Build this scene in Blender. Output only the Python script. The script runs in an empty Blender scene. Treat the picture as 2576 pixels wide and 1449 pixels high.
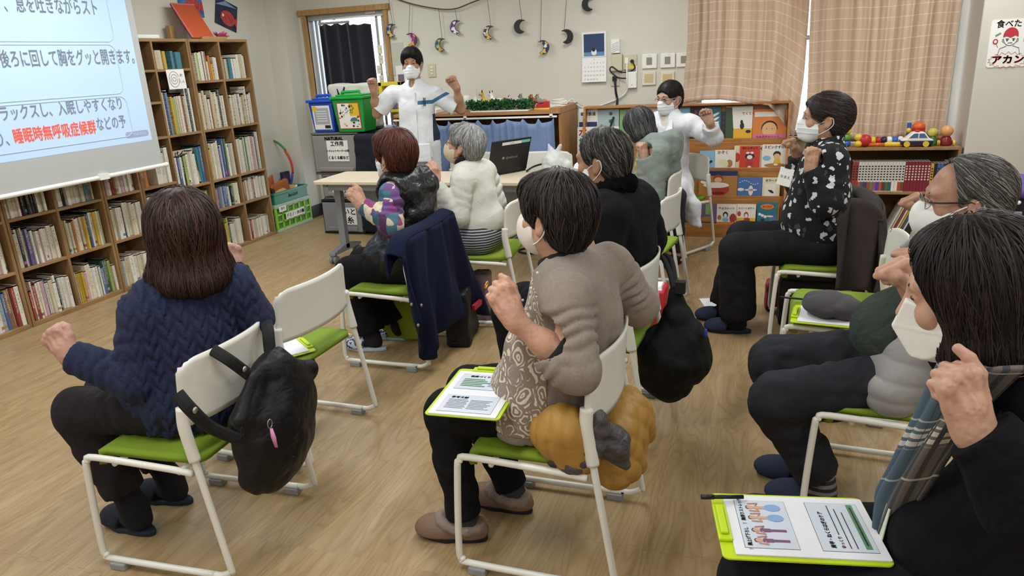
import bpy, bmesh, math, random
import numpy as np
from mathutils import Vector, Matrix
from mathutils.kdtree import KDTree
random.seed(7); RNG = np.random.default_rng(7)
SC = bpy.context.scene; COL = SC.collection
PI = math.pi
# ---------------------------------------------------------------- camera
YAW, PITCH, ROLL = [math.radians(a) for a in (19.572, 17.572, -3.064)]
FPX, CAMZ = 1822.5, 1.60
_f = np.array([-math.sin(YAW)*math.cos(PITCH), math.cos(YAW)*math.cos(PITCH), -math.sin(PITCH)])
_r = np.array([math.cos(YAW), math.sin(YAW), 0]); _u = np.cross(_r, _f)
_r, _u = math.cos(ROLL)*_r+math.sin(ROLL)*_u, -math.sin(ROLL)*_r+math.cos(ROLL)*_u
CAM = np.array([0, 0, CAMZ])
cd = bpy.data.cameras.new('camera'); cam = bpy.data.objects.new('camera', cd); COL.objects.link(cam)
cd.sensor_width = 36; cd.lens = FPX/2576*36; cd.clip_start = .05
cam.matrix_world = Matrix(((_r[0], _u[0], -_f[0], 0), (_r[1], _u[1], -_f[1], 0), (_r[2], _u[2], -_f[2], CAMZ), (0, 0, 0, 1)))
SC.camera = cam
def ray(x, y): return _f*FPX+_r*(x-1288)-_u*(y-724.5)
def atz(x, y, z): d = ray(x, y); return CAM+d*(z-CAMZ)/d[2]
def aty(x, y, Y): d = ray(x, y); return CAM+d*Y/d[1]
def atx(x, y, X): d = ray(x, y); return CAM+d*X/d[0]
def atp(x, y, p, n):
    d = ray(x, y); n = np.array(n, float); return CAM+d*((np.array(p, float)-CAM)@n)/(d@n)
# ---------------------------------------------------------------- light
VS = SC.view_settings
VS.view_transform = 'Standard'; VS.look = 'None'; VS.exposure = -0.05; VS.gamma = 1; VS.use_curve_mapping = False
wd = bpy.data.worlds.new('sky'); SC.world = wd; wd.use_nodes = True
wn = wd.node_tree.nodes; wb = wn['Background']; wb.inputs[0].default_value = (.78, .88, 1, 1); wb.inputs[1].default_value = 6.0
def area_light(name, loc, size, power, color=(1, 1, 1), rot=(0, 0, 0)):
    l = bpy.data.lights.new(name, 'AREA'); l.shape = 'RECTANGLE'; l.size, l.size_y = size; l.energy = power; l.color = color
    o = bpy.data.objects.new(name, l); COL.objects.link(o); o.location = loc; o.rotation_euler = rot
    return o
LAMPS = [(x, y) for x in (-3.6, -1.2, 1.4) for y in (-1.2, 1.2, 3.5, 5.5)]
for lx, ly in LAMPS: area_light('ceiling_lamp_light', (lx, ly, 2.6), (.28, 1.25), 28, (.95, .98, 1.0))
sunl = bpy.data.lights.new('sun', 'SUN'); sunl.energy = 3.5; sunl.angle = .02; sunl.color = (1, .93, .82)
suno = bpy.data.objects.new('sun', sunl); COL.objects.link(suno); suno.rotation_euler = (math.radians(-50), 0, math.radians(14))
# ---------------------------------------------------------------- materials
def srgb(h):
    if isinstance(h, str):
        h = h.lstrip('#'); c = [int(h[i:i+2], 16)/255 for i in (0, 2, 4)]
    else: c = [v/255 if max(h) > 1 else v for v in h]
    return tuple(v/12.92 if v <= .04045 else ((v+.055)/1.055)**2.4 for v in c)+(1,)
class NT:
    def __init__(s, name):
        s.m = bpy.data.materials.new(name); s.m.use_nodes = True; s.t = s.m.node_tree
        s.b = s.t.nodes['Principled BSDF']
    def n(s, typ, **kw):
        nd = s.t.nodes.new('ShaderNode'+typ)
        for k, v in kw.items():
            if k.startswith('_'): setattr(nd, k[1:], v)
            else:
                key = int(k[1:]) if k[0] == 'i' and k[1:].isdigit() else k.replace('__', ' ')
                sk = nd.inputs[key]
                if hasattr(v, 'is_linked') or isinstance(v, bpy.types.NodeSocket): s.t.links.new(v, sk)
                else: sk.default_value = v
        return nd
    def l(s, a, b): s.t.links.new(a, b)
    def math(s, op, a, b=0, c=0, clamp=False):
        nd = s.t.nodes.new('ShaderNodeMath'); nd.operation = op; nd.use_clamp = clamp
        for i, v in enumerate((a, b, c)):
            if isinstance(v, bpy.types.NodeSocket): s.l(v, nd.inputs[i])
            else: nd.inputs[i].default_value = v
        return nd.outputs[0]
    def mix(s, fac, a, b):
        nd = s.t.nodes.new('ShaderNodeMix'); nd.data_type = 'RGBA'
        for sk, v in ((nd.inputs[0], fac), (nd.inputs[6], a), (nd.inputs[7], b)):
            if isinstance(v, bpy.types.NodeSocket): s.l(v, sk)
            else: sk.default_value = v
        return nd.outputs[2]
    def obj(s): return s.n('TexCoord').outputs['Object']
    def sep(s, v): return s.n('SeparateXYZ', i0=v).outputs
    def scaled(s, v, sc): return s.n('Mapping', Vector=v, Scale=sc).outputs[0]
    def noise(s, v, scale, detail=3, rough=.55, dist=0): return s.n('TexNoise', Vector=v, Scale=scale, Detail=detail, Roughness=rough, Distortion=dist).outputs[0]
    def ramp(s, v, stops):
        nd = s.n('ValToRGB', i0=v); cr = nd.color_ramp
        while len(cr.elements) < len(stops): cr.elements.new(.5)
        for e, (p, c) in zip(cr.elements, stops): e.position = p; e.color = c
        return nd.outputs[0]
    def base(s, c):
        if isinstance(c, bpy.types.NodeSocket): s.l(c, s.b.inputs['Base Color'])
        else: s.b.inputs['Base Color'].default_value = c
    def bump(s, h, strength=.3, dist=.01):
        nd = s.n('Bump', Strength=strength, Distance=dist, Height=h); s.l(nd.outputs[0], s.b.inputs['Normal'])
MATS = {}
def M(name, color='#808080', rough=.6, bump=None, wr=None, var=0, metal=0, spec=.4, sheen=0, alpha=1, trans=0, emit=None, sss=0, stretch=(1, 1, 1), vs=8):
    if name in MATS: return MATS[name]
    t = NT(name); MATS[name] = t.m; c = srgb(color); t.base(c)
    b = t.b.inputs; b['Roughness'].default_value = rough; b['Metallic'].default_value = metal; b['Specular IOR Level'].default_value = spec
    if sheen: b['Sheen Weight'].default_value = sheen; b['Sheen Roughness'].default_value = .6
    if alpha < 1: b['Alpha'].default_value = alpha
    if trans: b['Transmission Weight'].default_value = trans
    if sss: b['Subsurface Weight'].default_value = sss; b['Subsurface Radius'].default_value = (.012, .004, .002); b['Subsurface Scale'].default_value = .6
    if emit: b['Emission Color'].default_value = c; b['Emission Strength'].default_value = emit
    if var or bump or wr: co = t.scaled(t.obj(), stretch)
    if var:
        f = t.noise(co, vs, 4); k = t.ramp(f, [(.3, (1-var,)*3+(1,)), (.7, (1+var,)*3+(1,))])
        mx = t.n('Mix', _data_type='RGBA', _blend_type='MULTIPLY'); mx.inputs[0].default_value = 1; mx.inputs[6].default_value = c; t.l(k, mx.inputs[7]); t.base(mx.outputs[2])
    if bump: t.bump(t.noise(co, bump[0], 4), bump[1], bump[2] if len(bump) > 2 else .004)
    if wr: wrinkle(t, wr, co)
    return t.m
def wrinkle(t, wr, co=None):
    """creases: rounded ridges with sharp valleys, laid under any fine bump"""
    co = co or t.obj(); h = 0
    for sc, st, w in ((wr[0], (1, 1, .55), 1), (wr[0]*1.1, (.5, 1.2, 1), .8), (wr[0]*2.3, (1, .7, 1), .45)):
        n = t.noise(t.scaled(co, st), sc, 2, .5, .5); h = t.math('ADD', h, t.math('MULTIPLY', t.math('ABSOLUTE', t.math('SUBTRACT', n, .5)), w*2))
    nd = t.n('Bump', Strength=wr[1], Distance=wr[2], Height=h); old = t.b.inputs['Normal']
    if old.is_linked: t.l(nd.outputs[0], old.links[0].from_node.inputs['Normal'])
    else: t.l(nd.outputs[0], old)
# ---------------------------------------------------------------- mesh building
def link(o, parent=None):
    COL.objects.link(o)
    if parent: o.parent = parent
    return o
def tag(o, label=None, cat=None, group=None, kind=None):
    for k, v in (('label', label), ('category', cat), ('group', group), ('kind', kind)):
        if v: o[k] = v
    return o
def empty(name, loc, label, cat, rz=0, group=None):
    o = bpy.data.objects.new(name, None); o.empty_display_size = .1; link(o); o.location = loc; o.rotation_euler = (0, 0, rz)
    return tag(o, label, cat, group)
def np_mesh(name, v, faces, mats, parent=None, smooth=True, mi=None):
    """v (N,3); faces (M,4|3) int array or list of such arrays"""
    me = bpy.data.meshes.new(name); v = np.asarray(v, np.float32)
    fl = faces if isinstance(faces, list) else [faces]
    fl = [np.asarray(f, np.int32) for f in fl if len(f)]
    me.vertices.add(len(v)); me.vertices.foreach_set('co', v.ravel())
    li = np.concatenate([f.ravel() for f in fl]); tot = np.concatenate([np.full(len(f), f.shape[1], np.int32) for f in fl])
    me.loops.add(len(li)); me.loops.foreach_set('vertex_index', li)
    me.polygons.add(len(tot)); st = np.concatenate([[0], np.cumsum(tot)[:-1]]).astype(np.int32)
    me.polygons.foreach_set('loop_start', st); me.polygons.foreach_set('loop_total', tot)
    if mi is not None: me.polygons.foreach_set('material_index', np.asarray(mi, np.int32))
    me.polygons.foreach_set('use_smooth', np.full(len(tot), smooth))
    me.update(calc_edges=True); me.validate()
    for m in (mats if isinstance(mats, (list, tuple)) else [mats]): me.materials.append(m)
    return link(bpy.data.objects.new(name, me), parent)
class MB:
    def __init__(s): s.v = []; s.f = []; s.m = []
    def add(s, vs, fs, mi=0):
        o = len(s.v); s.v += [tuple(map(float, p)) for p in vs]; s.f += [[i+o for i in f] for f in fs]; s.m += [mi]*len(fs); return s
    def box(s, c, d, R=None, mi=0, taper=1):
        """c centre, d full size; R 3x3 (rows->cols axes)"""
        vs = []
        for z in (-1, 1):
            for y in (-1, 1):
                for x in (-1, 1):
                    k = taper if z > 0 else 1
                    p = np.array((x*d[0]/2*k, y*d[1]/2*k, z*d[2]/2))
                    if R is not None: p = np.asarray(R)@p
                    vs.append(p+np.array(c, float))
        return s.add(vs, [(0, 2, 3, 1), (4, 5, 7, 6), (0, 1, 5, 4), (2, 6, 7, 3), (0, 4, 6, 2), (1, 3, 7, 5)], mi)
    def bb(s, a, b, mi=0):
        a = np.array(a, float); b = np.array(b, float); return s.box((a+b)/2, np.abs(b-a), mi=mi)
    def tube(s, pts, r, n=8, closed=False, mi=0, flat=1, up=None):
        pts = [np.array(p, float) for p in pts]; N = len(pts); vs = []; fs = []
        rs = r if isinstance(r, (list, tuple, np.ndarray)) else [r]*N; prev = None
        for i, p in enumerate(pts):
            a = pts[(i-1) % N] if (closed or i > 0) else p; b = pts[(i+1) % N] if (closed or i < N-1) else p
            t = b-a; t = t/(np.linalg.norm(t)+1e-12)
            if prev is None:
                x = np.array(up, float) if up is not None else (np.array((0, 0, 1.)) if abs(t[2]) < .9 else np.array((1., 0, 0)))
            else: x = prev
            x = x-t*(x@t); x /= np.linalg.norm(x)+1e-12; prev = x; y = np.cross(t, x)
            for k in range(n):
                w = 2*PI*k/n; vs.append(p+rs[i]*(math.cos(w)*x+flat*math.sin(w)*y))
        for i in range(N if closed else N-1):
            for k in range(n):
                a = i*n+k; b = i*n+(k+1) % n; c = ((i+1) % N)*n; fs.append((a, b, c+(k+1) % n, c+k))
        if not closed: fs.append(tuple(range(n-1, -1, -1))); fs.append(tuple((N-1)*n+k for k in range(n)))
        return s.add(vs, fs, mi)
    def cyl(s, a, b, r, n=16, mi=0, r2=None): return s.tube([a, b], [r, r if r2 is None else r2], n, mi=mi)
    def lathe(s, prof, c=(0, 0, 0), n=20, mi=0, R=None):
        vs = []; fs = []
        for (r, z) in prof:
            for k in range(n):
                p = np.array((r*math.cos(2*PI*k/n), r*math.sin(2*PI*k/n), z))
                vs.append((p if R is None else np.asarray(R)@p)+np.array(c, float))
        for i in range(len(prof)-1):
            for k in range(n): fs.append((i*n+k, i*n+(k+1) % n, (i+1)*n+(k+1) % n, (i+1)*n+k))
        fs.append(tuple(range(n-1, -1, -1))); fs.append(tuple((len(prof)-1)*n+k for k in range(n)))
        return s.add(vs, fs, mi)
    def ell(s, c, r, n=16, mi=0, R=None):
        h = n//2; return s.lathe([(math.sin(PI*min(max(i/h, .02), .98)), -math.cos(PI*min(max(i/h, .02), .98))) for i in range(h+1)], c, n, mi, (np.eye(3) if R is None else np.asarray(R))@np.diag(r))
    def prism(s, poly, o, ex, ey, ez, mi=0):
        """2-D polygon extruded: point = o + x*ex + y*ey, thickness vector ez"""
        o, ex, ey, ez = [np.array(q, float) for q in (o, ex, ey, ez)]; n = len(poly)
        if np.cross(ex, ey)@ez < 0: o = o+ez; ez = -ez
        vs = [o+p[0]*ex+p[1]*ey for p in poly]+[o+p[0]*ex+p[1]*ey+ez for p in poly]
        return s.add(vs, [tuple(range(n-1, -1, -1)), tuple(range(n, 2*n))]+[(i, (i+1) % n, n+(i+1) % n, n+i) for i in range(n)], mi)
    def grid(s, fn, nu, nv, mi=0, thick=0):
        P = np.array([[fn(i/nu, j/nv) for j in range(nv+1)] for i in range(nu+1)], float)
        fs = [(i*(nv+1)+j, (i+1)*(nv+1)+j, (i+1)*(nv+1)+j+1, i*(nv+1)+j+1) for i in range(nu) for j in range(nv)]
        if not thick: return s.add(P.reshape(-1, 3), fs, mi)
        du = np.gradient(P, axis=0); dv = np.gradient(P, axis=1); nn = np.cross(du, dv); nn /= np.linalg.norm(nn, axis=2, keepdims=True)+1e-9
        A = P+nn*thick/2; B = P-nn*thick/2; K = (nu+1)*(nv+1)
        f2 = fs+[tuple(K+i for i in reversed(f)) for f in fs]
        bd = [(i, 0) for i in range(nu+1)]+[(nu, j) for j in range(1, nv+1)]+[(i, nv) for i in range(nu-1, -1, -1)]+[(0, j) for j in range(nv-1, 0, -1)]
        bi = [i*(nv+1)+j for i, j in bd]
        f2 += [(bi[(k+1) % len(bi)], bi[k], K+bi[k], K+bi[(k+1) % len(bi)]) for k in range(len(bi))]
        return s.add(np.concatenate([A.reshape(-1, 3), B.reshape(-1, 3)]), f2, mi)
    def build(s, name, mats, parent=None, smooth=False, bevel=0, seg=2):
        me = bpy.data.meshes.new(name); me.from_pydata(s.v, [], s.f)
        for m in (mats if isinstance(mats, (list, tuple)) else [mats]): me.materials.append(m)
        me.polygons.foreach_set('material_index', s.m); me.polygons.foreach_set('use_smooth', [bool(smooth)]*len(s.f)); me.update()
        o = link(bpy.data.objects.new(name, me), parent)
        if bevel:
            b = o.modifiers.new('bevel', 'BEVEL'); b.width = bevel; b.segments = seg; b.limit_method = 'ANGLE'; b.angle_limit = .7; b.harden_normals = False
        return o
def struct(o): o['kind'] = 'structure'; return o
def part(name, mats, parent, fn, **kw):
    m = MB(); fn(m); return m.build(name, mats, parent, **kw)
def copy_tree(o, parent=None):
    c = o.copy(); link(c, parent)
    for ch in o.children: copy_tree(ch, c)
    return c
def rounded(w, h, r, n=5, cx=0, cy=0):
    return [(cx+sx*(w/2-r)+r*math.cos(a), cy+sy*(h/2-r)+r*math.sin(a)) for sx, sy, a0 in ((1, 1, 0), (-1, 1, PI/2), (-1, -1, PI), (1, -1, 1.5*PI)) for a in [a0+PI/2*i/n for i in range(n+1)]]
def spl(pts, n=6, closed=False):
    """Catmull-Rom through points"""
    P = [np.array(p, float) for p in pts]; N = len(P); out = []
    for i in range(N if closed else N-1):
        if closed: a, b, c, d = P[(i-1) % N], P[i], P[(i+1) % N], P[(i+2) % N]
        else: a, b, c, d = P[max(i-1, 0)], P[i], P[i+1], P[min(i+2, N-1)]
        for k in range(n):
            t = k/n; out.append(.5*(2*b+(c-a)*t+(2*a-5*b+4*c-d)*t*t+(3*b-a-3*c+d)*t**3))
    if not closed: out.append(P[-1])
    return out
_dg = None
def text_data(body, size, depth=0.0, bold=0.0, align='CENTER'):
    c = bpy.data.curves.new('txt', 'FONT'); c.body = body; c.size = size; c.extrude = depth; c.align_x = align; c.align_y = 'CENTER'; c.resolution_u = 2
    o = bpy.data.objects.new('txt', c); COL.objects.link(o)
    dg = bpy.context.evaluated_depsgraph_get(); me = bpy.data.meshes.new_from_object(o.evaluated_get(dg))
    v = np.array([q.co[:] for q in me.vertices]).reshape(-1, 3); f = [tuple(p.vertices) for p in me.polygons]
    if bold and len(v):
        n = len(v); cs = [(0, 0, 0)]+[(bold*a, bold*b, 1e-5*k) for k, (a, b) in enumerate(((1, .4), (-1, -.4), (.4, -1), (-.4, 1)), 1)]; f = [tuple(i+n*k for i in q) for k in range(5) for q in f]; v = np.concatenate([v+np.array(c_) for c_ in cs])
    bpy.data.objects.remove(o); bpy.data.curves.remove(c); bpy.data.meshes.remove(me)
    return v, f
def put_text(mb, body, o, ex, ey, size, mi=0, bold=0.0, align='CENTER', wx=1, off=.0012):
    """letters laid flat in the plane o + x ex + y ey, lifted by off along the normal"""
    ex, ey = np.array(ex, float), np.array(ey, float); n = np.cross(ex, ey); n /= np.linalg.norm(n)
    v, f = text_data(body, size, 0, bold, align)
    if len(v): mb.add([np.array(o, float)+p[0]*ex*wx+p[1]*ey+n*off for p in v], f, mi)
def strip(mb, o, ex, ey, x0, y0, x1, y1, mi=0, off=.001):
    ex, ey = np.array(ex, float), np.array(ey, float); n = np.cross(ex, ey); n /= np.linalg.norm(n); o = np.array(o, float)+n*off
    mb.add([o+x*ex+y*ey for x, y in ((x0, y0), (x1, y0), (x1, y1), (x0, y1))], [(0, 1, 2, 3)], mi)
def blob(mb, o, ex, ey, cx, cy, rx, ry, mi=0, off=.0012, n=16, rot=0, a0=0, a1=2*PI):
    ex, ey = np.array(ex, float), np.array(ey, float); nn = np.cross(ex, ey); nn /= np.linalg.norm(nn); o = np.array(o, float)+nn*off
    ps = []
    for k in range(n):
        a = a0+(a1-a0)*k/(n if a1-a0 > 6.2 else n-1); x, y = rx*math.cos(a), ry*math.sin(a)
        ps.append(o+(cx+x*math.cos(rot)-y*math.sin(rot))*ex+(cy+x*math.sin(rot)+y*math.cos(rot))*ey)
    mb.add(ps, [tuple(range(n))], mi)
def poly(mb, o, ex, ey, pts, mi=0, off=.0012):
    ex, ey = np.array(ex, float), np.array(ey, float); nn = np.cross(ex, ey); nn /= np.linalg.norm(nn); o = np.array(o, float)+nn*off
    mb.add([o+x*ex+y*ey for x, y in pts], [tuple(range(len(pts)))], mi)
# ---------------------------------------------------------------- implicit surfaces (smooth unions meshed by surface nets)
def vnoise(P, seed=0):
    P = np.asarray(P, np.float64)+seed*17.31; i = np.floor(P).astype(np.int64); f = P-i; f = f*f*(3-2*f); out = 0
    def h(a, b, c):
        n = (a*374761393+b*668265263+c*2147483647+seed*974711) & 0x7fffffff
        n = ((n ^ (n >> 13))*1274126177) & 0x7fffffff; return ((n ^ (n >> 16)) & 0xffff)/32767.5-1
    for dx in (0, 1):
        for dy in (0, 1):
            for dz in (0, 1):
                w = (f[:, 0] if dx else 1-f[:, 0])*(f[:, 1] if dy else 1-f[:, 1])*(f[:, 2] if dz else 1-f[:, 2])
                out = out+w*h(i[:, 0]+dx, i[:, 1]+dy, i[:, 2]+dz)
    return out
def fbm(P, seed=0, o=2): return sum(vnoise(P*2**k, seed+k)*.5**k for k in range(o))
def V(*a): return np.array(a, float)
def nrm(v): v = np.array(v, float); return v/(np.linalg.norm(v)+1e-12)
class SDF:
    def __init__(s): s.ops = []; s.dd = []
    def cone(s, a, b, ra, rb=None, k=.03, sub=False, fold=None, flat=None):
        s.ops.append(('c', np.array(a, float), np.array(b, float), ra, ra if rb is None else rb, k, sub, fold, flat)); return s
    def chain(s, pts, rs, k=.03, **kw):
        for i in range(len(pts)-1): s.cone(pts[i], pts[i+1], rs[i], rs[i+1], k, **kw)
        return s
    def ell(s, c, r, R=None, k=.03, sub=False): s.ops.append(('e', np.array(c, float), np.array(r, float), np.eye(3) if R is None else np.array(R, float), k, sub)); return s
    def rbox(s, c, h, rad=.01, R=None, k=.01, sub=False): s.ops.append(('b', np.array(c, float), np.array(h, float), rad, np.eye(3) if R is None else np.array(R, float), k, sub)); return s
    def cut(s, p, n, k=.0, near=None): s.ops.append(('p', np.array(p, float), nrm(n), k, near)); return s
    def disp(s, fn): s.dd.append(fn); return s
    def bounds(s):
        lo = np.full(3, 1e9); hi = -lo
        for o in s.ops:
            if o[0] == 'c' and not o[6]:
                m = max(o[3], o[4]); lo = np.minimum(lo, np.minimum(o[1], o[2])-m); hi = np.maximum(hi, np.maximum(o[1], o[2])+m)
            elif o[0] == 'e' and not o[5]: m = o[2].max(); lo = np.minimum(lo, o[1]-m); hi = np.maximum(hi, o[1]+m)
            elif o[0] == 'b' and not o[6]: m = np.linalg.norm(o[2])+o[3]; lo = np.minimum(lo, o[1]-m); hi = np.maximum(hi, o[1]+m)
        return lo, hi
    def mesh(s, vox):
        lo, hi = s.bounds(); lo = lo-4*vox-.012; hi = hi+4*vox+.012
        n = np.ceil((hi-lo)/vox).astype(int)+1; ax = [(lo[i]+vox*np.arange(n[i])).astype(np.float32) for i in range(3)]
        D = np.full(n, 1.0, np.float32)
        def sl(c0, c1, pad):
            r = []
            for i in range(3):
                a = max(0, int((c0[i]-pad-lo[i])/vox)); b = min(n[i], int((c1[i]+pad-lo[i])/vox)+2)
                if b <= a: return None
                r.append(slice(a, b))
            return tuple(r)
        for o in s.ops:
            if o[0] == 'p':
                _, p, nn, k, near = o; q = sl(near[0]-near[1], near[0]+near[1], 0) if near else (slice(None),)*3
                if q is None: continue
                X, Y, Z = np.meshgrid(*[ax[i][q[i]] for i in range(3)], indexing='ij', sparse=True)
                d = ((X-p[0])*nn[0]+(Y-p[1])*nn[1]+(Z-p[2])*nn[2]).astype(np.float32)
                if near: 
                    w = np.sqrt((X-near[0][0])**2+(Y-near[0][1])**2+(Z-near[0][2])**2)
                    d = np.minimum(d, near[1]-w)
                D[q] = np.maximum(D[q], d); continue
            if o[0] == 'c': _, a, b, ra, rb, k, sub, fold, flat = o; m = max(ra, rb); q = sl(np.minimum(a, b)-m, np.maximum(a, b)+m, k+3*vox+.02)
            elif o[0] == 'e': _, c, r, R, k, sub = o; m = r.max(); q = sl(c-m, c+m, k+3*vox+.02)
            else: _, c, h, rad, R, k, sub = o; m = np.linalg.norm(h)+rad; q = sl(c-m, c+m, k+3*vox+.02)
            if q is None: continue
            X, Y, Z = np.meshgrid(*[ax[i][q[i]] for i in range(3)], indexing='ij', sparse=True)
            if o[0] == 'c':
                ba = b-a; L2 = ba@ba+1e-12; px, py, pz = X-a[0], Y-a[1], Z-a[2]
                t = np.clip((px*ba[0]+py*ba[1]+pz*ba[2])/L2, 0, 1)
                qx, qy, qz = px-t*ba[0], py-t*ba[1], pz-t*ba[2]
                if flat is not None:
                    fa, fs = flat; w = (qx*fa[0]+qy*fa[1]+qz*fa[2])*(1/fs-1); qx, qy, qz = qx+w*fa[0], qy+w*fa[1], qz+w*fa[2]
                rr = ra+(rb-ra)*t
                d = np.sqrt(qx*qx+qy*qy+qz*qz)-rr
                if flat is not None: d = d*min(1, flat[1])
                if fold:
                    amp, fr, ph = fold; L = math.sqrt(L2)
                    wob = np.sin((X*1.3+Y*.7+Z*.9)*21+ph)*.9+np.sin((X*-.8+Y*1.1+Z*.6)*37+ph*2)*.6
                    d = d-amp*(2.2*np.abs(np.sin(t*L*fr*PI+wob*.8+ph))-1.3)*(.6+.4*np.sin((X*1.7-Y+Z*.6)*17+ph))*np.sqrt(np.maximum(np.sin(t*PI), 0))
            elif o[0] == 'e':
                e = [(X-c[0])*R[0, i]+(Y-c[1])*R[1, i]+(Z-c[2])*R[2, i] for i in range(3)]
                k0 = np.sqrt(sum((e[i]/r[i])**2 for i in range(3))); k1 = np.sqrt(sum((e[i]/r[i]**2)**2 for i in range(3)))+1e-9
                d = k0*(k0-1)/k1
            else:
                e = [np.abs((X-c[0])*R[0, i]+(Y-c[1])*R[1, i]+(Z-c[2])*R[2, i])-h[i] for i in range(3)]
                d = np.sqrt(sum(np.maximum(v, 0)**2 for v in e))+np.minimum(np.maximum(np.maximum(e[0], e[1]), e[2]), 0)-rad
            A = D[q]; d = d.astype(np.float32)
            if sub:
                hh = np.maximum(k-np.abs(A+d), 0); D[q] = np.maximum(A, -d)+hh*hh/(4*k+1e-9)
            else:
                hh = np.maximum(k-np.abs(A-d), 0); D[q] = np.minimum(A, d)-hh*hh/(4*k+1e-9)
        if s.dd:
            I = np.argwhere(np.abs(D) < 2.5*vox+.022)
            P = np.stack([ax[i][I[:, i]] for i in range(3)], 1).astype(np.float64)
            t = D[I[:, 0], I[:, 1], I[:, 2]].astype(np.float64)
            for fn in s.dd: t = t-fn(P)
            D[I[:, 0], I[:, 1], I[:, 2]] = t
        return surface_nets(D, lo, vox)
def surface_nets(D, lo, vox):
    n = D.shape; S = D < 0
    c = S[:-1, :-1, :-1].astype(np.int8)*0
    for dx in (0, 1):
        for dy in (0, 1):
            for dz in (0, 1): c += S[dx:n[0]-1+dx, dy:n[1]-1+dy, dz:n[2]-1+dz]
    act = np.argwhere((c > 0) & (c < 8)); K = len(act)
    idx = np.full(c.shape, -1, np.int32); idx[act[:, 0], act[:, 1], act[:, 2]] = np.arange(K)
    acc = np.zeros((K, 3)); cnt = np.zeros(K)
    cor = [(a, b, d) for a in (0, 1) for b in (0, 1) for d in (0, 1)]
    val = {q: D[act[:, 0]+q[0], act[:, 1]+q[1], act[:, 2]+q[2]] for q in cor}
    for q in cor:
        for k in range(3):
            if q[k]: continue
            p = list(q); p[k] = 1; p = tuple(p); a, b = val[q], val[p]; m = (a < 0) != (b < 0)
            t = np.where(m, a/(np.where(m, a-b, 1)), 0); pos = np.zeros((K, 3)); pos[:] = q; pos[:, k] = t
            acc[m] += pos[m]; cnt[m] += 1
    v = lo+(act+acc/cnt[:, None])*vox; F = []
    for k in range(3):
        a, b = [(1, 2), (2, 0), (0, 1)][k]
        s0 = [slice(0, n[i]-1) for i in range(3)]; s1 = list(s0); s1[k] = slice(1, n[k])
        s0[a] = s1[a] = slice(1, n[a]-1); s0[b] = s1[b] = slice(1, n[b]-1)
        s0[k] = slice(0, n[k]-1)
        A, B = S[tuple(s0)], S[tuple(s1)]; E = np.argwhere(A != B)
        if not len(E): continue
        pol = A[E[:, 0], E[:, 1], E[:, 2]]
        base = E.copy(); base[:, a] += 1; base[:, b] += 1
        def g(da, db):
            q = base.copy(); q[:, a] -= da; q[:, b] -= db; return idx[q[:, 0], q[:, 1], q[:, 2]]
        quad = np.stack([g(1, 1), g(0, 1), g(0, 0), g(1, 0)], 1); quad[~pol] = quad[~pol][:, ::-1]; F.append(quad)
    F = np.concatenate(F) if F else np.zeros((0, 4), int); F = F[(F >= 0).all(1)]
    return v, F
def join(ms):
    vs, fs, o = [], [], 0
    for v, f in ms: vs.append(v); fs.append(f+o); o += len(v)
    return np.concatenate(vs), np.concatenate(fs)
def sdf_part(name, s, vox, mats, parent, mi=None):
    v, f = s.mesh(vox); return np_mesh(name, v, f, mats, parent)
# ================================================================ room shell
WY = 7.1; LX = -5.0; RX = 3.6; BY = -2.6; CZ = 2.75
def floor_mat():
    t = NT('oak_mat_floor'); co = t.obj(); x, y, z = t.sep(co)[:3]
    T = .6
    ix = t.math('FLOOR', t.math('DIVIDE', x, T)); iy = t.math('FLOOR', t.math('DIVIDE', t.math('ADD', y, .02), T))
    off = t.n('CombineXYZ', X=t.math('MULTIPLY', ix, 3.7), Y=t.math('MULTIPLY', iy, 5.3), Z=t.math('MULTIPLY', ix, 1.3))
    v = t.n('VectorMath', _operation='ADD', i0=co); t.l(off.outputs[0], v.inputs[1])
    st = t.scaled(v.outputs[0], (9, .9, 1))
    n1 = t.noise(st, 2.2, 5, .6, .6); n2 = t.noise(t.scaled(v.outputs[0], (60, 2.2, 1)), 2.5, 4, .7)
    rings = t.math('SINE', t.math('MULTIPLY', t.noise(t.scaled(v.outputs[0], (4.2, .55, 1)), 1.6, 2, .4), 120))
    c = t.ramp(n1, [(.25, srgb('#947c57')), (.5, srgb('#a88f68')), (.78, srgb('#b9a27d'))])
    c = t.mix(t.math('MULTIPLY', t.math('SMOOTH_MIN', n2, .6, .1), .40), c, srgb('#7d6341'))
    c = t.mix(t.math('MULTIPLY', t.math('POWER', t.math('MULTIPLY_ADD', rings, .5, .5), 4), .34), c, srgb('#7d613c'))
    # interlocking seams
    def seam(a, b):
        tooth = t.math('MULTIPLY_ADD', t.math('GREATER_THAN', t.math('FRACT', t.math('DIVIDE', b, .075)), .5), .012, 0)
        d = t.math('ABSOLUTE', t.math('SUBTRACT', t.math('FRACT', t.math('DIVIDE', t.math('ADD', a, tooth), T)), .5))
        return t.math('GREATER_THAN', d, .4978)
    sm = t.math('MAXIMUM', seam(t.math('ADD', y, .3+.02), x), seam(t.math('ADD', x, .3), y))
    c = t.mix(t.math('MULTIPLY', sm, .38), c, srgb('#6a4f31')); t.base(c)
    t.b.inputs['Roughness'].default_value = .42; t.b.inputs['Specular IOR Level'].default_value = .35
    t.bump(t.math('SUBTRACT', n2, t.math('MULTIPLY', sm, 2)), .12, .002); return t.m
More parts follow.
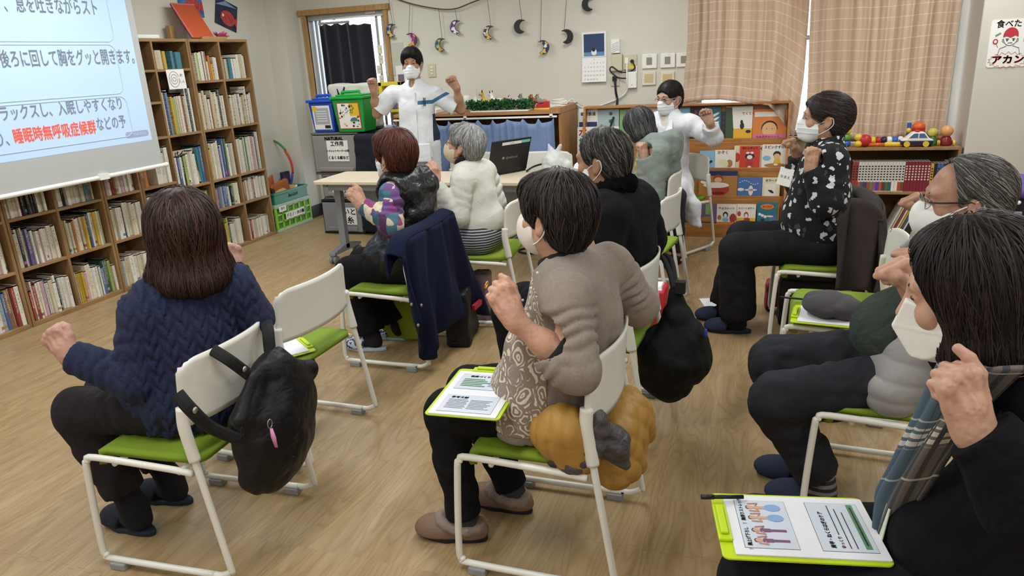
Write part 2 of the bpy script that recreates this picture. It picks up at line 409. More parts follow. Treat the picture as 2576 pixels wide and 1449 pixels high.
def wood(name, c1, c2, c3, axis=0, sc=1, rough=.5):
    if name in MATS: return MATS[name]
    t = NT(name); MATS[name] = t.m; s = [14*sc]*3; s[axis] = 1.2*sc
    v = t.scaled(t.obj(), tuple(s)); n = t.noise(v, 2.5, 5, .65, .8)
    c = t.ramp(n, [(.28, srgb(c1)), (.5, srgb(c2)), (.75, srgb(c3))]); t.base(c); t.b.inputs['Roughness'].default_value = rough
    t.bump(n, .08, .002); return t.m
m_wall = M('wall_paint', '#d3d0c4', .85, (90, .12, .002)); m_wall2 = M('pillar_paint', '#c9c5ba', .8, (60, .1, .002))
m_ceil = M('ceiling_board', '#dedbd2', .9, (40, .2, .003)); m_alu = M('aluminium', '#c3c9cf', .35, metal=.6)
m_casing = wood('casing_wood', '#8d6a3f', '#a9844f', '#bd9a66', 2); m_white = M('white_plastic', '#e9e9e4', .4)
m_beige = M('beige_plastic', '#c9c2a8', .5); m_black = M('black_plastic', '#16171b', .45)
m_shelf = wood('bookcase_wood', '#7d5f3c', '#94744c', '#a58459', 1, 1); m_shelfv = wood('bookcase_wood_upright', '#78593a', '#8d6d48', '#9e7d54', 2)
m_glass = M('window_glass', '#ffffff', .02, trans=1)
def wall(name, boxes, m):
    b = MB()
    for a, c in boxes: b.bb(a, c)
    return struct(b.build(name, m))
fl = MB().bb((LX-.2, BY-.2, -.1), (RX+.2, WY+.2, 0)); struct(fl.build('floor', floor_mat()))
struct(MB().bb((LX-.2, BY-.2, CZ), (RX+.2, WY+.35, CZ+.1)).build('ceiling', m_ceil))
wall('wall_left', [((LX-.15, BY-.1, 0), (LX, WY+.15, CZ))], m_wall)
wall('wall_right', [((RX, BY-.1, 0), (RX+.15, WY+.15, CZ))], m_wall)
wall('wall_front', [((LX-.15, BY-.25, 0), (RX+.15, BY-.1, CZ))], m_wall)
DX0, DX1, DZ = -4.68, -3.76, 2.14          # door opening
WX0, WX1, WZ0, WZ1 = -.62, 1.42, .80, 2.45  # window opening
wall('wall_back', [((LX-.15, WY, 0), (DX0, WY+.15, CZ)), ((DX0, WY, DZ), (DX1, WY+.15, CZ)), ((DX1, WY, 0), (WX0, WY+.15, CZ)),
     ((WX0, WY, 0), (WX1, WY+.15, WZ0)), ((WX0, WY, WZ1), (WX1, WY+.15, CZ)), ((WX1, WY, 0), (RX+.15, WY+.15, CZ))], m_wall)
wall('wall_corner_column', [((LX, 6.82, 0), (-4.78, WY, CZ))], m_wall)
struct(MB().bb((LX, 6.80, 0), (-4.76, 6.82, .13)).bb((-4.78, 6.80, 0), (-4.76, WY, .13)).build('baseboard_column', M('black_skirting', '#1a1b20', .5)))
struct(MB().bb((DX1+.05, WY-.015, 0), (WX0, WY, .09)).build('baseboard_back', m_casing))
# pillar on the right
struct(MB().bb((1.45, 6.4, 0), (1.98, WY, CZ)).build('wall_pillar', m_wall2, bevel=.012))
# door opening: casing, sash frame, glass
c = MB(); c.bb((DX0-.05, WY-.03, 0), (DX0, WY+.02, DZ+.05)).bb((DX1, WY-.03, 0), (DX1+.05, WY+.02, DZ+.05)).bb((DX0-.08, WY-.045, DZ), (DX1+.08, WY+.02, DZ+.055))
struct(c.build('trim_1', m_casing, bevel=.004))
d = MB()
for x in (DX0, DX0+.05, DX0+.10, DX1-.14, DX1-.07, DX1-.03): d.bb((x, WY+.06, 0), (x+.03, WY+.12, DZ))
d.bb((DX0, WY+.03, DZ-.05), (DX1, WY+.14, DZ)).bb((DX0, WY+.05, 0), (DX1, WY+.13, .05)).bb((DX0+.12, WY+.02, DZ-.1), (DX0+.5, WY+.05, DZ-.075))
d.bb((DX1-.22, WY+.0, DZ-.03), (DX1-.1, WY+.06, DZ)).bb((DX0+.3, WY+.02, DZ-.06), (DX0+.33, WY+.04, DZ-.04))
dr = struct(d.build('door_1', m_alu, bevel=.003))
part('pane', m_glass, dr, lambda m: m.bb((DX0, WY+.085, .05), (DX1, WY+.09, DZ-.05)))
# window behind the curtains
w = MB(); FR = .05
for x in (WX0, (WX0+WX1)/2-FR/2, WX1-FR): w.bb((x, WY+.05, WZ0), (x+FR, WY+.11, WZ1))
w.bb((WX0, WY+.05, WZ0), (WX1, WY+.11, WZ0+FR)).bb((WX0, WY+.05, WZ1-FR), (WX1, WY+.11, WZ1)).bb((WX0, WY+.05, 1.62), (WX1, WY+.10, 1.66))
wi = struct(w.build('window_1', m_alu, bevel=.003)); part('pane', m_glass, wi, lambda m: m.bb((WX0, WY+.075, WZ0), (WX1, WY+.08, WZ1)))
struct(MB().bb((WX0-.03, WY-.05, WZ0-.03), (WX1, WY+.06, WZ0)).build('trim_2', m_casing))
# ground outdoors, lit by the sky
struct(MB().bb((-9, WY+.4, -.6), (8, 26, -.5)).build('floor_outside', M('outside_paving', '#b9b6ae', .9)))
# ceiling lamps
m_tube = M('lamp_tube', '#fff6e8', .4, emit=2.2); m_lamp = M('lamp_housing', '#f0efea', .4)
l0 = None; COLN = {-3.6: 'beside the bookcases', -1.2: 'above the middle of the room', 1.4: 'towards the pillar side'}; ROWN = {-1.2: 'behind the camera', 1.2: 'over the nearest chairs', 3.5: 'over the second row', 5.5: 'near the back wall'}
for lx, ly in LAMPS:
    lab = 'long ceiling lamp %s, %s' % (COLN[lx], ROWN[ly])
    if l0 is None:
        l0 = empty('ceiling_lamp', (lx, ly, CZ), lab, 'lamp', group='ceiling lamps')
        part('housing', m_lamp, l0, lambda m: m.bb((-.15, -.64, -.05), (.15, .64, 0)), bevel=.006)
        for s in (-.08, .08): part('tube', m_tube, l0, lambda m: m.cyl((s, -.6, -.075), (s, .6, -.075), .014, 10), smooth=True)
    else:
        o = copy_tree(l0); o.location = (lx, ly, CZ); o['label'] = lab
# ================================================================ curtains
def curtain_mat():
    t = NT('beige_check_curtain'); uv = t.n('UVMap').outputs[0]; x, y, z = t.sep(uv)[:3]
    def ln(a, per, w): return t.math('LESS_THAN', t.math('ABSOLUTE', t.math('SUBTRACT', t.math('FRACT', t.math('DIVIDE', a, per)), .5)), w/per/2)
    g = t.math('MAXIMUM', t.math('MULTIPLY', ln(y, .085, .006), 1), t.math('MULTIPLY', ln(x, .11, .005), .45))
    wv = t.noise(t.scaled(uv, (500, 500, 1)), 1, 2)
    c = t.mix(t.math('MULTIPLY', wv, .4), srgb('#d8c6b4'), srgb('#c8b19c')); c = t.mix(t.math('MULTIPLY', g, .8), c, srgb('#ece2d0')); t.base(c)
    t.b.inputs['Roughness'].default_value = .9; t.b.inputs['Specular IOR Level'].default_value = .1
    tr = t.n('BsdfTranslucent'); t.l(t.mix(.0, c, c), tr.inputs[0]); mx = t.n('MixShader', i0=.55); t.l(t.b.outputs[0], mx.inputs[1]); t.l(tr.outputs[0], mx.inputs[2])
    t.l(mx.outputs[0], t.t.nodes['Material Output'].inputs[0]); return t.m
def cloth_grid(name, fn, nu, nv, mats, parent=None, uvscale=(1, 1), thick=0.004):
    P = np.array([[fn(i/nu, j/nv) for j in range(nv+1)] for i in range(nu+1)], float); K = (nu+1)*(nv+1)
    fs = np.array([(i*(nv+1)+j, (i+1)*(nv+1)+j, (i+1)*(nv+1)+j+1, i*(nv+1)+j+1) for i in range(nu) for j in range(nv)])
    o = np_mesh(name, P.reshape(-1, 3), fs, mats, parent)
    uv = np.array([(i/nu*uvscale[0], j/nv*uvscale[1]) for i in range(nu+1) for j in range(nv+1)])
    L = o.data.uv_layers.new(name='UVMap'); li = np.zeros(len(o.data.loops), np.int32); o.data.loops.foreach_get('vertex_index', li)
    L.data.foreach_set('uv', uv[li].ravel().astype(np.float32))
    if thick: sm = o.modifiers.new('thickness', 'SOLIDIFY'); sm.thickness = thick; sm.offset = 0
    return o
cm = curtain_mat(); CY = 6.86
xl0 = aty(1729, 100, CY)[0]; xl1 = aty(2036, 60, CY)[0]; xr1 = aty(2412, 60, CY)[0]; CT = 2.52
def c_left(u, v):   # v 0 bottom .. 1 top; bunched to the right at the bottom, resting on the display shelf
    k = max(0, 1-v*2.6)
    x = xl0+(xl1-xl0-.012)*u; x += k*k*(.16*(u*.9) - .0*u) if False else 0
    zb = 1.135+.03*math.sin(u*6)+ (0 if u < .72 else -1.0*(u-.72)**1.3*1.6)
    z = zb+(CT-zb)*v
    x += -.10*k*k*(u > .72)*(u-.72)*2 + (-.03*k*(1-u))
    pleat = .028*math.sin(u*2*PI*6.5+.7*math.sin(v*3))+.016*math.sin(u*2*PI*15+2)
    pleat += (.035*math.sin(u*2*PI*9+v*7)*max(0, u-.62)/.38)
    y = CY+pleat*(.5+.5*v)+(-.05*k*math.sin(v*38+u*3)*.5 if k > 0 else 0)-.10*k*k
    return x, y, z
def c_right(u, v):
    x = xl1+.012+.012*math.sin(v*5+1)*(1-u)+(xr1-xl1-.002)*u; zb = aty(2270, 345, CY)[2]+.015*math.sin(u*9); z = zb+(CT-zb)*v
    y = CY-.012+.026*math.sin(u*2*PI*7.5+.5*math.sin(v*4))+.014*math.sin(u*2*PI*17+1+v)+.012*math.sin(v*9)*math.sin(u*5)
    return x-(.03*u*(1-v)), y, z
oL = cloth_grid('curtain', c_left, 150, 70, cm, uvscale=(1.25, 1.5)); tag(oL, 'beige checked curtain bunched up on top of the picture book stand', 'curtain', 'beige window curtains')
oR = cloth_grid('curtain', c_right, 160, 60, cm, uvscale=(1.75, 1.75)); tag(oR, 'beige checked curtain hanging down behind the low toy shelf', 'curtain', 'beige window curtains')
rod = part('curtain_rail', m_white, None, lambda m: m.bb((xl0-.05, CY-.03, CT-.01), (xr1+.01, CY+.03, CT+.03)).bb((xl0+.2, CY, CT), (xl0+.24, WY, CT+.03)).bb((xr1-.3, CY, CT), (xr1-.26, WY, CT+.03)), bevel=.004)
tag(rod, 'white curtain rail above the beige checked curtains', 'rail')
# black curtain in the doorway
m_bc = M('black_curtain_cloth', '#0b0f1e', .9, (200, .15, .001), sheen=.2); BCY = WY+.02
bx0 = aty(803, 60, BCY)[0]; bx1 = aty(932, 60, BCY)[0]; bz = aty(870, 62, BCY)[2]
def bcf(u, v):
    top = bz+.02*abs(math.sin(u*PI*4.5))-.03*(u > .6)*abs(math.sin(u*PI*4.5))
    return bx0+(bx1-bx0)*u+.02*(1-v)*u, BCY+.02*math.sin(u*2*PI*4.5)*(1-.3*v)+.006*math.sin(u*40), .62+(top-.62)*v
bc = cloth_grid('black_curtain', bcf, 90, 20, m_bc); tag(bc, 'black curtain hung on hooks from a rod in the doorway', 'curtain')
r = empty('tension_rod', ((DX0+DX1)/2, BCY, bz+.07), 'thin white rod across the doorway carrying the black curtain', 'rod')
part('pole', m_white, r, lambda m: m.cyl((DX0-(DX0+DX1)/2, 0, 0), (DX1-(DX0+DX1)/2, 0, 0), .009, 10), smooth=True)
for i in range(5):
    xx = bx0+(bx1-bx0)*(i+.3)/5-(DX0+DX1)/2
    part('hook', m_alu, r, lambda m: m.tube([(xx+.012*math.cos(a), 0, -.004+.016*math.sin(a)-.01) for a in np.linspace(-1.2, 4, 9)]+[(xx+.01, 0, -.055)], .0025, 5), smooth=True)
# ================================================================ things on the back wall
def wz(x, y, Y=WY): p = aty(x, y, Y); return p[0], p[2]
def wall_rect(x0, y0, x1, y1, Y=WY):
    a = wz(x0, y0, Y); b = wz(x1, y0, Y); c = wz(x0, y1, Y); d = wz(x1, y1, Y)
    return (a[0]+c[0])/2, (c[1]+d[1])/2, (b[0]+d[0])/2, (a[1]+b[1])/2
def plate(name, px, lab, cat, t=.012, m=None, group=None, bev=.004):
    x0, z0, x1, z1 = wall_rect(*px); o = empty(name, ((x0+x1)/2, WY, (z0+z1)/2), lab, cat, group=group); w, h = x1-x0, z1-z0
    part('plate', m or m_white, o, lambda b: b.bb((-w/2, -t, -h/2), (w/2, 0, h/2)), bevel=bev)
    return o, w, h, t
EX, EZ = (1, 0, 0), (0, 0, 1)
o, w, h, t = plate('light_switch', (1078, 160, 1097, 194), 'beige wall switch plate beside the standing man', 'switch', m=m_beige)
part('rocker', M('cream_plastic', '#ddd6c0', .4), o, lambda b: [b.bb((-.018, -t-.006, z-.013), (.018, -t, z+.013)) for z in (-.03, 0, .03)], bevel=.003)
# calendar
x0, z0, x1, z1 = wall_rect(1465, 80, 1526, 206); cw, ch = x1-x0, z1-z0
cal = empty('wall_calendar', ((x0+x1)/2, WY, z1), 'open wall calendar with dark blue night picture above the month page', 'calendar')
part('picture_page', [m_white, M('night_blue', '#2b4068', .5), M('night_glow', '#5d8fb4', .5), M('print_dark', '#23252e', .6)], cal, lambda b: (
    b.bb((-cw/2, -.012, -ch*.5), (cw/2, -.004, 0)), strip(b, (0, -.012, 0), EX, EZ, -cw*.42, -ch*.48, cw*.42, -ch*.04, 1),
    strip(b, (0, -.0125, 0), EX, EZ, -cw*.42, -ch*.48, cw*.42, -ch*.40, 2), blob(b, (0, -.0135, 0), EX, EZ, 0, -ch*.4, .026, .03, 0), blob(b, (0, -.0140, 0), EX, EZ, -.004, -ch*.355, .017, .017, 3)))
def calpage(b):
    b.add([(-cw/2, -.004, -ch*.505), (cw/2, -.004, -ch*.505), (cw/2, -.03, -ch), (-cw/2, -.03, -ch), (-cw/2, -.010, -ch*.505), (cw/2, -.010, -ch*.505), (cw/2, -.036, -ch), (-cw/2, -.036, -ch)],
          [(3, 2, 1, 0), (4, 5, 6, 7), (0, 1, 5, 4), (2, 3, 7, 6), (1, 2, 6, 5), (3, 0, 4, 7)])
    ez = nrm((0, .026, ch*.495)); n = 1
    put_text(b, '1', (0, -.0125, -ch*.545), EX, ez, .026, 1)
    for rr in range(5):
        for cc in range(7):
            d_ = rr*7+cc-1
            if 1 <= d_ <= 31: put_text(b, str(d_), V((cc-3)*cw*.125, -.0155, -ch*.62)-ez*rr*ch*.082, EX, ez, .020, 1)
part('month_page', [m_white, M('print_grey', '#6d7078', .6)], cal, calpage)
# intercom and boxes
def wallbox(name, px, lab, cat, t, m, bev=.006): return plate(name, px, lab, cat, t, m, bev=bev)
o, w, h, t = wallbox('wall_speaker', (1539, 99, 1561, 134), 'small white box with diagonal ribs high on the wall', 'speaker', .05, m_white)
part('grille', M('pale_grey_plastic', '#cfd2d4', .5), o, lambda b: [b.tube([(-w*.4, -.052, -h*.42+i*h*.13), (w*.4, -.052, -h*.42+i*h*.13+h*.22)], .003, 5) for i in range(5)])
wallbox('beige_junction_box', (1540, 136, 1567, 178), 'beige box directly below the ribbed white box', 'box', .045, m_beige)
o, w, h, t = wallbox('power_outlet_panel', (1568, 137, 1603, 175), 'wide beige outlet panel with plugs and a yellow sticker', 'outlet', .02, m_beige)
part('sticker', M('yellow_sticker', '#d8c95a', .6), o, lambda b: b.bb((-w*.1, -t-.002, -h*.42), (w*.42, -t, -h*.12)))
part('socket', m_white, o, lambda b: b.bb((-w*.36, -t-.008, -h*.1), (-w*.1, -t, h*.3)), bevel=.003)
part('plug', m_black, o, lambda b: b.cyl((w*.18, -t, h*.05), (w*.18, -t-.03, h*.05), .016), smooth=False)
o, w, h, t = wallbox('wireless_router', (1581, 180, 1603, 221), 'white upright router with an aerial under the outlet panel', 'router', .05, m_white)
part('antenna', m_white, o, lambda b: b.bb((w*.42, -.03, -h*.1), (w*.54, -.012, h*.85)), bevel=.002)
part('light', M('red_light', '#d86a55', .5), o, lambda b: b.bb((-.008, -t-.001, -h*.32), (.008, -t, -h*.29)))
o, w, h, t = wallbox('lower_outlet', (1536, 190, 1559, 217), 'low beige outlet with a black plug beside the router', 'outlet', .012, m_beige)
part('plug', m_black, o, lambda b: b.bb((-.02, -t-.03, .0), (.02, -t, .045)), bevel=.004)
# framed switches
for i, (px, lab) in enumerate([((1616, 136, 1653, 172), 'white thermostat with dark screen, upper row, farthest from the curtain'), ((1662, 134, 1699, 170), 'white thermostat with dark screen, middle of the upper row'), ((1702, 132, 1740, 168), 'white thermostat with dark screen, half behind the beige curtain')]):
    o, w, h, t = plate('thermostat', px, lab, 'thermostat', .022, group='white thermostats in the upper row')
    part('screen', M('grey_screen', '#8f8c7a', .25), o, lambda b: b.bb((-w*.2, -t-.002, -h*.25), (w*.18, -t, h*.27)))
    part('clip', m_white, o, lambda b: b.bb((-.01, -t-.004, h*.42), (.01, -t, h*.54)))
for px, lab in [((1616, 180, 1650, 214), 'beige controller with yellowed face under the first thermostat'), ((1662, 180, 1697, 214), 'beige controller with yellowed face above the woman in white coat')]:
    o, w, h, t = plate('wall_controller', px, lab, 'controller', .02, M('cream_plastic', '#ddd6c0', .4), group='beige controllers in the lower row')
    part('face', M('yellowed_label', '#c8b585', .6), o, lambda b: b.bb((-w*.33, -t-.002, -h*.3), (w*.33, -t, h*.33)))
# cables
def cable(name, pts, r, m, lab, n=6): return tag(part(name, m, None, lambda b: b.tube(spl(pts, n), r, 6), smooth=True), lab, 'cable')
def wp(x, y, dy=.02): p = aty(x, y, WY-dy); return p
cable('black_power_cable', [wp(1547, 200, .04), wp(1549, 230, .05), wp(1553, 255, .06), wp(1545, 290, .25), aty(1535, 320, 6.55), aty(1520, 350, 6.45), aty(1500, 380, 6.42), aty(1500, 420, 6.42)], .011, m_black, 'thick black cable running down the wall behind the picture books')
cable('thin_black_cable', [wp(1592, 157, .045), wp(1597, 170, .03), wp(1585, 180, .02), wp(1560, 181, .05), wp(1540, 168, .05), wp(1535, 178, .02), wp(1555, 195, .02), wp(1578, 197, .05)], .006, m_black, 'thin black cable looping between wall boxes')
cable('white_cable', [wp(1577, 160, .04), wp(1577, 200, .07), wp(1577, 228, .03), wp(1555, 248, .02), wp(1520, 262, .02), wp(1490, 273, .02), wp(1470, 273, .02), wp(1450, 262, .04), wp(1440, 250, .05), wp(1430, 255, .1), aty(1420, 262, 6.9), aty(1395, 265, 6.8), aty(1360, 262, 6.75)], .007, m_white, 'white cable sagging from the outlet to the curtained cabinet')
# ---- crescent moons on strings
string_m = M('brown_string', '#5a4a3c', .8)
gy = WY-.05
gpts = [aty(*q, gy) for q in [(900, -45), (960, -18), (1030, 8), (1100, 22), (1145, 22), (1190, 5), (1260, -20), (1330, -42)]]
tag(part('swagged_cord', string_m, None, lambda b: b.tube(spl(gpts, 5), .006, 6), smooth=True), 'brown cord swagged along the top of the wall', 'cord')
MO = [(985, 77, 978, 0, 'b', 1, 'blue and gold glittering crescent moon nearest to the doorway'), (1034, 100, 1031, 8, 'm', 0, 'magenta crescent moon just above the head of the standing man'),
      (1109, 113, 1103, 20, 't', 1, 'teal patterned crescent moon hanging above the wall switch'), (1147, 68, 1144, 22, 'v', 1, 'violet crescent moon with a loose thread hanging below it'),
      (1231, 82, 1226, 0, 'n', 1, 'navy and yellow crescent moon between the violet moon and first black moon'), (1309, 67, 1306, 0, 'k', 1, 'black crescent moon hanging alone over the middle of the cabinet'),
      (1365, 119, 1362, 0, 'n', 0, 'navy and yellow crescent moon hanging lowest of all on the wall'), (1425, 92, 1425, 0, 'k', 0, 'black crescent moon hanging beside the calendar, hollow facing the doorway'),
      (1481, 10, 1481, -30, 'k', 1, 'black crescent moon cut by the upper picture edge above the calendar')]
MC = {'b': ['#1d3f7a', '#d9b24a', '#4a86b8'], 'm': ['#6d1f6e', '#d0a03a', '#a43a8c'], 't': ['#1d4f5c', '#bda24a', '#3b8a93'], 'v': ['#3c2466', '#e8e2ea', '#7b4a90'], 'n': ['#23286a', '#d8b64e', '#e9e6da'], 'k': ['#101116', '#101116', '#101116']}
def moon_mat(k):
    t = NT('moon_'+{'b': 'blue', 'm': 'magenta', 't': 'teal', 'v': 'violet', 'n': 'navy', 'k': 'black'}[k]); a, b, c = [srgb(q) for q in MC[k]]
    vo = t.n('TexVoronoi', Vector=t.obj(), Scale=38); r_ = t.sep(vo.outputs['Color'])[0]
    col = t.mix(t.math('GREATER_THAN', r_, .62), a, b); col = t.mix(t.math('LESS_THAN', r_, .25), col, c); t.base(col); t.b.inputs['Roughness'].default_value = .4; return t.m
MM = {k: moon_mat(k) for k in MC}
for (cx, cy, sx, sy, k, left, lab) in MO:
    p = aty(cx, cy, gy); q = aty(sx, sy, gy); o = empty('crescent_moon', p, lab, 'ornament', group='crescent moons on strings'); R = .062; s = -1 if left else 1
    out = [(R*math.cos(a)*s, R*math.sin(a)) for a in np.linspace(-1.9, 1.55, 22)]; inn = [(R*.82*math.cos(a)*s-s*.036, R*.82*math.sin(a)+.012) for a in np.linspace(1.45, -1.75, 20)]
    ang = .25*s
    pl = [(x*math.cos(ang)-y*math.sin(ang), x*math.sin(ang)+y*math.cos(ang)) for x, y in out+inn]
    part('crescent', MM[k], o, lambda b: b.prism([(x, y) for x, y in pl], (0, -.006, 0), EX, EZ, (0, .012, 0)))
    part('rim', MM['k'] if k != 'k' else MM['k'], o, lambda b: b.tube([(x, 0, y) for x, y in pl], .0045, 5, closed=True), smooth=True)
    dq = q-p; part('string', string_m, o, lambda b: b.tube([(s*-.02, 0, .05), (dq[0], 0, dq[2])], .0022, 5))
# yellow display box with small books, notice board, key on hook, paper garland strip by the door
x0, z0, x1, z1 = wall_rect(968, 108, 1018, 190)
tag(MB().bb((x0, WY-.006, z0), (x1, WY-.001, z1)).build('notice_panel', M('pale_panel', '#bdbdb2', .6)), 'plain pale grey panel on the wall behind the standing man', 'panel')
k = empty('hanging_key', aty(973, 95, WY-.01), 'key tag hanging on a nail beside the door casing', 'key')
part('cord', string_m, k, lambda b: b.tube([(0, 0, .05), (.006, 0, .02), (-.004, 0, -.05)], .004, 5)); part('tag', M('brass', '#8a7444', .4, metal=.6), k, lambda b: b.cyl((0, -.004, -.07), (0, .004, -.07), .02))
def pstrip(b):
    for i, (px, py) in enumerate([(955, 125), (958, 150), (954, 175), (960, 200), (955, 225)]):
        p = aty(px, py, WY-.06); b.box(p, (.05, .012, .085), mi=0)
        b.box(p+V(.01, -.008, .02), (.03, .01, .03))
tag(part('paper_streamer', M('cream_paper', '#d9d2bd', .9), None, pstrip, bevel=.004), 'cream paper streamer hanging beside the door casing', 'streamer')
x0, z0, x1, z1 = wall_rect(998, 165, 1022, 212); tag(part('photo_card', [m_white, M('print_purple', '#76657a', .6)], None, lambda b: (b.bb((x0, WY-.012, z0), (x1, WY-.001, z1)), strip(b, (x0, WY-.012, z0), EX, EZ, .02, .03, x1-x0-.02, .1, 1))), 'small white photo card partly behind the standing man', 'card')
# sign on the pillar
PY = 6.4
a = aty(2497, 58, PY); bq = aty(2575, 54, PY); cq = aty(2490, 165, PY); ps = empty('handmade_sign', (a[0]+.125, PY, a[2]+.02), 'handmade sign with a red-capped face and red lettering on the pillar', 'sign')
sw, sh = .40, .44; ps.scale = (.66, 1, .75)
SM = [m_white, M('marker_black', '#2a2830', .7), M('marker_red', '#b8323e', .7), M('marker_yellow', '#d6b24c', .7), M('marker_green', '#6e8a6a', .7), M('marker_pink', '#c85a6c', .7)]
def signf(b):
    O = (0, -.006, 0); b.prism(rounded(sw, sh, .03, cy=-sh/2), (0, -.005, 0), EX, EZ, (0, .004, 0))
    put_text(b, '食べたら', (.01, -.006, -.045), EX, EZ, .075, 1, .0012, wx=1.08)
    put_text(b, 'アカン', (0, -.006, -.375), EX, EZ, .085, 2, .004, wx=1.25)
    def ln(pts, m, r=.0022): b.tube([(x, -.0065, z) for x, z in pts], r, 5, mi=m)
    ln([(.0+.062*math.cos(t)*1.05, -.175+.066*math.sin(t)) for t in np.linspace(PI, 2*PI, 14)], 1)
    poly(b, O, EX, EZ, [(-.072, -.165)]+[(.072*math.cos(t), -.15+.075*math.sin(t)) for t in np.linspace(PI, 0, 14)]+[(.072, -.165), (.04, -.15), (0, -.17), (-.04, -.155)], 2)
    for s in (-1, 1):
        ln([(s*.03-.016, -.178), (s*.03+.016, -.18)], 1, .003); blob(b, O, EX, EZ, s*.03, -.192, .008, .008, 1)
        ln([(s*.06, -.19), (s*.075, -.18), (s*.075, -.2), (s*.062, -.21)], 1)
        ln([(s*.03, -.245), (s*.09, -.265), (s*.105, -.33)], 1)
    ln([(-.02, -.22), (-.008, -.213), (0, -.218), (.01, -.213), (.022, -.221)], 1)
    blob(b, O, EX, EZ, -.14, -.2, .026, .026, 2); blob(b, (0, -.0066, 0), EX, EZ, -.14, -.2, .014, .014, 0); ln([(-.13, -.22), (-.11, -.255)], 2)
    poly(b, O, EX, EZ, [(.12, -.21), (.18, -.2), (.19, -.13), (.13, -.135)], 3); strip(b, (0, -.0068, 0), EX, EZ, .135, -.18, .175, -.155, 2)
    poly(b, O, EX, EZ, [(-.15, -.14), (-.1, -.115), (-.095, -.13), (-.145, -.155)], 4)
    st = [((.19 if i % 2 else .165)*math.cos(t), -.375+(.078 if i % 2 else .055)*math.sin(t)) for i, t in enumerate(np.linspace(0, 2*PI, 37))]; ln(st, 5, .0016)
part('paper', SM, ps, signf)
# ================================================================ bookcases on the left wall
FX = -4.71; TH = .02
m_back = M('bookcase_back', '#6d5335', .6, var=.1)
def bookcase(y0, y1, cols, H, lab):
    """cols: list of (ya, yb, [shelf heights])"""
    o = empty('bookcase', ((LX+FX)/2, (y0+y1)/2, 0), lab, 'bookcase'); c = V((LX+FX)/2, (y0+y1)/2, 0); X0, X1 = LX+.006-c[0], FX-c[0]
    def bx(name, ya, yb, za, zb, m=m_shelf, x0=X0, x1=X1): part(name, m, o, lambda b: b.bb((x0, ya-c[1], za), (x1, yb-c[1], zb)), bevel=.0015, seg=1)
    bx('side_panel', y0, y0+TH, 0, H, m_shelfv); bx('side_panel', y1-TH, y1, 0, H, m_shelfv)
    for a, b_, _ in cols[1:]: bx('divider', a-TH/2, a+TH/2, .03, H-TH, m_shelfv, X0+.004, X1-.001)
    bx('top_panel', y0+TH, y1-TH, H-TH*1.2, H); bx('base', y0+TH, y1-TH, 0, .03)
    bx('back_panel', y0+TH, y1-TH, .03, H-TH, m_back, X0, X0+.006)
    for a, b_, zs in cols:
        for z in zs: bx('shelf', a+TH*.5, b_-TH*.5, z-TH, z, m_shelf, X0+.006, X1-.002)
    return o
SA = [.41, .68, 1.13, 1.55]; SB = [.40, .68, 1.13, 1.66]; SC_ = [.405, .75, 1.12, 1.5]
bookcase(5.315, 6.10, [(5.315, 5.70, SA), (5.70, 6.10, SA)], 1.9, 'tall wooden bookcase standing next to the green folding crates')
bookcase(4.52, 5.31, [(4.52, 4.905, [.40, .75, 1.13, 1.41, 1.66]), (4.905, 5.31, SB)], 1.9, 'tall wooden bookcase half covered by the right edge of the projection screen')
bookcase(4.15, 4.515, [(4.15, 4.515, SC_)], 1.9, 'narrow wooden bookcase behind the screen, right behind the woman in navy')
bookcase(3.36, 4.145, [(3.36, 3.745, SC_), (3.745, 4.145, SC_)], 1.9, 'wooden bookcase below the middle of the projection screen')
bookcase(2.57, 3.355, [(2.57, 2.965, SC_), (2.965, 3.355, SC_)], 1.9, 'wooden bookcase at the left picture edge below the screen')
PAL = {'w': '#dcd8cb', 'i': '#cfc6b0', 'c': '#c3b596', 'y': '#c2a53c', 'o': '#b8743c', 'r': '#96403a', 'm': '#6f2f3e', 'p': '#c39aa2', 'v': '#6a5a8a', 'b': '#4a648f', 'n': '#2b3348', 't': '#3f7d8c', 'g': '#5f8059', 'l': '#97ab62', 'd': '#3a3734', 'k': '#222226', 's': '#98a0a8', 'e': '#40594a', 'u': '#83603f'}
CN = {'w': 'white', 'i': 'ivory', 'c': 'cream', 'y': 'yellow', 'o': 'orange', 'r': 'red', 'm': 'maroon', 'p': 'pink', 'v': 'violet', 'b': 'blue', 'n': 'navy', 't': 'teal', 'g': 'green', 'l': 'lime green', 'd': 'charcoal', 'k': 'black', 's': 'grey', 'e': 'dark green', 'u': 'brown'}
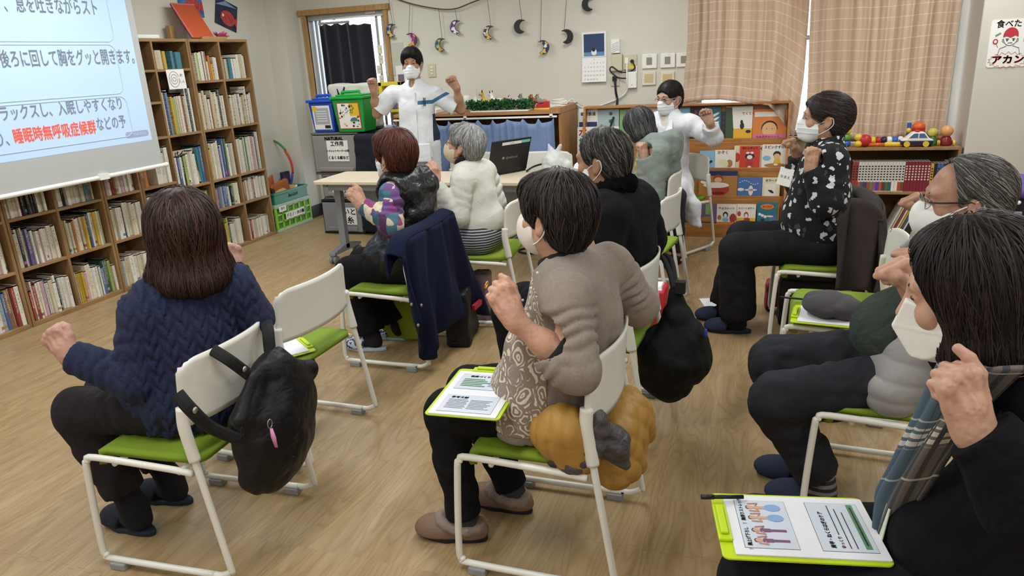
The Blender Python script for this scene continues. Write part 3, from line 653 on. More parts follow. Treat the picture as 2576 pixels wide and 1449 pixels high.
def book_mat():
    t = NT('book_cover'); oi = t.n('ObjectInfo'); base = oi.outputs['Color']; rnd = oi.outputs['Random']
    g = t.n('TexCoord').outputs['Generated']; ob = t.obj(); x, y, z = t.sep(ob)[:3]; gx, gy, gz = t.sep(g)[:3]
    # glyph-like print running down the spine
    v = t.n('CombineXYZ', X=t.math('MULTIPLY', y, 330), Y=t.math('MULTIPLY', z, 190), Z=t.math('MULTIPLY', rnd, 57))
    gl = t.math('GREATER_THAN', t.noise(v.outputs[0], 1.0, 2, .6), .555)
    mid = t.math('LESS_THAN', t.math('ABSOLUTE', t.math('SUBTRACT', gy, .5)), .30)
    t0 = t.math('MULTIPLY_ADD', rnd, .25, .22); rng = t.math('MULTIPLY', t.math('GREATER_THAN', gz, t0), t.math('LESS_THAN', gz, .93))
    ink = t.math('MULTIPLY', t.math('MULTIPLY', gl, mid), rng)
    lum = t.n('RGBToBW', i0=base).outputs[0]; inkc = t.mix(t.math('GREATER_THAN', lum, .16), srgb('#e5ddc8'), srgb('#3a3430'))
    c = t.mix(t.math('MULTIPLY', ink, .85), base, inkc)
    band = t.math('MULTIPLY', t.math('GREATER_THAN', gz, .07), t.math('LESS_THAN', gz, .15)); bandk = t.math('MULTIPLY', band, t.math('GREATER_THAN', t.math('FRACT', t.math('MULTIPLY', rnd, 7.3)), .8))
    hsv = t.n('HueSaturation', Hue=t.math('FRACT', t.math('MULTIPLY', rnd, 13.7)), Saturation=.8, Value=.8, Color=srgb('#b05a48')); c = t.mix(bandk, c, hsv.outputs[0]); t.base(c)
    t.b.inputs['Roughness'].default_value = .45; return t.m
m_book = book_mat(); m_pages = M('book_pages', '#d8cfb8', .9)
_bm = {}
def book_mesh():
    """unit book: spine at x=0 facing +x, depth 1 along -x, width 1 along y, height 1"""
    b = MB(); b.bb((-1, -.5, 0), (0, .5, 1), 0); b.f.pop(1); b.m.pop(1)
    b.add([(-.985, -.42, .985), (-.03, -.42, .985), (-.03, .42, .985), (-.985, .42, .985)], [(0, 1, 2, 3)], 1)
    for s in (-1, 1):
        a, c = sorted((s*.5, s*.40)); b.bb((-1, a, .97), (0, c, 1), 0)
    b.bb((-.06, -.4, .97), (0, .4, 1), 0); b.bb((-.999, -.4, .97), (-.97, .4, .985), 1)
    return b
_b0 = None; ORD = ['first', 'second', 'third', 'fourth', 'fifth', 'sixth', 'seventh', 'eighth', 'ninth', 'tenth', 'eleventh', 'twelfth', 'thirteenth', 'fourteenth', 'fifteenth', 'sixteenth', 'seventeenth', 'eighteenth', 'nineteenth', 'twentieth', 'twenty-first', 'twenty-second', 'twenty-third', 'twenty-fourth', 'twenty-fifth', 'twenty-sixth', 'twenty-seventh', 'twenty-eighth']
def add_book(x, y, z, d, w, h, col, lean, label, group, name='book'):
    global _b0
    key = (round(d, 2), round(w, 3), round(h, 2))
    bm = book_mesh()
    bm.v = [(p[0]*d, p[1]*w, p[2]*h) for p in bm.v]
    o = bm.build(name, [m_book, m_pages]); o.location = (x, y, z); o.rotation_euler = (lean, 0, 0)
    c = np.array(srgb(PAL[col])[:3])*(1+random.uniform(-.12, .12)); o.color = (*np.clip(c, 0, 1), 1)
    return tag(o, label, 'book', group)
COLW = ['column nearest the blue foam tube']+['%s column from the blue foam tube' % ORD[i] for i in range(1, 9)]
SHW = ['bottom shelf', 'second shelf up', 'third shelf up', 'fourth shelf up', 'top shelf']
def fill(y0, y1, z, zt, spec, col, sh, full=1.0, hr=(.72, .95), lean=0):
    spec = ''.join(c+(random.choice([c, 'w', 'i', 'w', 'c']) if c != '.' and random.random() < .34 else '') for c in spec)
    n = len(spec); ws = np.array([random.uniform(.7, 1.3) for _ in spec]); W = (y1-y0-TH-.012)*full; ws = ws/ws.sum()*W
    y = y0+TH*.5+.006; H = zt-z-.02; hp = random.uniform(*hr)
    for i, ch in enumerate(spec):
        if random.random() < .45: hp = random.uniform(*hr)
        hh = H*min(.98, hp+random.uniform(-.01, .01)); dd = random.uniform(.14, .20); sx = FX-random.uniform(.012, .05)
        if ch != '.':
            lab = '%s book %s from left, %s, %s' % (CN[ch], ORD[i], SHW[sh], COLW[col])
            if (col <= 1 and sh >= 3) or (col in (2, 3) and sh >= 3) or (col == 0 and sh == 2): far_book(sx, y+ws[i]/2, z+.001, dd, ws[i]*.94, hh, ch)
            else: add_book(sx, y+ws[i]/2, z+.001, dd, ws[i]*.94, hh, ch, lean, lab, 'books in the wooden bookcases')
        y += ws[i]
FARB = MB()
def far_book(x, y, z, d, w, h, ch):
    i = list(PAL).index(ch); bk = book_mesh(); FARB.add([(p[0]*d+x, p[1]*w+y, p[2]*h+z) for p in bk.v], bk.f, i); FARB.m[-len(bk.f):] = [len(PAL) if q else i for q in bk.m]
# columns right to left; shelves bottom to top
def colfill(ci, y0, y1, zs, H, specs):
    lv = [.03]+zs+[H-.02]
    for k, sp in enumerate(specs):
        if sp: fill(y0, y1, lv[k], lv[k+1]-TH, sp[0], ci, k, *sp[1:])
colfill(0, 5.70, 6.10, SA, 1.9, [('vrwwwwww', .92, (.55, .58)), ('cucpuwiwgw', .95, (.86, .97)), ('mcwiwegwipwkw', .97, (.78, .92)), ('wiwmwnwiciywb', .97, (.66, .95)), ('igtwwwiw', .9, (.55, .9))])
colfill(1, 5.315, 5.70, SA, 1.9, [('tbtylnwiww', .9, (.62, .86)), ('wpvsbwsnliwi', .96, (.78, .96)), ('yyiiwpbbtgws', .97, (.66, .88)), ('wicibwrcwkkw', .97, (.66, .93)), ('wmilwwdwuoyw', .93, (.5, .88))])
colfill(2, 4.905, 5.31, SB, 1.9, [('wibwgwcw', .8, (.6, .85)), ('ccdwpuokye', .94, (.8, .96)), ('wpbklw..tb', .98, (.62, .8)), ('wsbiylcciurcnww', .97, (.58, .78)), ('wiy.ttt', .82, (.66, .9))])
colfill(3, 4.52, 4.905, [.40, .75, 1.13, 1.41, 1.66], 1.9, [('wiwpwiwb', .9, (.7, .9)), ('wiwcpwww', .95, (.8, .9)), ('uo..www', .95, (.7, .9)), ('uu', .3, (.7, .9)), ('b', .3, (.7, .9))])
colfill(4, 4.15, 4.515, SC_, 1.9, [('sswwiwi', .9, (.62, .8)), ('wiwnwwiww', .95, (.8, .92)), ('wpwrwpiww', .95, (.82, .93))])
colfill(5, 3.745, 4.145, SC_, 1.9, [('nyyypiwwtbeluw', .98, (.6, .82)), ('lwwowirwymnbcyli', .96, (.75, .9)), ('wwkwwwittuc', .93, (.75, .9))])
colfill(6, 3.36, 3.745, SC_, 1.9, [('wrriiwpbiwksww', .96, (.6, .85)), ('ocinbvbbwpwwwwwww', .98, (.72, .95)), ('wwwwwmkkdkwlw', .92, (.75, .86))])
colfill(7, 2.965, 3.355, SC_, 1.9, [('wrwiwwsbur', .98, (.7, .85)), ('pwwpwpwwpw', .95, (.8, .9))])
def far_mat(c):
    t = NT('far_book_'+c); o = t.obj(); x, y, z = t.sep(o)[:3]; v = t.n('CombineXYZ', X=t.math('MULTIPLY', y, 300), Y=t.math('MULTIPLY', z, 170)); g = t.math('GREATER_THAN', t.noise(v.outputs[0], 1, 2, .6), .56); k = c in 'nkmdeubv'
    t.base(t.mix(t.math('MULTIPLY', g, .7), srgb(PAL[c]), srgb('#d8d2c2' if k else '#4a443e'))); t.b.inputs['Roughness'].default_value = .5; return t.m
fo = FARB.build('books', [far_mat(c) for c in PAL]+[m_pages]); tag(fo, 'small books on the upper shelves of the tall bookcases', 'books', kind='stuff')
# face-out picture book lying open towards the room, and the note clipped under the top shelf
t_ = empty('picture_book', (FX-.05, 5.12, .69), 'picture book with panda on its cover shown face out in the bookcase', 'book')
LN = V(-.12, 0, .99); Y_ = V(0, 1, 0)
PB = [M('cover_sand', '#b3a68d', .5), M('print_black', '#1d1d20', .6), m_white, M('cover_brown', '#7a6248', .5), m_pages]
def pandaf(b):
    b.box((-.02, .0, .15), (.012, .27, .30), R=np.array([[.99, 0, -.12], [0, 1, 0], [.12, 0, .99]])); O = V(-.013+.012, 0, .15)+V(.0, 0, 0)
    E1 = V(0, 1, 0); E2 = V(-.12, 0, .99); O = V(-.02, 0, .15)+.0065*V(.99, 0, .12)
    put_text(b, 'パイジン', O+E2*.11, E1, E2, .06, 1, .002); poly(b, O, E1, E2, [(-.1, .05), (.12, .08), (.13, -.06), (.02, -.02)], 3)
    blob(b, O, E1, E2, 0, -.09, .055, .05, 2); blob(b, O, E1, E2, 0, -.02, .036, .03, 2, .002)
    for s in (-1, 1): blob(b, O, E1, E2, s*.028, .006, .012, .012, 1, .0022); blob(b, O, E1, E2, s*.012, -.02, .008, .01, 1, .0026); blob(b, O, E1, E2, s*.03, -.125, .018, .012, 1, .0022)
    blob(b, O, E1, E2, 0, -.055, .05, .016, 1, .0018)
part('cover', PB, t_, pandaf)
nt = empty('paper_note', (FX+.003, 5.10, 1.655), 'white note with a round doodle hanging under the top shelf', 'note')
nt.scale = (1, .8, .72)
def notef(b):
    b.prism([(-.125, 0), (.125, 0), (.13, -.22), (-.12, -.22)], (0, 0, 0), Y_, (0, 0, 1), (.003, 0, 0)); O = (.003, 0, 0)
    for r, f in ((.07, 1.25), (.045, 1.2), (.022, 1)): b.tube([(.004, -.03+r*math.cos(t), -.11+r*f*math.sin(t)) for t in np.linspace(.3, 6.4, 18)], .002, 4, mi=1)
    put_text(b, 'め', (.003, .075, -.07), Y_, (0, 0, 1), .045, 1); put_text(b, 'くん', (.003, .075, -.14), Y_, (0, 0, 1), .04, 1)
part('paper', [m_white, PB[1]], nt, notef)
# things on top of the bookcase
o = empty('orange_display_board', (-4.86, 5.56, 1.9), 'orange board with pink edge leaning on top of the bookcase', 'board')
part('board', [M('orange_board', '#b8512a', .7), M('pink_edge', '#c9707c', .6)], o, lambda b: (b.add([(.12, -.14, .01), (.12, .14, .01), (-.05, .14, .30), (-.05, -.14, .30), (.105, -.14, .003), (.105, .14, .003), (-.065, .14, .293), (-.065, -.14, .293)], [(0, 1, 2, 3), (7, 6, 5, 4), (1, 5, 6, 2), (3, 2, 6, 7), (0, 4, 5, 1)], 0), b.tube([(.12, -.14, .01), (-.05, -.14, .30), (-.05, .14, .30)], .009, 6, mi=1)))
part('stick', m_casing, o, lambda b: b.bb((.12, -.05, 0), (.145, .27, .022))); part('easel_foot', m_casing, o, lambda b: b.bb((-.1, -.2, 0), (-.06, -.15, .12)))
for (yy, lab, k, rot, zz) in ((atx(478, 12, LX)[1], 'child painting of a red fish on blue, left one above the orange board', 0, .05, atx(478, 8, LX)[2]), (atx(568, 37, LX)[1], 'child painting of a red fish on dark paper, tilted, beside the column', 1, -.3, atx(568, 37, LX)[2])):
    o = empty('fish_painting', (LX+.004, yy, zz), lab, 'painting', group='fish paintings on the wall'); o.rotation_euler = (rot, 0, 0)
    FM = [M('paint_navy' if k else 'paint_sky', '#2d2f45' if k else '#4d6ea8', .8, var=.5, vs=9), M('paint_red', '#b0433f', .8, var=.35, vs=30), m_white, M('paint_blue', '#7a9cc4', .8)]
    part('paper', FM, o, lambda b: (b.bb((0, -.15, -.125), (.004, .15, .125)), blob(b, (.004, 0, 0), Y_, (0, 0, 1), .02, -.03, .1, .07, 1), poly(b, (.0045, 0, 0), Y_, (0, 0, 1), [(.1, -.03), (.15, .02), (.15, -.09)], 1), blob(b, (.004, 0, 0), Y_, (0, 0, 1), -.05, -.02, .014, .014, 2, .003), poly(b, (.004, 0, 0), Y_, (0, 0, 1), [(-.16, .05), (-.03, .12), (.14, .1), (.0, .08)], 3)))
o = empty('paper_flower', (-4.82, 5.86, 1.9), 'pink paper flower lying on top of the bookcase', 'flower')
def pf(b):
    for i in range(46):
        a = random.uniform(0, 2*PI); e = random.uniform(.1, 1.2); d = V(math.cos(a)*math.cos(e), math.sin(a)*math.cos(e), math.sin(e)*.7); l = random.uniform(.07, .12); s = np.cross(d, V(.3, .2, .9)); s /= np.linalg.norm(s)
        p0 = V(0, 0, .015); b.add([p0, p0+d*l*.6+s*.018, p0+d*l, p0+d*l*.6-s*.018], [(0, 1, 2, 3)])
part('petals', M('pink_tissue', '#e389b2', .8, var=.2), o, pf)
tag(MB().bb((-4.93, 4.63, 1.9), (-4.72, 5.02, 1.93)).build('white_tray', m_white, bevel=.006), 'flat white tray on top of the bookcase beside the screen', 'tray')
# ================================================================ projection screen
SX = -4.5; SY0, SY1 = 1.6, 4.565; SLZ, SLY = 1.14, 4.505
sc_ = empty('projection_screen', (SX, 3.1, .93), 'large pull-down projection screen showing a slide in front of the bookcases', 'screen')
def sloc(y, z): return (0, y-3.1, z-.93)
part('fabric', M('screen_fabric', '#b6b9b8', .8), sc_, lambda b: b.bb(sloc(SY0, .945), (.003, SY1-.0-3.1, 2.62-.93)))
part('bottom_bar', m_white, sc_, lambda b: (b.cyl(sloc(SY0, .935), sloc(SY1+.02, .935), .016, 12), b.bb((-.02, 3.95-3.1, -.012), (.024, 4.03-3.1, .03)), b.cyl(sloc(SY1+.02, .935), sloc(SY1+.045, .935), .019, 12)), smooth=False)
part('case', m_white, sc_, lambda b: b.bb((-.05, SY0-3.15, 2.60-.93), (.05, SY1-3.05, 2.70-.93)), bevel=.01)
part('cord', m_white, sc_, lambda b: b.cyl((0, 0, 1.77), (0, 0, 1.82), .004))
SLM = [M('slide_light', '#b6d0ec', .9, emit=.24), M('slide_text', '#8a929d', .9, emit=.75), M('slide_red', '#cf8074', .9, emit=.6), M('slide_line', '#9fb0c0', .9, emit=.5), M('slide_badge', '#8d93ad', .9, emit=.5)]
def slide(b):
    E1 = V(0, 1, 0); E2 = V(0, 0, 1); O = V(.003, 0, 0); T = lambda y, z: V(.003, y-3.1, z-.93)
    strip(b, O, E1, E2, SY0+.05-3.1, SLZ-.93, SLY-3.1, 2.55-.93, 0, .001)
    def px(x, y): p = atx(x, y, SX+.003); return V(.003, p[1]-3.1, p[2]-.93)
    def line(s, a, bq, size, mi, bold=.003): # text between two picked end points
        p, q = px(*a), px(*bq); W = q[1]-p[1]; v, f = text_data(s, size, 0, bold, 'LEFT'); w = v[:, 0].max()-v[:, 0].min()
        b.add([V(.0052, p[1]+(t[0]-v[:, 0].min())/w*W, p[2]+t[1]) for t in v], f, mi)
    line('息を吐きながらスト', (38, 12), (243, 18), .115, 1, .003); line('、', (8, 12), (16, 12), .115, 1, .003)
    line('後ろに回して胸をグッと開きます。', (-2, 152), (338, 152), .115, 1, .003)
    line('ラックスし、入眠しやすくなり', (0, 290), (306, 262), .10, 1, .003)
    line('睡眠時無呼吸症候群', (34, 347), (241, 320), .10, 2, .0035); line('などの予', (243, 316), (317, 312), .10, 1, .003); line('り、', (-8, 355), (22, 352), .1, 1)
    for a, z0, z1, yr in (((281, 70), 1.86, 2.5, 0), ((303, 190), 1.5, 1.84, 0), ((335, 340), 1.19, 1.48, 0)):
        yr = px(*a)[1]; ya = SY0+.2-3.1
        pl = [(.0055, x, y) for x, y in rounded(yr-ya, z1-z0, .06, 5, (yr+ya)/2, (z0+z1)/2-.93)]; b.tube(pl, .0035, 4, closed=True, mi=3)
    p = px(345, 337); b.prism(rounded(.22, .045, .022, 4, p[1], p[2]), (.003, 0, 0), E1, E2, (.002, 0, 0), 4); put_text(b, 'YAKUDO', V(.0055, p[1]+.02, p[2]), E1, E2, .03, 0)
part('slide', SLM, sc_, slide)
# ================================================================ beside the bookcase: crates, foam tube, hoop
FT = aty(692, 420, 6.72); o = empty('foam_tube', (FT[0], 6.72, .0), 'tall pale blue foam tube standing in the corner beside the bookcase', 'tube')
hz = aty(683, 318, 6.72)[2]
part('tube', M('foam_blue', '#7fb4d3', .8, (60, .2, .003)), o, lambda b: b.tube([(.0, 0, 0), (-.004, 0, hz*.5), (.004, 0, hz-.01), (.004, 0, hz)], [.042, .042, .042, .036], 16), smooth=True)
o = empty('rainbow_hoop', (-4.8, 6.66, .62), 'plastic hoop in red, green, blue and yellow sections behind the crates', 'hoop')
hc = aty(672, 425, 6.66); o.location = hc; HR = .33
for i, (c, nm) in enumerate((('#c5402f', 'red'), ('#3f8a3d', 'green'), ('#cdbf3c', 'yellow'), ('#3b4aa8', 'blue'), ('#c5402f', 'red'), ('#3f8a3d', 'green'), ('#cdbf3c', 'yellow'), ('#3b4aa8', 'blue'))):
    a0 = -.15+i*PI/4; s_ = part('section', M('hoop_'+nm, c, .35), o, lambda b: b.tube([(HR*math.cos(a0+PI/4*k/8), .02*math.sin(a0), HR*math.sin(a0+PI/4*k/8)) for k in range(9)], .0125, 8), smooth=True); s_['label'] = nm+' hoop section'
CRX0, CRY0 = -5.0+.01, 6.14
m_lime = M('lime_plastic', '#8cc83e', .4); m_lime2 = M('lime_panel', '#4f7d24', .5); m_lgrey = M('grey_rim', '#a9b3a8', .5); m_dgreen = M('dark_green_plastic', '#1f7a5a', .4)
cr = empty('folding_crate', (-4.83, 6.45, 0), 'lime green folding crate with grey rim on the floor beside the bookcase', 'crate')
def panel_grid(b, p0, eu, ev, en, W, H, nu, nv, m0, m1):
    p0, eu, ev, en = V(*p0), V(*eu), V(*ev), V(*en); c = p0+eu*W/2+ev*H/2; R = np.array([eu, ev, en]).T
    b.box(c, (W, H, .006), R, m1)
    for i in range(nu+1): b.box(p0+eu*(i*W/nu)+ev*H/2+en*.006, (.016, H, .014), R, m0)
    for j in range(nv+1): b.box(p0+eu*W/2+ev*(j*H/nv)+en*.006, (W, .016, .014), R, m0)
def cratef(b):
    L, D, H = .60, .22, .27
    panel_grid(b, (D/2, -L/2, .03), (0, 1, 0), (0, 0, 1), (1, 0, 0), L, H-.05, 6, 3, 0, 1)
    panel_grid(b, (-D/2, -L/2, .03), (1, 0, 0), (0, 0, 1), (0, -1, 0), D, H-.05, 2, 3, 0, 1); panel_grid(b, (-D/2, L/2, .03), (1, 0, 0), (0, 0, 1), (0, 1, 0), D, H-.05, 2, 3, 0, 1)
part('body', [m_lime, m_lime2], cr, cratef)
part('rim', m_lgrey, cr, lambda b: (b.bb((-.12, -.31, .25), (.125, .31, .285)), b.bb((-.12, -.31, 0), (.125, .31, .03))), bevel=.004)
part('label_card', [m_white, M('print_black', '#1d1d20', .6)], cr, lambda b: (b.bb((.127, -.16, .11), (.131, .17, .18)), put_text(b, 'ドミノ・木の輪', (.131, .005, .145), Y_, (0, 0, 1), .045, 1, .001), b.bb((.127, -.26, .205), (.131, -.14, .262)), put_text(b, '積木', (.131, -.2, .235), Y_, (0, 0, 1), .035, 1)))
ct = empty('green_tray_crate', (-4.83, 6.45, .286), 'dark green plastic tray full of cardboard and blocks on the lime crate', 'crate')
def trayf(b):
    L, D, H = .58, .22, .12
    for s in (-1, 1): b.box((s*D/2, 0, H/2), (.01, L, H)); b.box((0, s*L/2, H/2), (D, .01, H))
    b.bb((-D/2, -L/2, 0), (D/2, L/2, .012)); b.bb((D/2-.002, -L/2-.01, H-.025), (D/2+.014, L/2+.01, H)); b.bb((-D/2-.01, -L/2-.012, H-.025), (D/2+.01, -L/2+.004, H)); b.bb((-D/2-.01, L/2-.004, H-.025), (D/2+.01, L/2+.012, H))
    put_text(b, 'みんなの', (.117, .03, .055), Y_, (0, 0, 1), .045, 1, .0015)
part('tray', [m_dgreen, M('tray_relief', '#2f9470', .4)], ct, trayf, bevel=.003)
for (p, d, rz, c, nm, lab) in (((-4.86, 6.3, .42), (.02, .2, .26), .2, '#b5622f', 'cardboard_sheet', 'orange cardboard sheet leaning in the dark green tray'), ((-4.82, 6.4, .42), (.05, .24, .12), -.2, '#a5622c', 'cardboard_box', 'brown open cardboard box in the dark green tray'),
        ((-4.84, 6.62, .395), (.14, .1, .02), .4, '#d8d2c0', 'wooden_block', 'white flat block on the pile in the green tray'), ((-4.8, 6.56, .385), (.06, .2, .018), .3, '#bf9a62', 'wooden_stick', 'wooden stick on the pile in the green tray'), ((-4.78, 6.35, .38), (.07, .13, .05), -.5, '#c8a470', 'wooden_block', 'tan wooden block at the front of the green tray'),
        ((-4.77, 6.23, .395), (.03, .13, .05), .7, '#22201f', 'black_block', 'black block at the left corner of the green tray')):
    b = MB(); b.box((0, 0, 0), d); q = b.build(nm, M('pile_'+c[1:], c, .8), bevel=.003); q.location = p; q.rotation_euler = (.25, .1, rz); tag(q, lab, 'block' if 'block' in nm or 'stick' in nm else 'cardboard', 'pile in the green tray')
b = MB(); b.bb((-.02, -.06, 0), (.02, .06, .23)); q = b.build('patterned_box', [M('navy_print', '#2b2446', .7, var=.8, vs=60)], bevel=.003); q.location = (-4.93, 6.68, .32); tag(q, 'dark box with red pattern beside the foam tube', 'box')
# ================================================================ drawer units and toy tubs
m_smoke = M('smoky_plastic', '#8d8b86', .3, spec=.5); m_dk = M('dark_frame', '#23252d', .4); m_clear = M('clear_grey_plastic', '#9fa2a6', .25, alpha=.55)
PRB = M('print_black', '#1d1d20', .6)
def drawer_unit(name, x0, x1, y0, y1, z0, z1, lab, sign, mf, mb, txt=None, contents=None):
    o = empty(name, ((x0+x1)/2, (y0+y1)/2, z0), lab, 'storage box'); w, d, h = x1-x0, y1-y0, z1-z0
    part('frame', mb, o, lambda b: (b.bb((-w/2, -d/2+.02, 0), (w/2, d/2, .02)), b.bb((-w/2, -d/2+.02, h-.02), (w/2, d/2, h)), b.bb((-w/2, -d/2+.02, 0), (-w/2+.015, d/2, h)), b.bb((w/2-.015, -d/2+.02, 0), (w/2, d/2, h)), b.bb((-w/2, d/2-.01, 0), (w/2, d/2, h))), bevel=.004)
    f = part('drawer', mf, o, lambda b: (b.bb((-w/2+.02, -d/2, .025), (w/2-.02, -d/2+.012, h-.025)), b.bb((-w/2+.02, -d/2, .025), (w/2-.02, d/2-.02, .035))), bevel=.004)
    part('handle', mf, f, lambda b: b.bb((-w*.36, -d/2-.02, .04), (w*.36, -d/2, .075)), bevel=.006)
    if contents: contents(o, w, d, h)
    if sign:
        sx, sz, sw_, sh_, lines = sign
        def sg(b):
            b.bb((sx-sw_/2, -d/2-.004, sz-sh_/2), (sx+sw_/2, -d/2-.001, sz+sh_/2))
            for i, (s, size) in enumerate(lines): put_text(b, s, (sx, -d/2-.004, sz+sh_/2-sh_*(i+.5)/len(lines)), EX, EZ, size, 1, .0015)
        part('paper_label', [m_white, PRB], o, sg)
    if txt: part('lettering', PRB, o, lambda b: put_text(b, txt, (-.0, -d/2-.004, h-.055), EX, EZ, .045, 0, .002))
    return o
DXa, DXb = -4.19, -3.72
def yarn(o, w, d, h):
    for i, (c, nm) in enumerate((('#7d3f52', 'wine'), ('#c9c3ae', 'cream'), ('#a8794e', 'tan'), ('#59627d', 'blue grey'), ('#d2cdbf', 'white'))):
        part('yarn_ball', M('yarn_'+nm, c, .9, (90, .5, .004)), o, lambda b: b.ell((-w*.34+i*w*.17, -d*.1, .10+.03*(i % 2)), (.055, .06, .055), 14), smooth=True)
drawer_unit('clear_storage_drawer', DXa, DXb, 6.18, 6.55, 0, .345, 'bottom clear storage drawer with yarn and a hand-lettered paper label', (.055, .185, .22, .17, [('けいと', .075), ('毛糸', .08)]), m_clear, m_dk, contents=yarn)
drawer_unit('grey_storage_drawer', DXa+.03, DXb+.02, 6.20, 6.55, .347, .59, 'middle grey storage drawer behind the table edge', (.04, .06, .3, .06, [('ひも糸', .06)]), m_smoke, m_smoke)
drawer_unit('grey_storage_drawer', DXa-.03, DXb+.03, 6.20, 6.55, .592, 1.0, 'upper grey storage box with lettering and a white craft label', (.03, .235, .235, .20, [('工作用', .05), ('トイレットペーパーの芯', .023), ('くるくる紙など', .033)]), m_smoke, M('smoky_plastic_dark', '#6f6d69', .35), txt='NATURAL')
def tub(x0, x1, y0, y1, z0, h, lab, c, cn, prints, group=None):
    o = empty('toy_block_tub', ((x0+x1)/2, (y0+y1)/2, z0), lab, 'tub', group=group); w, d = x1-x0, y1-y0; mt = M('tub_'+cn, c, .35)
    def body(b):
        k = .82; b.add([(-w/2*k, -d/2*k, 0), (w/2*k, -d/2*k, 0), (w/2*k, d/2*k, 0), (-w/2*k, d/2*k, 0), (-w/2, -d/2, h), (w/2, -d/2, h), (w/2, d/2, h), (-w/2, d/2, h)], [(3, 2, 1, 0), (0, 1, 5, 4), (1, 2, 6, 5), (2, 3, 7, 6), (3, 0, 4, 7), (4, 5, 6, 7)])
    part('body', mt, o, body, bevel=.012)
    part('lid', mt, o, lambda b: (b.bb((-w/2-.015, -d/2-.015, h), (w/2+.015, d/2+.015, h+.025)), b.bb((-w/2+.03, -d/2+.03, h+.025), (w/2-.03, d/2-.03, h+.04))), bevel=.006)
    part('handle', mt, o, lambda b: b.tube([(-w*.3, -d*.2, h+.03), (-w*.28, -d*.2, h+.06), (w*.28, -d*.2, h+.065), (w*.3, -d*.2, h+.03)], .014, 8))
    k0 = .82; ez = nrm((0, -d/2*(1-k0), h)); O = V(0, -d/2*(k0+.09), h*.5)
    part('sticker', prints[0], o, lambda b: prints[1](b, O, V(1, 0, 0), ez, w*.72, h*.8))
    return o
TM = [m_white, M('print_grey2', '#a6abb5', .6), M('print_yellow', '#e0bb2c', .5), M('print_red', '#c03a2e', .5), M('print_dark', '#23252e', .6), M('print_teal', '#3f7d7a', .5)]
def st_blue(b, O, eu, ev, w, h):
    strip(b, O, eu, ev, -w/2, -h/2, w/2, h/2, 0, .003); strip(b, O, eu, ev, -w*.42, -h*.28, w*.42, h*.4, 1, .004); blob(b, O, eu, ev, -w*.36, h*.38, w*.14, w*.14, 2, .005); strip(b, O, eu, ev, w*.1, -h*.45, w*.42, -h*.32, 4, .005)
    for i in range(5): strip(b, O, eu, ev, -w*.3, h*(.28-i*.1), w*.3, h*(.25-i*.1), 0, .005)
def st_green(b, O, eu, ev, w, h):
    strip(b, O, eu, ev, -w/2, -h/2, w/2, h/2, 3, .003); strip(b, O, eu, ev, -w*.46, -h*.47, w*.46, h*.47, 0, .004); strip(b, O, eu, ev, w*.05, h*.0, w*.46, h*.47, 2, .005)
    random.seed(3)
    for i in range(26): blob(b, O, eu, ev, random.uniform(-.42, .42)*w, random.uniform(-.44, .44)*h, random.uniform(.02, .06)*w, random.uniform(.02, .06)*w, random.choice([2, 3, 4, 5]), .006, 7)
    blob(b, O, eu, ev, w*.2, -h*.2, w*.17, w*.14, 5, .007, a0=0, a1=PI); put_text(b, 'レンガ', O+ev*h*.17-eu*w*.08, eu, ev, .05, 4, off=.0075)
tub(-4.21, -3.94, 6.22, 6.48, 1.002, .285, 'blue plastic toy tub with a white label beside the doorway', '#2553b8', 'blue', (TM, st_blue), 'plastic toy tubs')
tub(-3.92, -3.58, 6.18, 6.46, 1.002, .31, 'green plastic toy tub with a picture sticker next to the blue tub', '#1f9a3e', 'green', (TM, st_green), 'plastic toy tubs')
o = empty('dark_floor_cushion', (-3.55, 6.32, 0), 'tall dark navy cloth bag beside the grey storage boxes', 'bag')
s = SDF(); s.rbox((0, 0, .5), (.14, .13, .44), .04); s.disp(lambda P: .012*fbm(P*7, 3)); sdf_part('cloth', s, .014, M('navy_cloth_dark', '#141926', .9, (40, .3, .006)), o)
# canvas bag on the cabinet end
# ================================================================ long cabinet with the blue curtain
KX0, KX1, KY, KZ = -3.42, -1.745, 6.47, 1.135
m_cab = wood('cabinet_wood', '#8f6436', '#a8794a', '#b98a58', 0); m_cabv = wood('cabinet_wood_upright', '#8f6436', '#a8794a', '#b98a58', 2)
cb = empty('long_cabinet', ((KX0+KX1)/2, (KY+WY)/2, 0), 'long low wooden cabinet with a blue curtain across its front', 'cabinet'); cx_, cy_ = (KX0+KX1)/2, (KY+WY)/2
def cbx(nm, a, c, m): part(nm, m, cb, lambda b: b.bb((a[0]-cx_, a[1]-cy_, a[2]), (c[0]-cx_, c[1]-cy_, c[2])), bevel=.003)
cbx('worktop', (KX0, KY-.02, KZ-.03), (KX1, WY-.004, KZ), m_cab); cbx('side_panel', (KX0, KY, 0), (KX0+.025, WY-.004, KZ-.03), m_cabv); cbx('side_panel', (KX1-.025, KY, 0), (KX1, WY-.004, KZ-.03), m_cabv)
cbx('end_cap', (KX1-.09, KY-.022, KZ-.03), (KX1+.002, WY-.004, KZ+.025), m_cabv)
cbx('back_panel', (KX0, WY-.02, 0), (KX1, WY-.004, KZ-.03), m_cabv); cbx('shelf', (KX0+.025, KY+.05, .55), (KX1-.025, WY-.02, .57), m_cab); cbx('base', (KX0, KY+.03, 0), (KX1, WY-.004, .05), m_cab)
part('curtain_rod', m_white, cb, lambda b: (b.bb((KX0-cx_, KY-.035-cy_, KZ-.062), (KX1-.03-cx_, KY-.02-cy_, KZ-.045)), b.bb((-.1, KY-.035-cy_, KZ-.06), (-.07, KY-.02-cy_, KZ-.03)), b.bb((KX1-.1-cx_, KY-.035-cy_, KZ-.06), (KX1-.07-cx_, KY-.02-cy_, KZ-.03))), bevel=.003)
NP = 11
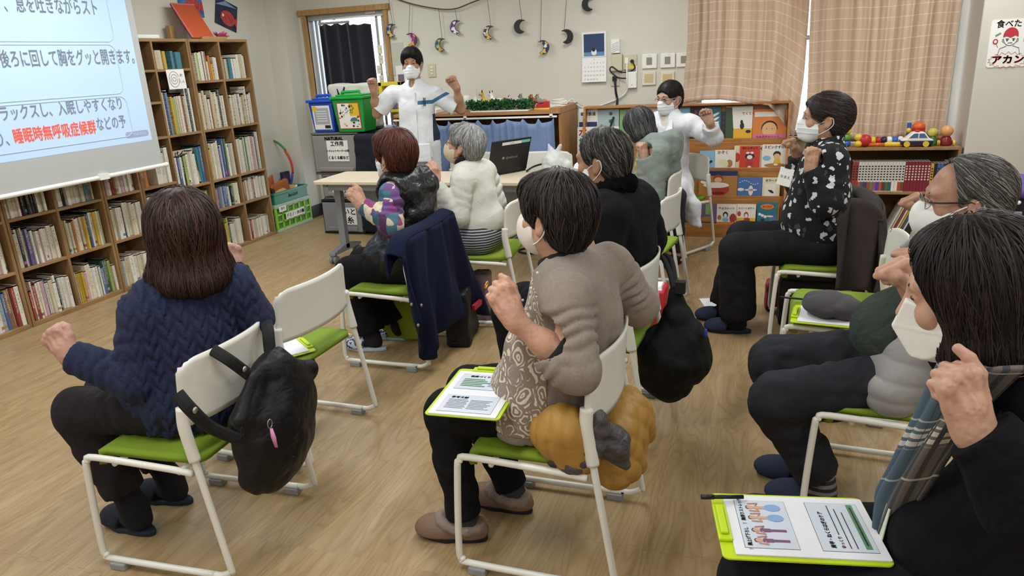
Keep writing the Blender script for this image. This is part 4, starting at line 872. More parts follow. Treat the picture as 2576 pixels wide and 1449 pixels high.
def cabc(u, v):
    t = u*NP; f = t-round(t); pin = math.exp(-(f/.13)**2); x = KX0+.01+(KX1-.06-KX0)*u-cx_
    top = KZ-.066-.028*(1-pin)*(1.2+.5*math.sin(u*23)); z = .12+(top-.12)*v
    y = KY-.045+.03*pin*(.3+.7*v)*-1+.020*math.cos(t*2*PI)*(1-.45*v)+.007*math.sin(t*2*PI*2.3+v*2)-cy_
    return x, y, z
cloth_grid('curtain', cabc, 180, 18, M('blue_curtain_cloth', '#7389ad', .9, (150, .2, .002), var=.06), cb)
# stuff on the cabinet
tr = aty(1180, 278, 6.6)
tag(MB().bb((-2.62, 6.46, KZ), (-2.05, 6.62, KZ+.012)).build('white_tray', m_white, bevel=.004), 'long white tray under the leafy garland on the cabinet', 'tray')
def leaves(b):
    r = random.Random(5)
    for i in range(850):
        x = r.uniform(-2.68, -2.03); p = V(x, r.uniform(6.48, 6.62), KZ+.014+r.uniform(0, .075)); a = r.uniform(0, 2*PI); e = r.uniform(-.3, 1.2); d = V(math.cos(a)*math.cos(e), math.sin(a)*math.cos(e), math.sin(e)); s = nrm(np.cross(d, V(r.uniform(-1, 1), r.uniform(-1, 1), 1))); l = r.uniform(.025, .045)
        up = np.cross(s, d)*.006; b.add([p, p+d*l*.5+s*l*.32+up, p+d*l, p+d*l*.5-s*l*.32+up, p+d*l*.5-up], [(0, 1, 4), (1, 2, 4), (2, 3, 4), (3, 0, 4)], r.choice([0, 0, 1]))
tag(part('ivy_garland', [M('leaf_green', '#2f6b3a', .6, var=.3), M('leaf_dark', '#1f4b2b', .6, var=.3)], None, leaves), 'artificial green leaf garland along the top of the cabinet', 'garland', kind='stuff')
AN = [(-2.50, 6.66, .13, '#c9a54a', '#4a3826', 'toy_giraffe', 'yellow toy giraffe with brown patches among the garland', 1.3), (-2.41, 6.64, .14, '#e4e0d4', '#3b2f26', 'toy_cow', 'brown and white toy cow standing on the garland', 1.15), (-2.31, 6.70, .10, '#c2a24c', '#5a4a28', 'toy_deer', 'tan toy deer behind the toy cow', 1), (-2.24, 6.66, .12, '#d8a9bd', '#454049', 'toy_pig', 'pink toy pig with dark ears on the garland', 1),
      (-2.12, 6.62, .11, '#7c7a74', '#555555', 'toy_elephant', 'grey toy elephant at the garland end', 1.2), (-2.03, 6.68, .12, '#a8543a', '#6a2e22', 'toy_fox', 'rust red toy fox behind the grey toy elephant', 1), (-1.97, 6.66, .11, '#8a8076', '#4c4640', 'toy_donkey', 'grey brown toy donkey at the right garland end', 1.1)]
for (x, y, h, c, c2, nm, lab, hs) in AN:
    o = empty(nm, (x, y, KZ), lab, 'toy', group='toy animals on the cabinet'); o.rotation_euler = (0, 0, random.uniform(-.5, .5)); mA, mB_ = M(nm+'_coat', c, .5, var=.25, vs=30), M(nm+'_marks', c2, .5)
    s = SDF(); L = h*.62
    s.cone((-L*.5, 0, h*.62), (L*.4, 0, h*.62), h*.2, h*.19, .02); s.chain([(-L*.5, 0, h*.66), (-L*.8, 0, h*.95*hs), (-L*1.05, 0, h*.92*hs)], [h*.13, h*.12, h*.08], .015)
    for sx in (-L*.45, L*.4):
        for sy in (-1, 1): s.cone((sx, sy*h*.1, h*.55), (sx*1.05, sy*h*.12, .004), h*.07, h*.055, .01)
    sdf_part('body', s, h/26, mA, o)
    part('ears', mB_, o, lambda b: [b.cyl((-L*.78, sy*h*.1, h*1.0*hs), (-L*.72, sy*h*.18, h*1.14*hs), h*.05, 8, r2=h*.02) for sy in (-1, 1)], smooth=True)
    part('tail', mB_, o, lambda b: b.tube([(L*.45, 0, h*.7), (L*.62, 0, h*.5)], h*.025, 5))
def cup(p, n, lab, c='#e6e4dc'):
    o = empty('paper_cup_stack', p, lab, 'cups'); 
    for i in range(n): part('cup', M('paper_cup', c, .6), o, lambda b: b.lathe([(.036, .0+i*.02), (.030, .085+i*.02), (.028, .085+i*.02), (.027, .083+i*.02)], n=18), smooth=True)
cup((aty(1175, 262, 6.72)[0], 6.72, KZ), 4, 'stack of white paper cups on the cabinet beside the raised forearm')
o = empty('grey_model_house', (aty(1198, 255, 6.75)[0], 6.78, KZ), 'small grey box with white lid and folded paper on the cabinet', 'box')
part('walls', M('grey_card', '#77746f', .7), o, lambda b: (b.bb((-.045, -.04, 0), (.045, .04, .075)),)); part('lid', m_white, o, lambda b: b.bb((-.055, -.05, .075), (.055, .05, .095)), bevel=.003)
part('paper_peak', m_white, o, lambda b: b.add([(-.03, -.02, .095), (.005, -.02, .21), (.0, .02, .095), (.035, -.02, .095), (.028, -.01, .2)], [(0, 1, 2), (2, 1, 3), (3, 4, 2)]))
o = empty('toy_train', (aty(1370, 268, 6.6)[0], 6.58, KZ), 'red toy train with yellow base on the cabinet corner', 'toy'); mR = M('toy_red', '#b52a2e', .4); mYl = M('toy_yellow', '#dcb93a', .4)
part('chassis', mYl, o, lambda b: b.bb((-.09, -.03, .0), (.06, .03, .018)), bevel=.003); part('engine', mR, o, lambda b: (b.bb((-.07, -.025, .018), (.0, .025, .05)), b.bb((.0, -.028, .018), (.05, .028, .075)), b.cyl((-.05, 0, .05), (-.05, 0, .07), .012)), bevel=.003)
o = empty('power_strip', (aty(1405, 266, 6.7)[0], 6.66, KZ), 'white power strip with coiled cable at the cabinet end', 'power strip'); part('bar', m_white, o, lambda b: b.bb((-.1, -.025, 0), (.08, .025, .03)), bevel=.005); part('coil', m_white, o, lambda b: b.tube([(.02+.07*math.cos(t), .03*math.sin(t), .04+.012*t/3) for t in np.linspace(0, 12, 40)], .005, 6), smooth=True)
tag(MB().bb((-3.36, 6.5, KZ), (-2.98, 6.7, KZ+.035)).build('white_box', m_white, bevel=.004), 'flat white box on the cabinet behind the left forearm of the standing man', 'box')
o = empty('daruma_doll', (aty(1138, 238, 6.8)[0], 6.78, KZ+.05), 'small round red doll on a white box beside the raised arm', 'doll'); part('body', M('doll_red', '#a32a2a', .4), o, lambda b: b.lathe([(.02, 0), (.035, .012), (.036, .035), (.022, .055), (.024, .07), (.012, .088)], n=16), smooth=True); part('face', M('doll_face', '#e6d9c6', .6), o, lambda b: b.ell((0, -.02, .062), (.013, .01, .013), 10), smooth=True)
tag(MB().bb((-2.92, 6.7, KZ), (-2.66, 6.86, KZ+.05)).build('white_box', m_white, bevel=.003), 'white box under the small red doll on the cabinet', 'box')
# yellow display box with little books
yx0, yz0 = -3.40, KZ+.03; yb = empty('yellow_display_case', (aty(987, 220, 6.85)[0], 6.86, KZ), 'yellow case of small coloured books behind the standing man', 'case')
mYC = M('case_yellow', '#d8c22e', .4); part('frame', mYC, yb, lambda b: (b.bb((-.14, -.05, 0), (-.10, .05, .3)), b.bb((.08, -.05, 0), (.12, .05, .3)), b.bb((-.14, -.05, .26), (.12, .05, .3)), b.bb((-.14, -.05, 0), (.12, .05, .03)), b.bb((-.14, .04, 0), (.12, .05, .3))), bevel=.006)
for i, c in enumerate(['r', 'o', 'w', 'r', 'b', 'o']): add_book(0, 0, 0, .09, .025, .16, c, 0, '%s little book %s from left in the yellow case' % (CN[c], ORD[i]), 'little books in the yellow case', 'small_book'); q = COL.objects[-1]; q.rotation_euler = (0, 0, -PI/2); q.location = (yb.location[0]-.08+i*.028, 6.815, KZ+.034)
# shopping bag on top behind the green tub
o = empty('canvas_bag', (aty(900, 268, 6.75)[0], 6.76, 1.0), 'off-white canvas bag with black handle behind the green tub', 'bag'); mcv = M('canvas_cloth', '#d3d2c4', .9, (60, .2, .004))
s = SDF(); s.rbox((-.02, 0, .22), (.23, .09, .20), .02); s.disp(lambda P: .010*fbm(P*9, 8)); sdf_part('body', s, .014, mcv, o); part('handle', M('black_strap', '#202228', .8), o, lambda b: b.tube([(-.16, -.1, .41), (-.14, -.115, .33), (-.11, -.115, .31), (-.07, -.105, .41)], .012, 6), smooth=True)
tag(MB().bb((-3.86, 6.64, 0), (-3.43, 6.96, 1.0)).build('bag_stand', M('dark_frame', '#23252d', .4)), 'dark stand behind the toy tubs carrying the canvas bag', 'stand')
# ================================================================ picture book stand
m_rack = wood('rack_wood', '#8e5c2b', '#a66f38', '#b98348', 0)
RX0, RX1 = -1.60, .20; TY = [6.47, 6.56, 6.65, 6.74]
def zy(y, Y, x=1850): return aty(x, y, Y)[2]
LZ = [(0.0, zy(564, 6.47)), (zy(507, 6.56), zy(493, 6.56)), (zy(440, 6.65), zy(422, 6.65)), (zy(363, 6.74), zy(348, 6.74))]
rk = empty('picture_book_stand', ((RX0+RX1)/2, 6.68, 0), 'stepped wooden stand showing picture books face out under the window', 'bookcase'); rcx = (RX0+RX1)/2
def rb(nm, a, c): part(nm, m_rack, rk, lambda b: b.bb((a[0]-rcx, a[1]-6.68, a[2]), (c[0]-rcx, c[1]-6.68, c[2])), bevel=.003)
rtop = zy(268, 6.82)
for i in range(4):
    rb('lip', (RX0+.02, TY[i], LZ[i][0]), (RX1-.02, TY[i]+.015, LZ[i][1]))
    zt = LZ[i+1][0] if i < 3 else rtop; rb('tray', (RX0+.02, TY[i]+.015, LZ[i][1]-.03), (RX1-.02, TY[i]+.09, LZ[i][1]-.02)); rb('backboard', (RX0+.02, TY[i]+.088, LZ[i][1]-.03), (RX1-.02, TY[i]+.1, zt+.02))
for x in (RX0, RX1-.02):
    part('side_panel', m_rack, rk, lambda b: b.prism([(6.45, 0), (6.88, 0), (6.88, rtop+.03), (6.74, rtop+.03), (6.66, LZ[3][0]), (6.58, LZ[2][0]), (6.47, LZ[1][0])], (x-rcx, -6.68, 0), (0, 1, 0), (0, 0, 1), (.02, 0, 0)))
rb('top_panel', (RX0, 6.74, rtop+.02), (RX1, 6.88, rtop+.04))
CC = {k: M('ink_'+k, v, .4) for k, v in dict(white='#dedad0', cream='#d8cfae', red='#c2402c', orange='#d07c3c', yellow='#d9a92a', blue='#4a6ea6', sky='#7fb0cc', navy='#22305e', teal='#2a6f80', green='#7fa566', dark='#26282b', pink='#d26a9a', brown='#a5763f', skin='#d9a97c', grey='#9db0b0', wine='#a33a36', forest='#3c4c34', purple='#6b5a78').items()}
INK = list(CC); IM = [CC[k] for k in INK]; K = {k: i for i, k in enumerate(INK)}
def pbook(tier, x0, y0, x1, lab, base, draw, fwd=0, ybot=None):
    Y = TY[tier]+.03-fwd; xm = (x0+x1)/2; zb = LZ[tier][1]-.018; zt = aty(xm, y0, Y+.04)[2]; xa, xb = aty(x0, 345 if tier == 3 else 500, Y)[0], aty(x1, 345 if tier == 3 else 500, Y)[0]
    if tier == 3: xa, xb = aty(x0, 320, Y)[0], aty(x1, 320, Y)[0]
    w, h = xb-xa, zt-zb; t = .12; ez = V(0, math.sin(t), math.cos(t)); en = V(0, -math.cos(t), math.sin(t))
    o = empty('picture_book', ((xa+xb)/2, Y, zb), lab, 'book', group='picture books shown face out'); R = np.array([V(1, 0, 0), ez, en]).T
    def f(b):
        b.box(ez*h/2-en*.006, (w, h, .012), R, K[base])
        if draw: draw(lambda x, y, rx, ry, c, lv=1, **kw: blob(b, (0, 0, 0), V(1, 0, 0), ez, x*w, y*h, rx*w, ry*h, K[c], .0006*lv, **kw), lambda pts, c, lv=1: poly(b, (0, 0, 0), V(1, 0, 0), ez, [(x*w, y*h) for x, y in pts], K[c], .0006*lv), lambda s, x, y, size, c, lv=3: put_text(b, s, ez*y*h+V(x*w, 0, 0), V(1, 0, 0), ez, size*w, K[c], .02*size*w, off=.0006*lv))
    part('cover', IM, o, f); return o
R_ = lambda x0, y0, x1, y1: [(x0, y0), (x1, y0), (x1, y1), (x0, y1)]
pbook(3, 1455, 272, 1502, 'white and navy picture book with a glowing light, leftmost on the stand', 'white', lambda B, P, T: (P(R_(-.48, .0, .48, .6), 'navy'), B(.02, .3, .05, .16, 'yellow', 2), T('銀河鉄道', 0, .83, .2, 'dark')))
pbook(3, 1502, 274, 1556, 'pale grey-blue picture book with a seated figure, second from left on top', 'grey', lambda B, P, T: (P(R_(-.5, .0, .5, .35), 'sky'), B(-.3, .35, .1, .2, 'brown', 2), T('幸', .12, .85, .18, 'dark'), T('福', .12, .62, .18, 'dark'), B(.3, .15, .12, .1, 'dark', 2)))
pbook(3, 1558, 274, 1628, 'light green picture book behind the grey-haired woman in the hoodie', 'green', lambda B, P, T: (T('ママたち', .0, .9, .14, 'dark'), B(.1, .3, .2, .2, 'forest')))
pbook(3, 1632, 268, 1700, 'white picture book behind the woman in the white coat', 'white', lambda B, P, T: (B(0, .5, .2, .2, 'sky'),))
pbook(3, 1702, 270, 1734, 'pale blue picture book beside the black book with pink lettering', 'sky', None)
pbook(3, 1734, 270, 1772, 'black picture book with pink lettering beside the raised fist', 'dark', lambda B, P, T: [T(c, -.1, .85-.2*i, .3, 'pink') for i, c in enumerate('まっくろ')])
pbook(3, 1768, 266, 1812, 'teal picture book with white stripes behind the raised fist', 'teal', lambda B, P, T: [B(.1, .2+.13*i, .36, .035, 'white', rot=.5) for i in range(5)], -.01)
pbook(3, 1812, 280, 1828, 'narrow dark book standing between the teal and yellow covers', 'dark', lambda B, P, T: [T(c, 0, .8-.2*i, .5, 'purple') for i, c in enumerate('おやま')])
pbook(3, 1825, 267, 1892, 'white and yellow picture book with a black animal and green spine', 'white', lambda B, P, T: (P(R_(-.5, 0, .5, .34), 'yellow'), P([(-.5, 0), (-.2, 0), (-.2, .3), (-.28, .98), (-.5, .98)], 'forest', 2), B(.12, .42, .08, .1, 'dark', 2), B(.1, .54, .05, .06, 'dark', 2), T('てくてく', .34, .78, .12, 'wine'), B(.36, .25, .1, .05, 'dark', 2)))
pbook(3, 1893, 274, 1979, 'orange picture book with a round smiling child face and pink strip', 'orange', lambda B, P, T: (B(0, .38, .24, .25, 'dark', 2), B(0, .33, .22, .24, 'skin', 3), P(R_(-.5, .0, .5, .17), 'pink', 5), T('なおみちゃーって、', 0, .085, .085, 'wine', 7), B(-.08, .36, .015, .015, 'dark', 4), B(.08, .36, .015, .015, 'dark', 4), P(R_(-.45, .76, .45, .92), 'white', 2)))
pbook(2, 1454, 318, 1556, 'large white book with big colourful lettering in front of the top row', 'white', lambda B, P, T: (T('水', -.36, .86, .22, 'red'), T('族', -.36, .62, .22, 'teal'), T('館', -.36, .38, .22, 'navy'), T('芸術', .22, .88, .16, 'wine'), B(-.08, .82, .05, .12, 'blue')))
pbook(2, 1757, 378, 1795, 'sky blue picture book with a running black animal', 'sky', lambda B, P, T: (B(-.05, .3, .28, .1, 'dark', rot=.3), B(.25, .42, .1, .07, 'dark'), P(R_(-.5, 0, .5, .1), 'brown')))
pbook(2, 1794, 376, 1846, 'white picture book with small cream animals', 'white', lambda B, P, T: (B(-.1, .38, .22, .14, 'cream'), B(.22, .3, .15, .2, 'brown'), B(.05, .28, .12, .16, 'cream', 2), T('かぞく', -.1, .86, .18, 'brown')))
pbook(2, 1842, 365, 1918, 'cream picture book mostly hidden behind the red one', 'cream', lambda B, P, T: (B(-.4, .5, .1, .2, 'red'), T('く', .4, .85, .16, 'dark')), -.012)
pbook(2, 1856, 366, 1906, 'red picture book with a girl with black bobbed hair', 'red', lambda B, P, T: (B(0, .56, .24, .13, 'dark', 2), B(0, .52, .14, .09, 'white', 3), P([(-.2, .15), (.2, .15), (.1, .42), (-.1, .42)], 'wine', 2), B(0, .1, .08, .05, 'white', 2), B(-.1, .7, .09, .05, 'white', 2), B(.1, .7, .09, .05, 'white', 2), T('おにんぎょう', 0, .9, .13, 'dark')))
pbook(2, 1911, 362, 1979, 'white picture book of a black-haired child at a round table', 'white', lambda B, P, T: (T('スピンクずかん', 0, .88, .125, 'navy'), B(.05, .6, .14, .13, 'dark', 2), B(.05, .52, .12, .11, 'skin', 3), P([(-.08, .22), (.2, .22), (.15, .42), (-.03, .42)], 'yellow', 2), B(0, .16, .4, .08, 'brown', 4), B(.02, .19, .08, .04, 'white', 5), B(-.32, .45, .15, .1, 'sky', 2)))
pbook(1, 1757, 429, 1853, 'wide brown picture book with a person in red holding a white animal', 'brown', lambda B, P, T: (P(R_(-.5, .82, .5, 1), 'navy'), B(0, .3, .3, .22, 'wine', 2), P(R_(-.16, 0, .18, .2), 'red', 2), B(.0, .72, .13, .14, 'wine', 2), B(.0, .66, .1, .1, 'skin', 3), B(-.05, .46, .34, .11, 'white', 4), B(-.36, .58, .1, .07, 'white', 4)))
pbook(1, 1854, 445, 1915, 'blue and white picture book with a wintry figure', 'blue', lambda B, P, T: (B(.05, .35, .1, .25, 'white'), B(.05, .38, .26, .05, 'white'), B(-.36, .4, .14, .08, 'white'), [B(-.4+.09*i, .75+.1*math.sin(i*7), .03, .02, 'white') for i in range(9)]))
pbook(1, 1916, 445, 1960, 'cream picture book with a small white panel and dark drawing', 'cream', lambda B, P, T: (P(R_(-.36, .06, .26, .68), 'white'), B(-.0, .32, .2, .06, 'dark', 2, rot=-.6), B(-.06, .48, .16, .1, 'white', 3), T('ゼラーズ', 0, .84, .17, 'forest')))
pbook(0, 1700, 520, 1757, 'dark olive picture book half hidden by the white coat', 'forest', lambda B, P, T: (B(.2, .5, .2, .2, 'yellow'),))
pbook(0, 1759, 512, 1803, 'dark purple and green picture book beside the chair leg', 'purple', lambda B, P, T: (P(R_(-.12, .5, .12, 1), 'green'), B(0, .28, .4, .12, 'brown', 2), P(R_(-.5, 0, .5, .12), 'forest')))
pbook(0, 1804, 512, 1854, 'white picture book with orange strip and a brown animal', 'white', lambda B, P, T: (P(R_(-.5, 0, .5, .16), 'orange', 3), T('チョコレート', 0, .8, .14, 'wine'), B(.33, .34, .17, .22, 'wine', 2), B(-.05, .5, .13, .14, 'dark', 2), B(-.05, .46, .08, .1, 'white', 3), B(-.05, .27, .16, .1, 'sky', 2), B(-.36, .36, .1, .12, 'brown')))
pbook(0, 1855, 512, 1903, 'white picture book with pink strip beside the brown animal cover', 'white', lambda B, P, T: (P(R_(-.5, 0, .5, .2), 'pink', 3), T('スイートポテト', 0, .8, .125, 'wine'), P(R_(-.5, .2, .5, .36), 'yellow'), B(0, .5, .12, .14, 'wine', 2), B(0, .46, .08, .1, 'white', 3), B(.05, .28, .16, .1, 'wine', 2), B(-.38, .55, .1, .12, 'red')))
pbook(0, 1906, 508, 1957, 'teal picture book with an orange oval title and white trees', 'teal', lambda B, P, T: (B(0, .82, .34, .12, 'orange', 2), T('おいかけ', 0, .82, .12, 'red', 5), [B(-.36+.14*i, .5-.05*i, .08, .06, 'white', 2) for i in range(3)], B(.15, .42, .18, .04, 'cream', 2), P(R_(-.3, 0, -.12, .3), 'dark', 2), B(.3, .3, .2, .1, 'blue', 1)))
pbook(0, 1950, 512, 1962, 'thin tan book at the right end of the lowest row', 'brown', None, -.01)
# ================================================================ low shelf with comics and toys
lsx0, lsx1, LSZ = .35, 1.435, aty(2300, 374, 6.42)[2]+.012
ls = empty('low_bookshelf', ((lsx0+lsx1)/2, 6.62, 0), 'low wooden bookshelf with comics and toys beside the pillar', 'bookcase'); lcx = (lsx0+lsx1)/2
def lb(nm, a, c, m=m_shelf): part(nm, m, ls, lambda b: b.bb((a[0]-lcx, a[1]-6.62, a[2]), (c[0]-lcx, c[1]-6.62, c[2])), bevel=.002)
LS1 = aty(2300, 483, 6.42)[2]
lb('top_panel', (lsx0, 6.40, LSZ-.022), (lsx1, 6.82, LSZ)); lb('shelf', (lsx0+.02, 6.41, LS1-.02), (lsx1-.02, 6.81, LS1)); lb('base', (lsx0+.02, 6.41, 0), (lsx1-.02, 6.81, .04))
lb('side_panel', (lsx0, 6.40, 0), (lsx0+.02, 6.82, LSZ-.022), m_shelfv); lb('side_panel', (lsx1-.022, 6.40, 0), (lsx1, 6.82, LSZ-.022), m_shelfv); lb('back_panel', (lsx0+.02, 6.805, .04), (lsx1-.02, 6.815, LSZ-.022), m_back)
cx0 = aty(2140, 480, 6.44)[0]; CB = 'rrwwwwwwwwwwwwwwwmmmmmmmmykbbnwb'; cwid = (lsx1-.03-cx0)/len(CB)
LOW = ['#b4492f', '#6f4a3a', '#b0503a', '#3a5a5e', '#4a3a6e', '#a0493a', '#6d7f3a', '#94508c', '#4a479a', '#b0552f', '#5a3a3a', '#54683f', '#2f5f66', '#e2ddcf', '#e2ddcf']
PALM = {'w': '#d9d4cc', 'm': '#7d2634'}
for i, ch in enumerate(CB):
    hh = .235 if ch in 'wrm' else .22; nm = {'w': 'white', 'm': 'maroon', 'r': 'red', 'y': 'yellow', 'k': 'black', 'b': 'blue', 'n': 'navy'}[ch]
    o = empty('comic_book', (cx0+(i+.5)*cwid, 6.445, LS1), '%s comic, %s on the low shelf by the pillar' % (nm, (ORD[i]+' from left') if i < 16 else (ORD[len(CB)-1-i]+' from the pillar end')), 'book', group='comics on the low shelf'); w = cwid*.93
    part('cover', [M('comic_'+nm, PALM.get(ch, PAL[ch]), .5), M('comic_low_%d' % (i % 15), LOW[i % 15], .5), m_pages, PRB], o, lambda b: (b.bb((-w/2, 0, 0), (w/2, .13, hh)), strip(b, (0, 0, 0), EX, EZ, -w/2, .004, w/2, .075, 1) if ch == 'w' else None, b.bb((-w*.4, .01, hh), (w*.4, .125, hh+.001), 2),
        [strip(b, (0, 0, 0), EX, EZ, -w*.28, z, w*.28, z+.011, 3 if ch != 'm' else 2) for z in np.arange(.09, hh-.03, .021)]))
# tilted magazines on the bottom shelf
for i, ch in enumerate('wcrwybwn'):
    b = MB(); b.bb((-.006, 0, 0), (.006, .2, .30)); q = b.build('magazine', M('mag_'+ch, PAL[ch], .5), bevel=.001); q.location = (aty(2225, 600, 6.44)[0]+i*.018, 6.45, .042); q.rotation_euler = (0, .38, 0); tag(q, '%s magazine leaning, %s from left on the lowest shelf by the man with glasses' % (CN[ch], ORD[i]), 'magazine', 'leaning magazines')
def onls(x, y=6.55): return (aty(x, 362, y)[0], y, LSZ)
tm = {k: M('toy_'+k, v, .35) for k, v in dict(red='#b52a2e', yellow='#dcb93a', green='#5f9a3c', blue='#2f5fae', orange='#d0602a', white='#e6e4dc', navy='#1e2740').items()}
o = empty('stacking_toy', onls(2125, 6.5), 'rainbow stacking toy with a blue base at the left shelf end', 'toy')
for i, (k, r) in enumerate((('blue', .045), ('green', .045), ('yellow', .04), ('red', .03))): q = part('ring', tm[k], o, lambda b: b.lathe([(r*.7, i*.05), (r, i*.05+.012), (r, i*.05+.04), (r*.6, i*.05+.05)], n=18), smooth=True); q['label'] = k+' ring'
o = empty('plush_toy', onls(2165, 6.47), 'round red and yellow soft toy lying on the low shelf', 'toy')
part('body', tm['red'], o, lambda b: b.ell((.03, 0, .05), (.05, .045, .05), 18), smooth=True); part('paw', tm['yellow'], o, lambda b: b.ell((-.02, -.02, .026), (.03, .03, .026), 14), smooth=True); part('paw', tm['yellow'], o, lambda b: b.ell((-.02, .0, .075), (.032, .03, .028), 14), smooth=True); part('arm', tm['yellow'], o, lambda b: b.cyl((.06, 0, .05), (.1, 0, .045), .016, 10, r2=.022), smooth=True)
o = empty('caterpillar_toy', onls(2195, 6.6), 'long toy of coloured segments ending in dark red barrels', 'toy')
for i, k in enumerate(('yellow', 'red', 'navy', 'white', 'blue', 'white', 'orange', 'yellow', 'red', 'red', 'red')): q = part('segment', tm[k], o, lambda b: b.lathe([(.02, -.02), (.032, -.012), (.032, .012), (.02, .02)], (i*.04, 0, .033), 14, R=np.array([[0, 0, 1], [0, 1, 0], [1, 0, 0]])), smooth=True); q['label'] = k+' segment'
o = empty('toy_hammer', onls(2185, 6.45), 'orange and yellow toy hammer lying on the low shelf edge', 'toy'); part('handle', tm['orange'], o, lambda b: b.cyl((0, 0, .02), (.12, 0, .018), .014, 12), smooth=True); part('grip', tm['yellow'], o, lambda b: b.tube([(.11, 0, .018), (.13, 0, .02), (.23, 0, .018), (.25, 0, .016)], [.012, .02, .019, .008], 12), smooth=True)
o = empty('toy_police_car', onls(2303, 6.47), 'black and white toy police car with yellow wheels', 'toy'); L = .23
def carb(b): b.prism([(-.115, .02), (.11, .02), (.115, .055), (.085, .066), (.05, .112), (-.03, .112), (-.075, .066), (-.112, .055)], (0, -.05, 0), EX, EZ, (0, .1, 0))
part('body', tm['white'], o, carb, bevel=.008); part('lower_body', tm['navy'], o, lambda b: b.bb((-.114, -.053, .018), (.113, .053, .052)), bevel=.008)
part('window', M('toy_glass', '#56678e', .2), o, lambda b: [b.prism(p, (0, -.052, 0), EX, EZ, (0, .104, 0)) for p in ([(-.058, .07), (-.024, .105), (.004, .105), (.004, .07)], [(.012, .07), (.012, .105), (.045, .105), (.07, .07)])])
for sx in (-.07, .062):
    for sy in (-1, 1): part('wheel', tm['yellow'], o, lambda b: b.cyl((sx, sy*.05, .024), (sx, sy*.062, .024), .022, 16), smooth=False)
part('siren', tm['red'], o, lambda b: b.bb((-.01, -.035, .112), (.015, .035, .126)), bevel=.005)
o = empty('toy_drum', onls(2306, 6.68), 'orange topped round toy behind the toy police car', 'toy'); part('dome', tm['orange'], o, lambda b: b.ell((0, 0, .13), (.05, .05, .04), 18), smooth=True); part('base', tm['red'], o, lambda b: b.cyl((0, 0, 0), (0, 0, .12), .05, 20)); part('knob', tm['yellow'], o, lambda b: b.ell((-.07, 0, .1), (.022, .022, .022), 12), smooth=True); part('side_post', tm['blue'], o, lambda b: b.cyl((-.065, .02, 0), (-.065, .02, .16), .016, 10))
for (px, c, k, lab) in ((2343, 'green', .042, 'green and yellow round headed wooden peg doll beside the pillar'), (2378, 'red', .055, 'dark red wooden peg doll with yellow wheels nearest the pillar')):
    o = empty('peg_doll', onls(px, 6.5), lab, 'toy'); o.scale = (.8, .8, .8); part('body', M('toy_%s_dark' % c, '#3f6f3a' if c == 'green' else '#7a1d22', .35), o, lambda b: b.lathe([(k*.9, 0), (k, .02), (k*.85, .07), (k*.5, .095)], n=20), smooth=True); part('head', M('toy_lime' if c == 'green' else 'toy_tan', '#b9b44a' if c == 'green' else '#cf9a5f', .35), o, lambda b: b.ell((0, 0, .095+k*.8), (k*1.05, k*1.0, k), 20), smooth=True)
    for s in (-1, 1): part('wheel', tm['yellow'], o, lambda b: b.cyl((s*k, -.02, .028), (s*(k+.018), -.02, .028), .028, 16))
# ================================================================ shelf right of the pillar
o = empty('side_shelf', (2.35, 6.35, 0), 'wooden shelf at the right picture edge behind the man with glasses', 'bookcase')
for nm, a, c in (('top_panel', (-.36, -.25, .80), (.8, .3, .825)), ('side_panel', (-.36, -.25, 0), (-.335, .3, .8)), ('shelf', (-.335, -.24, .42), (.8, .29, .44)), ('back_panel', (-.335, .28, 0), (.8, .29, .8)), ('side_panel', (.775, -.25, 0), (.8, .3, .8))): part(nm, m_shelf if 'panel' not in nm or nm == 'top_panel' else m_shelfv, o, lambda b: b.bb(a, c), bevel=.002)
q = MB(); q.bb((2.0, 6.12, .826), (2.4, 6.4, .836)); tag(q.build('paper_pad', m_white), 'white paper pad on the shelf at the right picture edge', 'paper')
q = MB(); q.bb((2.06, 6.3, .44), (2.35, 6.5, .62)); tag(q.build('white_box', m_white, bevel=.004), 'white box inside the shelf at the right picture edge', 'box')
q = empty('black_camera', (2.16, 6.42, .826), 'small black device on the shelf at the right picture edge', 'device'); part('body', m_black, q, lambda b: b.bb((-.06, -.04, .0), (.06, .04, .07)), bevel=.01); part('lens', m_black, q, lambda b: b.cyl((0, -.04, .04), (0, -.08, .04), .025)); part('cable', m_black, q, lambda b: b.tube(spl([(0, .0, .07), (-.03, -.1, .16), (-.05, -.2, .0), (-.1, -.245, -.2), (-.2, -.25, -.4)], 5), .006, 6), smooth=True)
# ================================================================ table
m_top = M('table_laminate', '#cfc2ab', .45, var=.04); m_leg = M('table_grey_metal', '#8f959c', .4, metal=.3); m_cas = M('caster_grey', '#7d8186', .5)
TX0, TX1, TY0, TY1, TZ = -3.50, -1.44, 5.08, 5.62, .72
tb = empty('folding_table', ((TX0+TX1)/2, (TY0+TY1)/2, 0), 'long beige topped folding table on casters in front of the standing man', 'table'); tx, ty = (TX0+TX1)/2, (TY0+TY1)/2
part('tabletop', m_top, tb, lambda b: b.prism(rounded(TX1-TX0, TY1-TY0, .03), (0, 0, TZ-.028), EX, (0, 1, 0), (0, 0, .028)), bevel=.006)
part('apron', m_leg, tb, lambda b: (b.bb((TX0-tx+.1, -.2, TZ-.085), (TX1-tx-.1, -.17, TZ-.028)), b.bb((TX0-tx+.1, .17, TZ-.085), (TX1-tx-.1, .2, TZ-.028)), b.bb((TX0-tx+.1, .19, TZ-.33), (TX1-tx-.1, .2, TZ-.085))))
